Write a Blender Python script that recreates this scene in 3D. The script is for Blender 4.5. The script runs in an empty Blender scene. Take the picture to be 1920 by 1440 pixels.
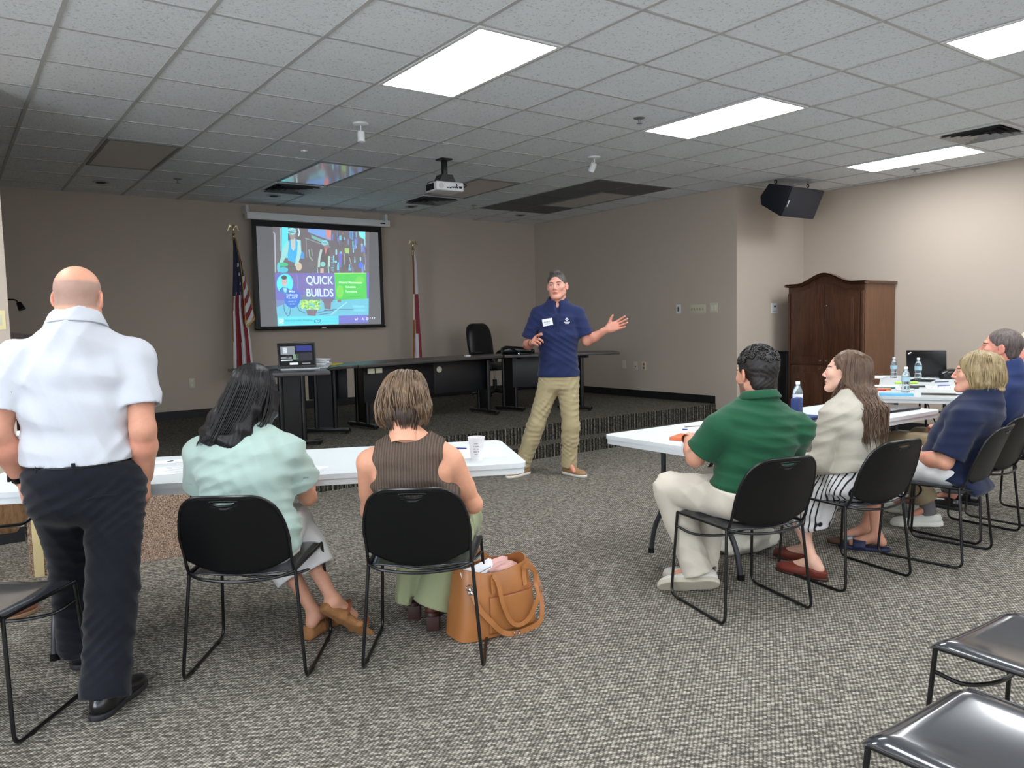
import bpy, bmesh, math, random
import numpy as np
from mathutils import Vector, Matrix, noise
random.seed(7)
scn = bpy.context.scene
COL = scn.collection
# ------------------------------------------------------------------ camera, world, exposure
CAM = (-0.5866, -4.7668, 1.38)
_r = (0.80708602, -0.58998133, -0.02311249)
_u = (0.06411736, 0.04866381, 0.99675513)
_f = (0.58694218, 0.80594904, -0.07710393)
cam_data = bpy.data.cameras.new('camera'); cam = bpy.data.objects.new('camera', cam_data); COL.objects.link(cam)
cam.matrix_world = Matrix(((_r[0], _u[0], -_f[0], CAM[0]), (_r[1], _u[1], -_f[1], CAM[1]), (_r[2], _u[2], -_f[2], CAM[2]), (0, 0, 0, 1)))
cam_data.sensor_fit = 'HORIZONTAL'; cam_data.sensor_width = 36.0; cam_data.lens = 1463.9 / 1920 * 36
cam_data.clip_start = 0.05; cam_data.clip_end = 60
scn.camera = cam
world = bpy.data.worlds.new('world'); scn.world = world; world.use_nodes = True
world.node_tree.nodes['Background'].inputs[0].default_value = (0.8, 0.85, 0.9, 1)
world.node_tree.nodes['Background'].inputs[1].default_value = 0.02
scn.view_settings.view_transform = 'Standard'; scn.view_settings.look = 'None'
scn.view_settings.gamma = 1; scn.view_settings.use_curve_mapping = False
scn.view_settings.exposure = 0.0
LAMP = 19.0            # radiance of the ceiling troffers
SKYW = 9.5            # radiance of the added fill panels behind and left of the viewer
H = 2.977             # ceiling height
T = 0.6096            # ceiling grid pitch
STG = 0.31; STP = 0.135   # stage and step heights
YB = 5.33; XS = 7.28; YP = 1.34; XR = 8.66   # back wall, stage right wall, proscenium plane, right wall

# ------------------------------------------------------------------ materials
def lin(c):
    return tuple(((x / 255) / 12.92 if x / 255 <= 0.04045 else ((x / 255 + 0.055) / 1.055) ** 2.4) for x in c)
_mats = {}
class NT:
    def __init__(s, m): s.t = m.node_tree; s.n = s.t.nodes; s.l = s.t.links
    def node(s, typ, **kw):
        n = s.n.new(typ)
        for k, v in kw.items(): setattr(n, k, v)
        return n
    def link(s, a, b): s.l.new(a, b)
    def math(s, op, a, b=None, c=None, clamp=False):
        n = s.n.new('ShaderNodeMath'); n.operation = op; n.use_clamp = clamp
        for i, v in enumerate((a, b, c)):
            if v is None: continue
            if isinstance(v, (int, float)): n.inputs[i].default_value = v
            else: s.l.new(v, n.inputs[i])
        return n.outputs[0]
    def mix(s, fac, a, b, typ='MIX'):
        n = s.n.new('ShaderNodeMix'); n.data_type = 'RGBA'; n.blend_type = typ
        for i, v in ((0, fac), (6, a), (7, b)):
            if isinstance(v, (int, float)): n.inputs[i].default_value = v
            elif isinstance(v, tuple): n.inputs[i].default_value = (*v[:3], 1)
            else: s.l.new(v, n.inputs[i])
        return n.outputs[2]
    def ramp(s, fac, stops, interp='LINEAR'):
        n = s.n.new('ShaderNodeValToRGB'); n.color_ramp.interpolation = interp
        e = n.color_ramp.elements
        while len(e) < len(stops): e.new(0.5)
        for i, (p, c) in enumerate(stops): e[i].position = p; e[i].color = (*c[:3], 1)
        s.l.new(fac, n.inputs[0]); return n.outputs[0]
    def noise(s, vec, scale, detail=2, rough=0.5, out=0, dist=0):
        n = s.n.new('ShaderNodeTexNoise'); n.inputs['Scale'].default_value = scale
        n.inputs['Detail'].default_value = detail; n.inputs['Roughness'].default_value = rough
        n.inputs['Distortion'].default_value = dist
        if vec is not None: s.l.new(vec, n.inputs['Vector'])
        return n.outputs[out]
    def coord(s, scale=(1, 1, 1), rot=(0, 0, 0), out='Object'):
        tc = s.n.new('ShaderNodeTexCoord'); mp = s.n.new('ShaderNodeMapping')
        mp.inputs['Scale'].default_value = scale; mp.inputs['Rotation'].default_value = rot
        s.l.new(tc.outputs[out], mp.inputs['Vector']); return mp.outputs[0]
    def bump(s, h, strength=0.3, dist=0.002):
        n = s.n.new('ShaderNodeBump'); n.inputs['Strength'].default_value = strength
        n.inputs['Distance'].default_value = dist; s.l.new(h, n.inputs['Height'])
        s.l.new(n.outputs[0], s.b.inputs['Normal'])
def mat(name, rgb=(200, 200, 200), rough=0.6, metal=0.0, spec=0.5, coat=0.0, sheen=0.0, emit=0.0, fn=None, trans=0.0, sss=0.0):
    if name in _mats: return _mats[name]
    m = bpy.data.materials.new(name); m.use_nodes = True
    t = NT(m); b = t.b = m.node_tree.nodes['Principled BSDF']
    c = lin(rgb)
    b.inputs['Base Color'].default_value = (*c, 1); b.inputs['Roughness'].default_value = rough
    b.inputs['Metallic'].default_value = metal; b.inputs['Specular IOR Level'].default_value = spec
    b.inputs['Coat Weight'].default_value = coat; b.inputs['Coat Roughness'].default_value = 0.08
    b.inputs['Sheen Weight'].default_value = sheen
    b.inputs['Transmission Weight'].default_value = trans
    if sss: b.inputs['Subsurface Weight'].default_value = sss; b.inputs['Subsurface Radius'].default_value = (0.012, 0.004, 0.002)
    if emit: b.inputs['Emission Color'].default_value = (*c, 1); b.inputs['Emission Strength'].default_value = emit
    if fn: fn(t, c)
    _mats[name] = m; m.diffuse_color = (*c, 1)
    return m
def f_cloth(scale=350, var=0.08, bstr=0.25, fold=0.0):
    def g(t, c):
        co = t.coord()
        n = t.noise(co, scale, 2); n2 = t.noise(co, 6, 2)
        k = t.math('ADD', t.math('MULTIPLY', n, var * 1.4), t.math('MULTIPLY', n2, var * 0.6))
        k = t.math('ADD', k, 1 - var)
        col = t.mix(1.0, c, k, 'MULTIPLY'); t.link(col, t.b.inputs['Base Color'])
        h = n
        if fold: h = t.math('ADD', n, t.math('MULTIPLY', t.noise(co, 22, 3), fold))
        t.bump(h, bstr, 0.002)
    return g
def f_vcol(t, c):
    a = t.node('ShaderNodeVertexColor', layer_name='Col')
    n = t.noise(t.coord(), 60, 3); k = t.math('ADD', t.math('MULTIPLY', n, 0.16), 0.92)
    t.link(t.mix(1.0, a.outputs[0], k, 'MULTIPLY'), t.b.inputs['Base Color'])
    t.bump(t.noise(t.coord(), 400, 2), 0.08, 0.001)
def f_carpet(base, hi, riser=False):
    def g(t, c):
        co = t.coord(rot=(0, 0, math.radians(-36)))
        sep = t.node('ShaderNodeSeparateXYZ'); t.link(co, sep.inputs[0])
        x, y, z = sep.outputs
        # woven loops: cells in offset rows
        py, pxx = 0.0135, 0.0095
        row = t.math('FLOOR', t.math('DIVIDE', y, py)); odd = t.math('MODULO', row, 2.0)
        xs = t.math('ADD', t.math('DIVIDE', x, pxx), t.math('MULTIPLY', odd, 0.5))
        colm = t.math('FLOOR', xs)
        cv = t.node('ShaderNodeCombineXYZ'); t.link(row, cv.inputs[0]); t.link(colm, cv.inputs[1]); t.link(t.math('FLOOR', t.math('DIVIDE', z, 0.012)), cv.inputs[2])
        wn = t.node('ShaderNodeTexWhiteNoise'); t.link(cv.outputs[0], wn.inputs[0])
        fx = t.math('ABSOLUTE', t.math('SUBTRACT', t.math('FRACT', xs), 0.5)); fy = t.math('ABSOLUTE', t.math('SUBTRACT', t.math('FRACT', t.math('DIVIDE', y, py)), 0.5))
        loop = t.math('SUBTRACT', 1.0, t.math('ADD', t.math('MULTIPLY', fx, 1.1), t.math('MULTIPLY', fy, 1.35)), clamp=True)
        grain = t.noise(t.coord(), 320, 2, 0.7)
        # darker channels between loop rows in a diagonal weave
        dg = t.math('SINE', t.math('ADD', t.math('MULTIPLY', t.math('ADD', x, t.math('MULTIPLY', y, 0.55)), 2 * math.pi / 0.033), t.math('MULTIPLY', t.noise(t.coord(), 5, 1), 2.0)))
        v = t.math('ADD', t.math('MULTIPLY', wn.outputs[0], 0.30), t.math('MULTIPLY', loop, 0.34))
        v = t.math('ADD', v, t.math('MULTIPLY', grain, 0.42)); v = t.math('ADD', v, t.math('MULTIPLY', dg, 0.085))
        colr = t.ramp(v, [(0.28, tuple(q * 0.35 for q in base)), (0.5, base), (0.70, hi), (0.9, tuple(min(1, q * 1.5) for q in hi))])
        if riser:
            sx = t.node('ShaderNodeSeparateXYZ'); t.link(t.coord(), sx.inputs[0])
            rb = t.math('SINE', t.math('MULTIPLY', sx.outputs[0], 2 * math.pi / 0.042))
            rb = t.math('ADD', t.math('MULTIPLY', rb, 0.42), 0.58)
            colr = t.mix(1.0, colr, rb, 'MULTIPLY')
        t.link(colr, t.b.inputs['Base Color'])
        t.bump(t.math('ADD', loop, t.math('MULTIPLY', grain, 0.8)), 0.7, 0.006)
    return g
def f_speck(t, c):
    n = t.noise(t.coord(), 150, 3, 0.7)
    t.link(t.ramp(n, [(0.36, lin((92, 72, 58))), (0.5, c), (0.64, lin((214, 188, 166)))]), t.b.inputs['Base Color'])
    t.bump(n, 0.7, 0.006)
def f_wood(dark, light, scale=(14, 14, 1.3)):
    def g(t, c):
        co = t.coord(scale=scale)
        n = t.noise(co, 2.2, 6, 0.62, dist=1.2); w = t.noise(t.coord(scale=(60, 60, 2.2)), 3, 3)
        v = t.math('ADD', t.math('MULTIPLY', n, 0.75), t.math('MULTIPLY', w, 0.3))
        t.link(t.ramp(v, [(0.3, dark), (0.7, light)]), t.b.inputs['Base Color'])
        t.bump(w, 0.06, 0.001)
    return g
def f_wall(t, c):
    n = t.noise(t.coord(), 1.2, 2); k = t.math('ADD', t.math('MULTIPLY', n, 0.05), 0.975)
    t.link(t.mix(1.0, c, k, 'MULTIPLY'), t.b.inputs['Base Color'])
    t.bump(t.noise(t.coord(), 240, 3), 0.10, 0.001)
def f_tile(t, c):
    co = t.coord()
    n = t.noise(co, 62, 3, 0.6); n2 = t.noise(co, 30, 2, 0.6)
    pit = t.ramp(n, [(0.33, (0.35, 0.35, 0.35)), (0.42, (1, 1, 1))])
    t.link(t.mix(0.5, c, t.mix(1.0, c, pit, 'MULTIPLY')), t.b.inputs['Base Color'])
    t.bump(t.math('ADD', n, t.math('MULTIPLY', n2, 0.7)), 0.55, 0.006)
def f_leather(t, c):
    n = t.noise(t.coord(), 260, 3); n2 = t.noise(t.coord(), 9, 2)
    t.link(t.mix(1.0, c, t.math('ADD', t.math('MULTIPLY', n2, 0.35), 0.82), 'MULTIPLY'), t.b.inputs['Base Color'])
    t.bump(n, 0.15, 0.001)

M_wall = mat('taupe_wall_paint', (190, 177, 163), 0.85, fn=f_wall, spec=0.25)
M_tile = mat('acoustic_tile', (234, 239, 242), 0.95, fn=f_tile, spec=0.1)
M_bar = mat('ceiling_grid_metal', (186, 186, 184), 0.5)
M_carpet = mat('woven_carpet', (110, 104, 94), 0.95, fn=f_carpet(lin((118, 113, 104)), lin((176, 170, 158))), spec=0.15)
M_stage = mat('stage_carpet', (90, 86, 78), 0.95, fn=f_carpet(lin((84, 80, 72)), lin((138, 131, 118))), spec=0.15)
M_riser = mat('riser_carpet', (90, 86, 78), 0.95, fn=f_carpet(lin((82, 79, 71)), lin((136, 129, 117)), True), spec=0.15)
M_base = mat('black_rubber_base', (20, 20, 22), 0.5)
M_black = mat('black_plastic', (9, 10, 12), 0.28, spec=0.5)
M_blackmet = mat('black_metal', (12, 12, 14), 0.3, spec=0.55)
M_seat = mat('glossy_black_shell', (46, 48, 54), 0.17, coat=0.8)
M_back = mat('matt_black_shell', (8, 9, 11), 0.36, spec=0.35)
M_white = mat('white_plastic', (214, 220, 222), 0.42)
M_whitem = mat('white_enamel', (225, 226, 226), 0.4)
M_ivory = mat('ivory_plastic', (206, 201, 178), 0.45)
M_chrome = mat('chrome', (200, 200, 200), 0.15, metal=1)
M_brass = mat('brass', (205, 190, 150), 0.25, metal=1)
M_paper = mat('white_paper', (238, 240, 244), 0.8)
M_lens_on = mat('lit_lens', (248, 252, 255), 0.5, emit=LAMP)
M_sky = mat('window_daylight', (235, 243, 255), 0.5, emit=SKYW)  # glow of the added fill panels
M_lens_off = mat('unlit_lens', (112, 116, 118), 0.12, spec=1.0, coat=1.0)
M_vent = mat('vent_metal', (150, 150, 150), 0.35, metal=0.6)
M_dark = mat('dark_void', (6, 6, 7), 0.8)
M_grille = mat('speaker_grille', (30, 34, 44), 0.55)
M_cab = mat('speaker_cabinet', (14, 18, 30), 0.45)

# ------------------------------------------------------------------ mesh helpers
def tag(o, label=None, cat=None, group=None, kind=None):
    if label: o['label'] = label
    if cat: o['category'] = cat
    if group: o['group'] = group
    if kind: o['kind'] = kind
    return o
def thing(name, label, cat, loc=(0, 0, 0), rz=0.0, group=None):
    o = bpy.data.objects.new(name, None); COL.objects.link(o)
    o.location = loc; o.rotation_euler = (0, 0, rz); o.empty_display_size = 0.1
    return tag(o, label, cat, group)
def obj(name, bm, m=None, parent=None, smooth=True, angle=40):
    if isinstance(bm, bmesh.types.BMesh):
        me = bpy.data.meshes.new(name); bm.normal_update(); bm.to_mesh(me); bm.free()
    else: me = bm
    o = bpy.data.objects.new(name, me); COL.objects.link(o)
    if m is not None:
        for k in (m if isinstance(m, (list, tuple)) else [m]): me.materials.append(k)
    if parent: o.parent = parent
    if smooth:
        for p in me.polygons: p.use_smooth = True
        if angle: me.set_sharp_from_angle(angle=math.radians(angle))
    return o
def struct(name, bm, m, parent=None, smooth=False):
    o = obj(name, bm, m, parent, smooth=smooth); o['kind'] = 'structure'; return o
def NB(): return bmesh.new()
def add_box(bm, c, s, rot=None, bev=0.0, mi=0, seg=2):
    mtx = Matrix.Translation(c) @ (rot.to_4x4() if rot is not None else Matrix())
    r = bmesh.ops.create_cube(bm, size=1.0, matrix=mtx @ Matrix.Diagonal((*s, 1)))
    vs = r['verts']; fs = list({f for v in vs for f in v.link_faces})
    for f in fs: f.material_index = mi
    if bev > 0:
        es = list({e for v in vs for e in v.link_edges})
        r2 = bmesh.ops.bevel(bm, geom=es, offset=bev, segments=seg, affect='EDGES', profile=0.6)
        for f in r2['faces']: f.material_index = mi
    return vs
def box(x0, x1, y0, y1, z0, z1, bm=None, bev=0.0, mi=0):
    bm = bm or NB(); add_box(bm, ((x0 + x1) / 2, (y0 + y1) / 2, (z0 + z1) / 2), (x1 - x0, y1 - y0, z1 - z0), bev=bev, mi=mi); return bm
def smooth_path(pts, n=6, closed=False):
    P = [Vector(p) for p in pts]; out = []
    N = len(P)
    rng = range(N) if closed else range(N - 1)
    for i in rng:
        p0 = P[(i - 1) % N] if (closed or i > 0) else P[0] * 2 - P[1]
        p1 = P[i]; p2 = P[(i + 1) % N]; p3 = P[(i + 2) % N] if (closed or i + 2 < N) else P[-1] * 2 - P[-2]
        for k in range(n):
            t = k / n
            out.append(0.5 * ((2 * p1) + (p2 - p0) * t + (2 * p0 - 5 * p1 + 4 * p2 - p3) * t * t + (3 * p1 - p0 - 3 * p2 + p3) * t ** 3))
    if not closed: out.append(P[-1])
    return out
def fillet(pts, r, n=5, closed=False):
    P = [Vector(p) for p in pts]; out = []; N = len(P)
    for i in range(N):
        if not closed and i in (0, N - 1): out.append(P[i]); continue
        a, b, c = P[i - 1], P[i], P[(i + 1) % N]
        d1 = (a - b); d2 = (c - b); rr = min(r, d1.length * 0.45, d2.length * 0.45)
        p = b + d1.normalized() * rr; q = b + d2.normalized() * rr
        for k in range(n + 1):
            t = k / n; out.append(p * (1 - t) ** 2 + b * 2 * t * (1 - t) + q * t * t)
    return out
def add_tube(bm, pts, r, seg=10, closed=False, mi=0, caps=True, flat=None):
    """tube along pts, r = radius or list of radii; flat=(nx,scale) squashes"""
    P = [Vector(p) for p in pts]; N = len(P)
    R = r if isinstance(r, (list, tuple)) else [r] * N
    up = None; rings = []
    for i in range(N):
        if closed: d = P[(i + 1) % N] - P[i - 1]
        else: d = P[min(i + 1, N - 1)] - P[max(i - 1, 0)]
        if d.length < 1e-9: d = Vector((0, 0, 1))
        d.normalize()
        if up is None:
            up = Vector((0, 0, 1)) if abs(d.z) < 0.9 else Vector((1, 0, 0))
        u = (up - d * up.dot(d))
        if u.length < 1e-6: u = d.orthogonal()
        u.normalize(); v = d.cross(u); up = u
        ring = []
        for k in range(seg):
            a = 2 * math.pi * k / seg; ca, sa = math.cos(a), math.sin(a)
            if flat: ca *= flat[0]; sa *= flat[1]
            ring.append(bm.verts.new(P[i] + (u * ca + v * sa) * R[i]))
        rings.append(ring)
    M = N if closed else N - 1
    for i in range(M):
        a = rings[i]; b = rings[(i + 1) % N]
        for k in range(seg):
            f = bm.faces.new((a[k], a[(k + 1) % seg], b[(k + 1) % seg], b[k])); f.material_index = mi
    if caps and not closed:
        f = bm.faces.new(list(reversed(rings[0]))); f.material_index = mi
        f = bm.faces.new(rings[-1]); f.material_index = mi
    return bm
def add_lathe(bm, prof, c=(0, 0, 0), seg=24, mi=0, mtx=None):
    """prof: (radius, z) list"""
    mtx = mtx or Matrix.Translation(c); rings = []
    for (r, z) in prof:
        if r < 1e-6: rings.append([bm.verts.new(mtx @ Vector((0, 0, z)))])
        else: rings.append([bm.verts.new(mtx @ Vector((r * math.cos(2 * math.pi * k / seg), r * math.sin(2 * math.pi * k / seg), z))) for k in range(seg)])
    for a, b in zip(rings, rings[1:]):
        for k in range(seg):
            k2 = (k + 1) % seg
            if len(a) == 1 and len(b) == 1: continue
            if len(a) == 1: f = bm.faces.new((a[0], b[k], b[k2]))
            elif len(b) == 1: f = bm.faces.new((a[k], a[k2], b[0]))
            else: f = bm.faces.new((a[k], a[k2], b[k2], b[k]))
            f.material_index = mi
    return bm
def add_prism(bm, poly, z0, z1, mtx=None, mi=0):
    """poly: 2D list (ccw), extruded z0..z1, transformed by mtx"""
    mtx = mtx or Matrix()
    a = [bm.verts.new(mtx @ Vector((x, y, z0))) for x, y in poly]; b = [bm.verts.new(mtx @ Vector((x, y, z1))) for x, y in poly]
    n = len(poly); fs = [bm.faces.new(list(reversed(a))), bm.faces.new(b)]
    for k in range(n): fs.append(bm.faces.new((a[k], a[(k + 1) % n], b[(k + 1) % n], b[k])))
    for f in fs: f.material_index = mi
    return fs
def rounded(x0, x1, y0, y1, r, n=5):
    out = []
    for cx, cy, a0 in ((x1 - r, y1 - r, 0), (x0 + r, y1 - r, 90), (x0 + r, y0 + r, 180), (x1 - r, y0 + r, 270)):
        for k in range(n + 1):
            a = math.radians(a0 + 90 * k / n); out.append((cx + r * math.cos(a), cy + r * math.sin(a)))
    return out
def bevel_all(bm, w, seg=2, ang=30):
    es = [e for e in bm.edges if len(e.link_faces) == 2 and e.calc_face_angle(0) > math.radians(ang)]
    bmesh.ops.bevel(bm, geom=es, offset=w, segments=seg, affect='EDGES', profile=0.6); return bm
def copy_tree(o, parent=None):
    c = o.copy(); COL.objects.link(c)
    if parent: c.parent = parent
    for ch in list(o.children): copy_tree(ch, c)
    return c
def hd(th):  # heading in degrees clockwise from +y -> rotation about z
    return -math.radians(th)
def text_mesh(s, size=1.0, bold=0.0, align='LEFT'):
    cu = bpy.data.curves.new('txt', 'FONT'); cu.body = s; cu.size = size; cu.align_x = align; cu.offset = bold
    o = bpy.data.objects.new('txt', cu); COL.objects.link(o)
    bpy.context.view_layer.update()
    me = bpy.data.meshes.new_from_object(o.evaluated_get(bpy.context.evaluated_depsgraph_get()))
    V = [v.co.copy() for v in me.vertices]; F = [list(p.vertices) for p in me.polygons]
    bpy.data.objects.remove(o); bpy.data.curves.remove(cu); bpy.data.meshes.remove(me)
    return V, F
def add_text(bm, s, size, mtx, mi=0, bold=0.0, align='LEFT'):
    V, F = text_mesh(s, size, bold, align); vs = [bm.verts.new(mtx @ v) for v in V]
    for f in F:
        try: fc = bm.faces.new([vs[i] for i in f]); fc.material_index = mi
        except ValueError: pass
# ------------------------------------------------------------------ room shell
XL = -5.2; YF = -8.2; XSL = -1.6
struct('floor', box(XL, XR, YF, 1.45, -0.05, 0.0), M_carpet)
struct('floor_step', box(XSL, XS, 1.45, 1.67, -0.05, STP), M_stage)
struct('floor_stage', box(XSL, XS, 1.67, YB, -0.05, STG), M_stage)
bm = box(XSL, XS, 1.446, 1.45, 0.0, STP - 0.002); box(XSL, XS, 1.666, 1.67, STP, STG - 0.002, bm)
struct('trim_risers', bm, M_riser)
struct('wall_back', box(XSL, XS + 0.1, YB, YB + 0.1, 0, H + 0.02), M_wall)
struct('wall_stage_right', box(XS, XS + 0.1, YP, YB, 0, H + 0.02), M_wall)
struct('wall_stage_left', box(XSL - 0.1, XSL, YP, YB, 0, H + 0.02), M_wall)
struct('wall_proscenium_right', box(XS + 0.1, XR, YP, YP + 0.1, 0, H + 0.02), M_wall)
struct('wall_proscenium_left', box(XL, -0.215, YP, YP + 0.1, 0, H + 0.02), M_wall)
struct('wall_right', box(XR, XR + 0.1, YF, YP + 0.1, 0, H + 0.02), M_wall)
struct('wall_left', box(XL - 0.1, XL, YF, YP, 0, H + 0.02), M_wall)
struct('wall_front', box(XL, XR, YF - 0.1, YF, 0, H + 0.02), M_wall)
M_sky2 = mat('window_shade_daylight', (235, 243, 255), 0.5, emit=SKYW * 0.20)
# fill panels framed like windows, added to the unseen walls to brighten the ceiling
for k, (x0, x1) in enumerate(((-4.6, -2.2), (-1.8, 0.6), (1.0, 3.4), (3.8, 6.2))):
    struct('window_%d' % (k + 1), box(x0, x1, YF, YF + 0.02, 0.75, 2.35), M_sky2)
    fr = NB(); xm = (x0 + x1) / 2
    for a in ((x0 - .05, x1 + .05, YF, YF + .06, .70, .75), (x0 - .05, x1 + .05, YF, YF + .06, 2.35, 2.40), (x0 - .05, x0, YF, YF + .06, .75, 2.35), (x1, x1 + .05, YF, YF + .06, .75, 2.35), (xm - .02, xm + .02, YF, YF + .05, .75, 2.35)): box(*a, fr)
    struct('trim_%d' % (k + 1), fr, M_whitem)  # frame round the added panel
for k, (y0, y1) in enumerate(((-6.8, -4.6), (-4.2, -2.0))):
    struct('window_%d' % (k + 5), box(XL, XL + 0.02, y0, y1, 0.60, 2.45), M_sky)
# baseboards
bh = 0.10
def baseb(name, *a): struct(name, box(*a), M_base)
baseb('baseboard_back', XSL, XS, YB - 0.012, YB, STG, STG + bh)
baseb('baseboard_stage_right', XS - 0.012, XS, 1.67, YB - 0.012, STG, STG + bh)
bm = box(XS - 0.012, XS, YP - 0.012, 1.445, 0, bh)
box(XS - 0.012, XS, 1.45, 1.668, STP, STP + bh, bm); box(XS - 0.012, XS + 0.1, YP - 0.012, YP, 0, bh, bm)
struct('baseboard_step', bm, M_base)
baseb('baseboard_proscenium_right', XS + 0.1, XR, YP - 0.012, YP, 0, bh)
baseb('baseboard_proscenium_left', XL, -0.215, YP - 0.012, YP, 0, bh)
baseb('baseboard_right', XR - 0.012, XR, YF, YP - 0.012, 0, bh)
# ceiling: tiles (with openings left as lighter/darker fixtures set into it) and the exposed grid
struct('ceiling', box(XL, XR, YF, YB, H, H + 0.06), M_tile)
on = [(3, -2), (7, -2), (12, -2), (7, -6), (3, -6), (12, -6), (-2, -6), (-2, -2), (-5, -2), (-2, -10), (3, -10), (7, -10), (12, -10), (3, -14), (7, -14)]
off = [(1, 4), (4, 4), (7, 4), (10, 4)]
cells = set()
bm = NB()
i = math.ceil(XL / T)
while i * T < XR:
    y1 = YB if XSL < i * T < XS else YP
    box(i * T - 0.012, i * T + 0.012, YF, y1, H - 0.006, H, bm); i += 1
j = math.ceil(YF / T)
while j * T < YB:
    x0, x1 = (XSL, XS) if j * T > YP else (XL, XR)
    box(x0, x1, j * T - 0.011, j * T + 0.011, H - 0.004, H, bm); j += 1
# wall angle along the room edges
box(XSL, XS, YB - 0.02, YB, H - 0.004, H, bm); box(XS - 0.02, XS, YP, YB, H - 0.004, H, bm); box(XR - 0.02, XR, YF, YP, H - 0.004, H, bm); box(XS, XR, YP - 0.02, YP, H - 0.004, H, bm)
struct('trim_ceiling_grid', bm, M_bar)
def troffer(i, j, lit, label, group):
    cx, cy = (i + 0.5) * T, (j + 1) * T
    t = thing('ceiling_light', label, 'ceiling light', (cx, cy, H), 0, group)
    w, l = T / 2 - 0.013, T - 0.013
    bm = NB(); z0, z1 = -0.012, -0.0015; q = 0.024
    for a in ((-w, w, -l, -l + q), (-w, w, l - q, l), (-w, -w + q, -l + q, l - q), (w - q, w, -l + q, l - q)): box(*a, z0, z1, bm)
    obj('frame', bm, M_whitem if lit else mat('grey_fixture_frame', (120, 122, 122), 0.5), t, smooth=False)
    obj('lens', box(-w + q, w - q, -l + q, l - q, -0.009, -0.003), M_lens_on if lit else M_lens_off, t, smooth=False)
    return t
names = {(3, -2): 'lit rectangular ceiling light nearest above the projector screen side of the room', (7, -2): 'lit rectangular ceiling light between the largest one and the black loudspeaker',
         (12, -2): 'lit rectangular ceiling light closest to the right wall beside the square vent', (7, -6): 'lit rectangular ceiling light cut off by the right edge of the photo'}
for (i, j) in on:
    troffer(i, j, True, names.get((i, j), 'lit ceiling light outside the photo, ' + {-5: 'far left of the viewer', -2: 'left of the viewer', 3: 'right of the viewer', 7: 'farther right of the viewer', 12: 'beside the right wall'}[i] + {-2: ' in the nearest row', -6: ' in the second row', -10: ' in the third row', -14: ' in the last row'}[j]), 'lit ceiling lights')
offn = {(1, 4): 'unlit dark ceiling light panel above the stage at far left', (4, 4): 'unlit ceiling light panel glowing teal with the reflected slide, over the screen',
        (7, 4): 'unlit dark ceiling light panel beyond the projector', (10, 4): 'unlit dark ceiling light panel above the stage nearest the right stage wall'}
for k in off: troffer(*k, False, offn[k], 'unlit ceiling lights over the stage')
# perforated return-air panels beside the unlit light
M_perf = mat('perforated_panel', (92, 93, 94), 0.6)
for (i, j, lb) in ((9, 3, 'nearest of the left row'), (9, 4, 'second of the left row'), (9, 5, 'third of the left row'), (9, 6, 'farthest of the left row'), (10, 3, 'nearest of the right row'), (10, 6, 'farthest of the right row')):
    bm = NB(); cx, cy = (i + .5) * T, (j + .5) * T; w = T / 2 - 0.014
    box(-w, w, -w, w, -0.010, -0.001, bm)
    for k in range(10):
        yy = -w + 0.03 + k * (2 * w - 0.06) / 9; box(-w + 0.02, w - 0.02, yy - 0.006, yy + 0.006, -0.013, -0.010, bm)
    o = obj('return_air_panel', bm, M_perf, smooth=False); o.location = (cx, cy, H)
    tag(o, 'grey return air panel above the stage, ' + lb, 'ceiling panel', 'return air panels')
def vent(i, j, label, m=M_vent):
    t = thing('ceiling_vent', label, 'vent', ((i + .5) * T, (j + .5) * T, H), 0, 'square ceiling vents')
    w = T / 2 - 0.014
    obj('backing', box(-w, w, -w, w, -0.004, -0.001), M_dark, t, smooth=False)
    fr = NB()
    for a in ((-w, w, -w, -w + .04), (-w, w, w - .04, w), (-w, -w + .04, -w + .04, w - .04), (w - .04, w, -w + .04, w - .04)): box(*a, -0.012, -0.001, fr)
    obj('frame', fr, M_whitem, t, smooth=False)
    lv = NB()
    for k in range(4):     # nested sloping square louvres
        a, b = w - 0.045 - k * 0.058, w - 0.045 - k * 0.058 - 0.034
        if b < 0.02: b = 0.02
        for s in range(4):
            R = Matrix.Rotation(s * math.pi / 2, 4, 'Z')
            vs = [lv.verts.new(R @ Vector(p)) for p in ((-a, -a, -0.030), (a, -a, -0.030), (b, -b, -0.006), (-b, -b, -0.006))]
            lv.faces.new(vs)
            vs = [lv.verts.new(R @ Vector(p)) for p in ((-a, -a, -0.0315), (a, -a, -0.0315), (b, -b, -0.0075), (-b, -b, -0.0075))]
            lv.faces.new(list(reversed(vs)))
    obj('louvres', lv, m, t, smooth=False)
vent(4, 6, 'square ceiling vent right above the projection screen, teal lit')
vent(7, 6, 'square ceiling vent beyond the projector, above the right flag')
vent(11, -3, 'square ceiling vent by the right wall next to the end ceiling light')
for k, (gx, lb) in enumerate(((1.46, 'leftmost'), (4.51, 'by the screen housing, second from left'), (7.57, 'third from left'), (10.56, 'rightmost'))):
    t = thing('recessed_downlight', 'small unlit recessed downlight near the back wall, ' + lb, 'downlight', (gx * T, 7.5 * T, H), 0, 'recessed downlights')
    bm = NB(); add_lathe(bm, [(0.085, -0.001), (0.085, -0.008), (0.062, -0.010), (0.055, -0.001)], seg=24); obj('trim_ring', bm, M_chrome, t)
    bm = NB(); add_lathe(bm, [(0, -0.003), (0.056, -0.003), (0.056, -0.0045), (0, -0.0045)], seg=24); obj('dark_lamp', bm, M_dark, t)
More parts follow.
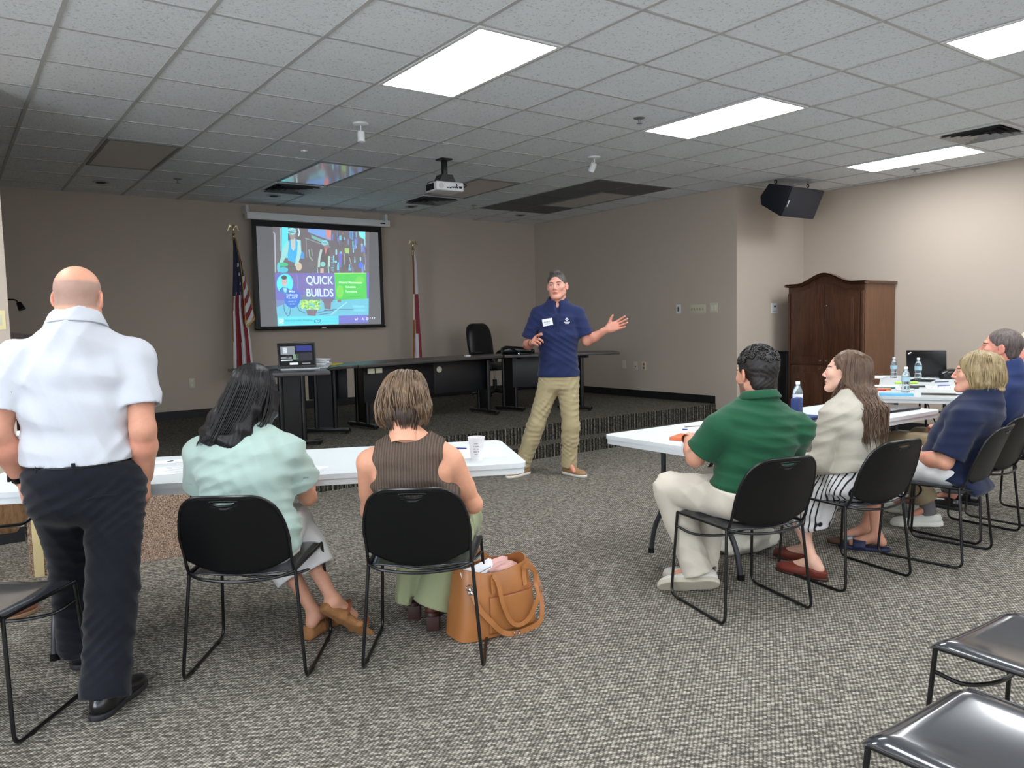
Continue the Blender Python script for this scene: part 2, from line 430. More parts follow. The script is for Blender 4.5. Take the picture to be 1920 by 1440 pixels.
for (gx, gy, lb) in ((2.51, 6.58, 'over the left part of the stage'), (6.53, -0.47, 'beside the middle ceiling light'), (8.73, 6.75, 'over the stage beyond the projector'), (13.47, -0.54, 'near the right wall beyond the end ceiling light')):
    t = thing('sprinkler_head', 'small sprinkler head in the ceiling ' + lb, 'sprinkler', (gx * T, gy * T, H), 0, 'sprinkler heads')
    bm = NB(); add_lathe(bm, [(0, -0.001), (0.045, -0.001), (0.045, -0.005), (0.02, -0.012), (0, -0.012)]); obj('escutcheon', bm, M_vent, t)
    bm = NB(); add_lathe(bm, [(0, -0.012), (0.009, -0.012), (0.009, -0.04), (0.022, -0.041), (0.022, -0.045), (0, -0.045)], seg=14); obj('deflector', bm, M_vent, t)
for (x, y, tx, lb) in ((2.186, 0.98, 0.0, 'nearer the large ceiling light, hanging straight'), (4.652, 0.985, 0.55, 'right of the projector, tilted')):
    t = thing('ceiling_spotlight', 'small white ceiling spotlight ' + lb, 'spotlight', (x, y, H), -0.6, 'white spotlights')
    bm = NB(); add_lathe(bm, [(0, -0.001), (0.062, -0.001), (0.062, -0.012), (0.05, -0.02), (0, -0.02)]); obj('canopy', bm, M_whitem, t)
    bm = NB(); add_tube(bm, [(0, 0, -0.018), (0, 0, -0.06)], 0.006); obj('stem', bm, M_whitem, t)
    bm = NB(); R = Matrix.Translation((0, 0, -0.062)) @ Matrix.Rotation(tx, 4, 'X') @ Matrix.Rotation(tx * 0.6, 4, 'Y')
    add_lathe(bm, [(0, 0.004), (0.022, 0.002), (0.029, -0.006), (0.029, -0.082), (0.026, -0.082), (0.024, -0.03), (0, -0.03)], mtx=R); obj('lamp_head', bm, M_whitem, t)
t = thing('smoke_detector', 'tiny round smoke detector on the ceiling left of the hanging spotlight', 'smoke detector', (3.55 * T, 3.45 * T, H))
bm = NB(); add_lathe(bm, [(0, -0.001), (0.03, -0.001), (0.028, -0.012), (0.012, -0.018), (0, -0.018)]); obj('housing', bm, M_whitem, t)

# ------------------------------------------------------------------ wall plates
def plate(name, label, cat, loc, rz, w, h, m, deco, group=None):
    """plate local: x across, z up, -y out of the wall"""
    t = thing(name, label, cat, loc, rz, group)
    bm = NB(); add_box(bm, (0, -0.003, 0), (w, 0.006, h), bev=0.002); obj('cover_plate', bm, m, t)
    for (nm, x, z, ww, hh, mm) in deco:
        bm = NB(); add_box(bm, (x, -0.0075, z), (ww, 0.004, hh), bev=0.0012); obj(nm, bm, mm, t)
    return t
M_iv2 = mat('ivory_detail', (222, 218, 202), 0.4); M_grey = mat('grey_detail', (90, 90, 88), 0.5)
R90 = math.radians(-90)
plate('light_switch', 'single white rocker switch plate on the stage right wall, leftmost of three', 'switch', (XS, 2.27, 1.52), R90, 0.075, 0.118, M_whitem, [('rocker', 0, 0, 0.028, 0.06, M_grey)])
plate('dimmer_panel', 'wide ivory plate with a row of dimmer dials between two switch plates', 'switch panel', (XS, 1.95, 1.51), R90, 0.26, 0.118, M_ivory, [('dial', -0.09 + 0.045 * k, 0, 0.026, 0.032, mat('olive_dial', (176, 170, 140), 0.5)) for k in range(5)])
plate('light_switch', 'double ivory switch plate on the stage right wall, nearest the wall corner', 'switch', (XS, 1.69, 1.52), R90, 0.125, 0.122, M_ivory, [('rocker', -0.025, 0, 0.03, 0.07, M_iv2), ('rocker', 0.025, 0, 0.03, 0.07, M_iv2)])
plate('wall_outlet', 'blank ivory wall plate low on the stage right wall, leftmost of three', 'wall plate', (XS, 3.30, 0.76), R90, 0.075, 0.118, M_ivory, [('screw', 0, 0.04, 0.006, 0.006, M_grey)])
plate('wall_outlet', 'ivory jack plate with one dark socket, middle of three low on the wall', 'wall plate', (XS, 3.07, 0.75), R90, 0.075, 0.118, M_ivory, [('jack', 0, -0.01, 0.016, 0.02, M_dark)])
plate('wall_outlet', 'ivory outlet with two red sockets low on the stage right wall', 'outlet', (XS, 2.91, 0.75), R90, 0.075, 0.118, M_ivory, [('socket', 0, 0.026, 0.032, 0.03, mat('red_socket', (150, 70, 50), 0.4)), ('socket', 0, -0.026, 0.032, 0.03, mat('red_socket'))])
plate('wall_outlet', 'ivory double outlet low on the back wall left of the striped flag', 'outlet', (1.88, YB, 0.74), 0, 0.072, 0.116, M_ivory, [('socket', 0, 0.026, 0.03, 0.028, M_iv2), ('socket', 0, -0.026, 0.03, 0.028, M_iv2)])
t = plate('thermostat', 'white wall thermostat with a small dark display beside the armoire', 'thermostat', (8.03, YP, 1.50), 0, 0.125, 0.13, M_whitem, [('display', 0.005, 0.022, 0.035, 0.022, M_dark), ('button_strip', 0.0, -0.04, 0.09, 0.016, mat('pale_grey_plastic', (200, 200, 195), 0.5))])
plate('light_switch', 'pale yellow switch plate on the near wall at the left edge', 'switch', (-0.295, YP, 1.48), 0, 0.12, 0.125, mat('yellowed_plastic', (226, 212, 160), 0.5), [('rocker', -0.025, 0, 0.03, 0.07, M_ivory), ('rocker', 0.025, 0, 0.03, 0.07, M_ivory)])

# ------------------------------------------------------------------ projection screen
SY = 5.2
t = thing('projection_screen', 'pull-down projection screen with black border and white housing', 'projection screen', (3.57, SY, 0))
def wpt(x, z, y=SY): return (x - 3.57, y - SY, z)
bm = box(2.60 - 3.57, 4.59 - 3.57, -0.055, 0.055, 2.765, 2.855); bevel_all(bm, 0.012); obj('housing', bm, M_whitem, t)
bm = box(4.44 - 3.57, 4.51 - 3.57, -0.059, -0.055, 2.80, 2.815); obj('housing_label', bm, M_dark, t, smooth=False)
for x in (2.62, 4.56):
    bm = NB(); add_box(bm, (x - 3.57, 0.06, 2.89), (0.035, 0.13, 0.10)); add_tube(bm, [(x - 3.57, -0.02, 2.85), (x - 3.57, -0.02, 2.93)], 0.008); add_tube(bm, [(x - 3.57, -0.02, 2.90), (x - 3.57, 0.0, 2.90)], 0.006); obj('wall_bracket', bm, M_whitem, t)

# fabric: thin sheet with black borders
bm = box(2.665 - 3.57, 4.478 - 3.57, 0.0, 0.003, 1.395, 2.77); obj('black_border', bm, M_back, t, smooth=False)
bm = box(2.725 - 3.57, 4.423 - 3.57, -0.0015, 0.0, 1.415, 2.685); obj('white_fabric', bm, mat('screen_fabric', (176, 176, 180), 0.8, emit=0.15), t, smooth=False)  # faint glow added so the fabric reads brighter
bm = NB(); add_tube(bm, [(2.655 - 3.57, 0.001, 1.385), (4.488 - 3.57, 0.001, 1.385)], 0.014); obj('bottom_bar', bm, M_black, t)
bm = box(-0.03, 0.03, -0.016, -0.013, 1.38, 1.392); obj('badge', bm, M_whitem, t, smooth=False)
# the projected slide
def f_slide(tt, c):
    a = tt.node('ShaderNodeVertexColor', layer_name='Col')
    tt.b.inputs['Base Color'].default_value = (0.45, 0.45, 0.46, 1)
    tt.link(a.outputs[0], tt.b.inputs['Emission Color']); tt.b.inputs['Emission Strength'].default_value = 1.05
M_slide = mat('slide_light', (100, 100, 100), 0.8, fn=f_slide)
X0, X1, Z0, Z1 = 2.935, 4.215, 1.420, 2.688
def su(X, Y):   # reading coordinates of the slide picture -> metres on the screen
    u = (X - 262 - (Y - 105) * 0.050) / 1118.0; v = (Y - (108 + 46 * u)) / (1205.0 - 46 * u)
    return X0 + u * (X1 - X0) - 3.57, Z1 - v * (Z1 - Z0)
SV, SF, SC = [], [], []
layer = [0]
def sp(pts, col, raw=False):
    layer[0] += 1; y = -0.0018 - layer[0] * 0.00002
    b0 = len(SV)
    for p in pts:
        x, z = p if raw else su(*p); SV.append((min(max(x, X0 - 3.57), 4.42 - 3.57), y, min(max(z, Z0), Z1)))
    SF.append(list(range(b0, b0 + len(pts)))); SC.append(lin(col))
def sr(x0, y0, x1, y1, col): sp([(x0, y0), (x0, y1), (x1, y1), (x1, y0)], col)
def se(cx, cy, rx, ry, col, n=24, a=0): sp([(cx + rx * math.cos(-2 * math.pi * k / n + a), cy + ry * math.sin(-2 * math.pi * k / n + a)) for k in range(n)], col)
def sl(pts, w, col):
    for (a, b) in zip(pts, pts[1:]):
        dx, dy = b[0] - a[0], b[1] - a[1]; L = math.hypot(dx, dy) or 1; nx, ny = -dy / L * w / 2, dx / L * w / 2
        sp([(a[0] + nx, a[1] + ny), (b[0] + nx, b[1] + ny), (b[0] - nx, b[1] - ny), (a[0] - nx, a[1] - ny)], col)
def stx(s, X, Y, size, col, bold=0.0, align='LEFT', sx=1.0):
    V, F = text_mesh(s, size, bold, align); layer[0] += 1; y = -0.0018 - layer[0] * 0.00002
    x0, z0 = su(X, Y); b0 = len(SV)
    for v in V: SV.append((x0 + v.x * sx, y, z0 + v.y))
    for f in F: SF.append([b0 + q for q in f]); SC.append(lin(col))
DK = (92, 86, 92); CY = (80, 225, 245); PK = (150, 170, 165); BL = (90, 95, 195)
sr(262, 90, 1450, 700, (96, 88, 94))
rs = random.Random(3)
sp([(300, 100), (300, 620), (360, 650), (440, 640), (450, 100)], (96, 92, 98)); sp([(368, 100), (368, 560), (440, 560), (440, 100)], CY)
sl([(272, 170), (290, 200), (298, 660)], 12, (170, 180, 190)); sl([(355, 120), (350, 400)], 8, (150, 210, 220))
sl([(560, 120), (575, 170), (565, 220)], 14, (190, 235, 240))
sp([(680, 125), (680, 170), (960, 270), (960, 140)], (110, 160, 225)); sp([(890, 135), (905, 230), (950, 260), (960, 140)], (215, 130, 120))
sp([(715, 200), (720, 240), (935, 330), (930, 290)], (110, 175, 170)); sl([(640, 240), (950, 350)], 10, (140, 150, 150))
sl([(655, 250), (665, 480)], 9, (120, 140, 140)); sl([(690, 380), (700, 470), (740, 520)], 12, (150, 170, 160)); sl([(720, 370), (735, 460)], 14, (110, 140, 130))
for k in range(70):    # busy street facades and signs on the right of the picture
    x = rs.uniform(960, 1400); y = rs.uniform(130, 650); w = rs.uniform(4, 26); h = rs.uniform(20, 110)
    c = rs.choice([(95, 200, 225), (110, 140, 220), (70, 60, 75), (120, 120, 125), (90, 110, 190), (140, 220, 235), (84, 78, 84), (84, 78, 84)])
    sp([(x, y), (x + 3, y + h), (x + w + 3, y + h - 5), (x + w, y - 6)], c)
sp([(1310, 140), (1320, 210), (1395, 260), (1395, 150)], (120, 235, 245)); sp([(1190, 150), (1195, 240), (1240, 260), (1240, 150)], (80, 170, 230))
for k in range(5): sl([(1200 + 17 * k, 150), (1203 + 17 * k, 250)], 6, (60, 60, 90))
sp([(1055, 430), (1060, 590), (1085, 600), (1105, 430)], (105, 100, 200)); sp([(1130, 360), (1135, 420), (1185, 430), (1190, 360)], (160, 200, 110))
sp([(1095, 440), (1100, 640), (1200, 650), (1210, 470), (1170, 420)], (88, 82, 88)); se(1340, 570, 32, 36, (60, 110, 235)); sl([(1195, 560), (1190, 640)], 16, (110, 200, 225))
sl([(1130, 430), (1125, 570)], 7, (170, 190, 180)); sl([(1190, 470), (1215, 560)], 7, (170, 190, 180))
for k in range(9): sl([(960 + 6 * (k % 3), 480 + 20 * k), (1000, 470 + 22 * k)], 6, (90, 180, 220))
# first cyclist
sp([(590, 390), (585, 490), (635, 490), (625, 420)], (30, 150, 225)); sp([(395, 480), (370, 600), (560, 610), (540, 500)], (100, 90, 95))
sp([(440, 270), (400, 340), (345, 540), (380, 550), (440, 420), (460, 300)], (150, 215, 210)); sp([(540, 260), (590, 270), (598, 420), (555, 590), (520, 590), (545, 420)], (165, 220, 215))
sp([(455, 280), (445, 380), (440, 510), (520, 545), (545, 460), (555, 290), (525, 250), (480, 250)], (20, 175, 235)); sp([(475, 250), (480, 370), (505, 400), (530, 360), (525, 240)], (190, 200, 190))
se(495, 205, 34, 58, (150, 140, 140)); se(485, 160, 54, 42, (140, 215, 225)); sl([(440, 165), (530, 150)], 8, (40, 50, 70)); sl([(445, 185), (530, 172)], 6, (40, 50, 70))
sl([(330, 560), (440, 585), (540, 590)], 12, (50, 70, 80)); se(385, 565, 60, 26, (30, 190, 130)); se(390, 630, 55, 34, (60, 190, 215)); se(570, 590, 36, 50, (205, 190, 165)); se(335, 600, 18, 60, (90, 200, 215))
# second cyclist
sp([(845, 370), (815, 470), (830, 590), (920, 590), (940, 470), (930, 370)], (78, 68, 72)); sl([(840, 380), (815, 500), (810, 600)], 26, (170, 205, 195)); sl([(935, 460), (935, 590)], 26, (180, 215, 200))
sp([(875, 350), (892, 440), (915, 360)], (215, 120, 120)); se(895, 335, 24, 34, (150, 120, 120)); se(880, 295, 40, 32, (130, 205, 215)); sl([(850, 290), (905, 300)], 6, (40, 60, 80))
se(860, 560, 32, 30, (130, 210, 200)); sl([(800, 600), (920, 615), (950, 600)], 9, (60, 80, 85)); sp([(830, 610), (830, 668), (870, 668), (870, 610)], (205, 170, 160)); sl([(790, 600), (800, 668)], 9, (130, 190, 200)); sl([(925, 580), (935, 668)], 12, (150, 215, 225))
sp([(690, 530), (700, 600), (780, 570)], (90, 105, 90))
# lower half of the slide
sr(285, 668, 1450, 1010, (98, 96, 190)); sp([(420, 670), (430, 700), (600, 900), (1010, 900), (1010, 670)], (108, 98, 172)); sl([(540, 670), (560, 760), (555, 860)], 9, (110, 130, 215))
sp([(312, 1085), (325, 1210), (1450, 1200), (1450, 990), (1000, 1000), (700, 1010), (560, 1000), (440, 1030)], (92, 190, 215))
sp([(590, 940), (700, 920), (880, 1000), (620, 1010)], (98, 120, 150)); sp([(312, 1000), (312, 1085), (440, 1030), (400, 1000)], (100, 130, 190))
sp([(660, 1120), (680, 1190), (775, 1198), (800, 1120)], (116, 100, 110)); sp([(870, 1000), (885, 1110), (960, 1120), (970, 1000)], (110, 96, 108)); sp([(850, 980), (860, 1030), (985, 1030), (1000, 980)], (104, 92, 120))
sl([(800, 1160), (1000, 1120), (1250, 1125)], 12, (70, 130, 160)); sl([(960, 1190), (1090, 1090), (1170, 1030)], 11, (150, 235, 240)); sl([(820, 1185), (980, 1165)], 9, (70, 120, 150)); sl([(880, 1130), (1000, 1135)], 16, (80, 105, 140))
for k in range(130):
    x = rs.uniform(590, 830); y = rs.uniform(1003, 1125 - abs(x - 715) * 0.15); r_ = rs.uniform(7, 15); se(x, y, r_, r_ * 0.9, rs.choice([(150, 225, 50), (190, 240, 80), (110, 190, 40), (90, 150, 60), (215, 240, 140)]), 7)
sl([(395, 1040), (405, 1130), (440, 1195), (465, 1180), (485, 1060)], 9, (70, 90, 120)); sl([(545, 1060), (580, 1130), (650, 1160)], 9, (70, 90, 120))
sp([(1005, 672), (1020, 1008), (1422, 995), (1410, 672)], (50, 205, 60)); sr(1005, 668, 1411, 679, (150, 240, 90))
se(1075, 900, 46, 80, (110, 215, 60)); se(1330, 760, 60, 50, (100, 215, 70)); sl([(1200, 940), (1400, 800)], 8, (90, 225, 90)); sl([(1150, 970), (1370, 965)], 8, (30, 170, 60)); sp([(1045, 1000), (1045, 1035), (1090, 1035), (1090, 1000)], (110, 100, 105))
se(408, 798, 94, 122, (70, 235, 250)); sp([(355, 915), (345, 870), (380, 840), (440, 850), (480, 880), (460, 905), (408, 920)], (30, 120, 190)); sp([(385, 850), (400, 900), (425, 905), (430, 855)], (150, 225, 235)); se(402, 775, 34, 56, (196, 172, 170)); se(398, 722, 33, 26, (60, 55, 60))
sl([(388, 808), (418, 808)], 5, (240, 235, 235))
se(495, 985, 92, 110, (10, 105, 215))
for (s, yy, z_) in (('Mike', 905, 0.040), ('Rutkowski', 945, 0.036), ('P.E., AICP', 980, 0.036), ):
    stx(s, 492, yy, z_, (225, 240, 255) if z_ > 0.03 else (120, 190, 245), 0.0006, 'CENTER')
for (x_, y_, w_) in ((462, 1016, 26), (495, 1016, 30), (530, 1016, 22), (478, 1048, 24), (510, 1048, 28)): sr(x_ - w_ / 2, y_ - 7, x_ + w_ / 2, y_ + 5, (110, 180, 245))
stx('QUICK', 988, 808, 0.150, (215, 250, 255), 0.001, 'RIGHT', 0.80); stx('BUILDS', 996, 962, 0.150, (215, 250, 255), 0.001, 'RIGHT', 0.80)
stx('Material Maintenance', 1208, 800, 0.041, (200, 250, 200), 0.001, 'CENTER', 0.95); stx('Schedule', 1212, 855, 0.041, (200, 250, 200), 0.001, 'CENTER'); stx('Permitting', 1218, 912, 0.041, (200, 250, 200), 0.001, 'CENTER')
stx('Alabama', 1400, 1105, 0.060, (130, 222, 238), 0, 'RIGHT', 0.9); stx('COMPLETE', 1408, 1150, 0.040, (130, 222, 238), 0, 'RIGHT', 0.9)
sp([(325, 1208), (330, 1312), (1062, 1306), (1060, 1205)], (70, 225, 240)); sp([(1060, 1200), (1062, 1300), (1450, 1298), (1430, 1195)], (98, 100, 200))
stx('Smart Growth America', 405, 1262, 0.050, (20, 130, 165), 0.0008, 'LEFT', 0.80); stx('Making Neighborhoods Great Together', 405, 1284, 0.020, (40, 160, 190)); stx('National Complete', 860, 1245, 0.036, (40, 150, 190), 0, 'LEFT', .9); stx('Streets Coalition', 862, 1280, 0.036, (40, 150, 190), 0, 'LEFT', .9)
sp([(340, 1225), (342, 1290), (395, 1290), (395, 1225)], (200, 245, 250)); sl([(355, 1250), (375, 1250)], 8, (60, 130, 150)); sl([(360, 1288), (395, 1270)], 6, (60, 130, 150))
sl([(760, 1245), (758, 1265), (775, 1283), (805, 1286), (832, 1270), (832, 1240)], 9, (20, 80, 160)); sl([(795, 1232), (797, 1270)], 7, (20, 80, 160)); sl([(770, 1240), (810, 1255), (825, 1240)], 7, (20, 100, 170))
for k, g in enumerate('w/ A D'):
    if g != ' ': stx(g, 1268 + 30 * k, 1262, 0.050, (225, 235, 255), 0.001)
for k in range(4): sr(1435 + 30 * k, 1228, 1443 + 30 * k, 1248, (230, 240, 255))
me = bpy.data.meshes.new('projected_slide'); me.from_pydata(SV, [], SF)
ca = me.color_attributes.new('Col', 'FLOAT_COLOR', 'CORNER'); li = 0
cols = []
for f, c in zip(me.polygons, SC): cols += [(*c, 1.0)] * f.loop_total
ca.data.foreach_set('color', np.array(cols, dtype=np.float32).ravel())
o = obj('projected_slide', me, M_slide, t, smooth=False)
# ------------------------------------------------------------------ projector
t = thing('ceiling_projector', 'white ceiling projector hanging on a black mount with looped cables', 'projector', (3.44, 1.79, H))
bm = NB(); add_box(bm, (0, 0, -0.008), (0.12, 0.12, 0.014), bev=0.003); add_box(bm, (0, 0, -0.08), (0.045, 0.045, 0.14), bev=0.003)
add_prism(bm, [(-0.055, -0.05), (0.055, -0.05), (0.085, 0.01), (0.085, 0.03), (-0.085, 0.03), (-0.085, 0.01)][::-1], -0.06, 0.06, Matrix.Translation((0, 0, -0.205)) @ Matrix.Rotation(math.radians(-90), 4, 'X'))
for sx in (-1, 1): add_tube(bm, [(sx * 0.05, 0, -0.22), (sx * 0.13, -0.06, -0.232)], 0.007)
obj('mount', bm, M_blackmet, t)
Rp = Matrix.Translation((0, 0.0, -0.275)) @ Matrix.Rotation(math.radians(-2), 4, 'Z')
bm = NB(); add_box(bm, (0, 0, 0), (0.30, 0.22, 0.085), bev=0.016, seg=3); bm.transform(Rp); obj('body', bm, M_whitem, t)
bm = NB()
for (x, z, w, h) in ((-0.10, 0, 0.05, 0.05),): add_lathe(bm, [(0, 0), (0.028, 0), (0.028, 0.002), (0, 0.003)], mtx=Rp @ Matrix.Translation((x, -0.1101, z)) @ Matrix.Rotation(math.radians(90), 4, 'X'))
obj('speaker_disc', bm, mat('pale_grey_plastic'), t)
bm = NB()
for (x, z, w, h) in ((-0.03, -0.015, 0.02, 0.01), (0.0, -0.015, 0.02, 0.012), (0.03, -0.01, 0.012, 0.012), (0.05, -0.01, 0.012, 0.012), (0.075, -0.01, 0.02, 0.01), (0.11, -0.005, 0.03, 0.02)): add_box(bm, (x, -0.111, z), (w, 0.004, h))
bm.transform(Rp); obj('sockets', bm, M_dark, t)
bm = NB(); add_box(bm, (-0.151, 0.02, 0), (0.006, 0.15, 0.06)); bm.transform(Rp); obj('side_grille', bm, M_dark, t)
bm = NB(); add_tube(bm, smooth_path([(0.02, 0, -0.225), (0.06, -0.1, -0.24), (0.05, -0.135, -0.28), (0.0, -0.12, -0.285)]), 0.0045, 8)
add_tube(bm, smooth_path([(0.02, 0, -0.225), (0.12, -0.08, -0.235), (0.17, -0.12, -0.255), (0.14, -0.13, -0.28)]), 0.0055, 8); add_tube(bm, smooth_path([(-0.03, 0, -0.225), (-0.14, 0.02, -0.225), (-0.18, 0.02, -0.25), (-0.17, 0.0, -0.29)]), 0.0045, 8); obj('cable', bm, M_black, t)
# ------------------------------------------------------------------ PA loudspeaker
t = thing('loudspeaker', 'black wedge loudspeaker hung from the ceiling near the wall corner', 'speaker', (7.3, 0.8, H))
def P3(x, y, z): return (x - 7.3, y - 0.8, z - H)
SL = [(0.60, 2.86), (0.75, 2.54), (0.99, 2.70), (1.0, 2.80), (0.88, 2.93)]
bm = NB(); a = [bm.verts.new(P3(7.30 - (0.0 if k < 2 else 0.03), y, z)) for k, (y, z) in enumerate(SL)]; b = [bm.verts.new(P3(7.95 - (0 if k < 2 else 0.05), y, z)) for k, (y, z) in enumerate(SL)]
bm.faces.new(a); bm.faces.new(list(reversed(b)))
for k in range(5): bm.faces.new((a[k], b[k], b[(k + 1) % 5], a[(k + 1) % 5]))
bmesh.ops.recalc_face_normals(bm, faces=bm.faces); bevel_all(bm, 0.012); obj('cabinet', bm, M_cab, t)
nrm = Vector((0, -(2.86 - 2.54), -(0.75 - 0.60))).normalized()
R = Matrix((( 1, 0, 0), (0, 0.15 / 0.3534, -nrm.y * -1), (0, -0.32 / 0.3534, nrm.z))).to_4x4()
c = Vector(P3(7.625, 0.675, 2.70)) + nrm * 0.006
ax = Vector((1, 0, 0)); ay = Vector((0, -0.15, 0.32)).normalized(); RM = Matrix((ax, ay, nrm)).transposed()
bm = NB(); add_box(bm, c, (0.63, 0.335, 0.014), rot=RM, bev=0.006); obj('grille', bm, M_grille, t)
bm = NB(); add_box(bm, c + nrm * 0.009 - ax * 0.285 - ay * 0.02, (0.014, 0.075, 0.004), rot=RM, bev=0.001); obj('badge', bm, M_whitem, t)
for (x, y, z) in ((7.36, 0.85, 2.93), (7.80, 0.72, 2.90)):
    bm = NB(); add_tube(bm, [P3(x + 0.022 * math.cos(q), y, z + 0.022 + 0.022 * math.sin(q)) for q in [k * math.pi / 6 for k in range(12)]], 0.006, 8, closed=True)
    add_tube(bm, [P3(x, y, z + 0.03), P3(x, y, H)], 0.003, 6); obj('eyebolt', bm, M_blackmet, t)

# ------------------------------------------------------------------ armoire
M_wood = mat('dark_walnut', (70, 42, 28), 0.35, coat=0.3, fn=f_wood(lin((40, 22, 15)), lin((92, 56, 36))))
M_wood2 = mat('side_walnut', (100, 66, 44), 0.4, coat=0.2, fn=f_wood(lin((84, 54, 36)), lin((124, 84, 56)), (30, 30, 0.9)))
ax0, ax1, ay0, ay1 = 7.97, 8.645, 0.10, 1.09   # depth in x, width in y
t = thing('armoire', 'tall dark wooden armoire with arched top and panelled double doors', 'armoire', (8.3, 0.6, 0))
def AP(x, y, z): return (x - 8.3, y - 0.6, z)
W = ay1 - ay0
def arch(s, base, rise):   # s in 0..1 across the front
    e = min(1, max(0, (s - 0.14) / 0.36)); e2 = min(1, max(0, (0.86 - s) / 0.36)); q = min(e, e2); return base + rise * (q * q * (3 - 2 * q))
bm = box(*[v for v in (ax0 + 0.02 - 8.3, ax1 - 8.3, ay0 - 0.6, ay1 - 0.6)], 0.0, 1.745); obj('carcass', bm, M_wood2, t, smooth=False)
mtxF = Matrix(((0, 0, 1, 0), (1, 0, 0, 0), (0, 1, 0, 0), (0, 0, 0, 1)))   # prism (y,z) plane, extruded along x
N = 28
def band(f0, f1, x0, x1, m, nm, y0=ay0, y1=ay1, par=None, n=N):
    ys = [y0 + (y1 - y0) * k / n for k in range(n + 1)]
    poly = [(y - 0.6, f0((y - ay0) / W)) for y in ys] + [(y - 0.6, f1((y - ay0) / W)) for y in reversed(ys)]
    b = NB(); add_prism(b, poly, x0 - 8.3, x1 - 8.3, mtxF); bmesh.ops.recalc_face_normals(b, faces=b.faces); bevel_all(b, 0.004, 2); return obj(nm, b, m, par or t)
band(lambda s: 1.66, lambda s: arch(s, 1.745, 0.115), ax0, ax0 + 0.03, M_wood, 'pediment')
bm = NB()
ysg = [ay0 - 0.03 + (W + 0.06) * k / 40 for k in range(41)]
for (o0, o1, zz0, zz1) in ((0.0, 0.06, 0.0, 0.022), (0.0, 0.045, 0.020, 0.040)):
    prof = []
    for y in ysg:
        s = (y - ay0) / W; z = arch(min(1, max(0, s)), 1.742, 0.115)
        prof.append([bm.verts.new(AP(x, y, z + dz)) for x, dz in ((ax0 - o1 + .015, zz0 + .008), (ax0 - o1, zz1), (ax0 + 0.04, zz1), (ax0 + 0.04, zz0))])
    for a, b in zip(prof, prof[1:]):
        for k in range(4): bm.faces.new((a[k], a[(k + 1) % 4], b[(k + 1) % 4], b[k]))
    bm.faces.new(prof[0]); bm.faces.new(list(reversed(prof[-1])))
add_box(bm, AP((ax0 + ax1) / 2 + 0.01, (ay0 + ay1) / 2, 1.762), (ax1 - ax0 - 0.0, W + 0.05, 0.035), bev=0.006)
bmesh.ops.recalc_face_normals(bm, faces=bm.faces); obj('cornice', bm, M_wood, t)
for (dy0, dy1, side) in ((ay0 + 0.045, (ay0 + ay1) / 2 - 0.004, 'r'), ((ay0 + ay1) / 2 + 0.004, ay1 - 0.045, 'l')):
    up = band(lambda s: 0.80, lambda s: arch(s, 1.685, 0.085), ax0 - 0.018, ax0 + 0.002, M_wood, 'door', dy0, dy1, n=16)
    lo = band(lambda s: 0.10, lambda s: 0.79, ax0 - 0.018, ax0 + 0.002, M_wood, 'door', dy0, dy1, n=2)
    # raised panels with moulding
    band(lambda s: 0.90, lambda s: arch(s, 1.595, 0.075), ax0 - 0.026, ax0 - 0.016, M_wood, 'raised_panel', dy0 + 0.075, dy1 - 0.075, par=up, n=16)
    band(lambda s: 0.915, lambda s: arch(s, 1.575, 0.075), ax0 - 0.031, ax0 - 0.024, M_wood, 'raised_panel', dy0 + 0.095, dy1 - 0.095, par=up, n=16)
    band(lambda s: 0.18, lambda s: 0.70, ax0 - 0.026, ax0 - 0.016, M_wood, 'raised_panel', dy0 + 0.075, dy1 - 0.075, par=lo, n=2)
    ky = dy1 - 0.035 if side == 'r' else dy0 + 0.035
    for kz, pp in ((0.845, up), (0.745, lo)):
        b = NB(); add_lathe(b, [(0, 0.028), (0.010, 0.026), (0.013, 0.019), (0.006, 0.01), (0.006, 0), (0, 0)], seg=14, mtx=Matrix.Translation(AP(ax0 - 0.017, ky, kz)) @ Matrix.Rotation(math.radians(-90), 4, 'Y')); obj('knob', b, M_brass, pp)
    if side == 'r':
        b = NB(); add_lathe(b, [(0, 0.028), (0.012, 0.026), (0.015, 0.019), (0.006, 0.01), (0.006, 0), (0, 0)], seg=14, mtx=Matrix.Translation(AP(ax0 - 0.017, ky, 1.50)) @ Matrix.Rotation(math.radians(-90), 4, 'Y')); obj('lock_knob', b, M_brass, up)
for y in (ay0 + 0.02, ay1 - 0.02):
    b = NB(); add_box(b, AP(ax0 - 0.004, y, 0.84), (0.028, 0.036, 1.66), bev=0.008); obj('corner_post', b, M_wood, t)
b = NB(); add_box(b, AP(ax0 + 0.31, (ay0 + ay1) / 2, 0.045), (0.66, W + 0.03, 0.09), bev=0.008); obj('plinth', b, M_wood, t)

# black metal rack stand between the wall corner and the armoire
t = thing('rack_stand', 'black metal stand with a wide upright beside the armoire behind the curly-haired man', 'stand', (7.60, 1.05, 0))
b = NB(); add_box(b, (0, -0.14, 0.485), (0.045, 0.13, 0.93), bev=0.008); obj('upright', b, M_blackmet, t)
b = NB(); add_box(b, (0, 0.20, 0.485), (0.035, 0.04, 0.93), bev=0.006); obj('leg', b, M_blackmet, t)
b = NB(); add_box(b, (0, 0.02, 0.965), (0.045, 0.46, 0.028), bev=0.006); obj('top_rail', b, M_blackmet, t)
b = NB(); add_box(b, (0, 0.03, 0.30), (0.03, 0.34, 0.03), bev=0.004); obj('lower_rail', b, M_blackmet, t)
for y in (-0.14, 0.20):
    b = NB(); add_box(b, (0, y, 0.012), (0.40, 0.05, 0.024), bev=0.006); obj('foot', b, M_blackmet, t)

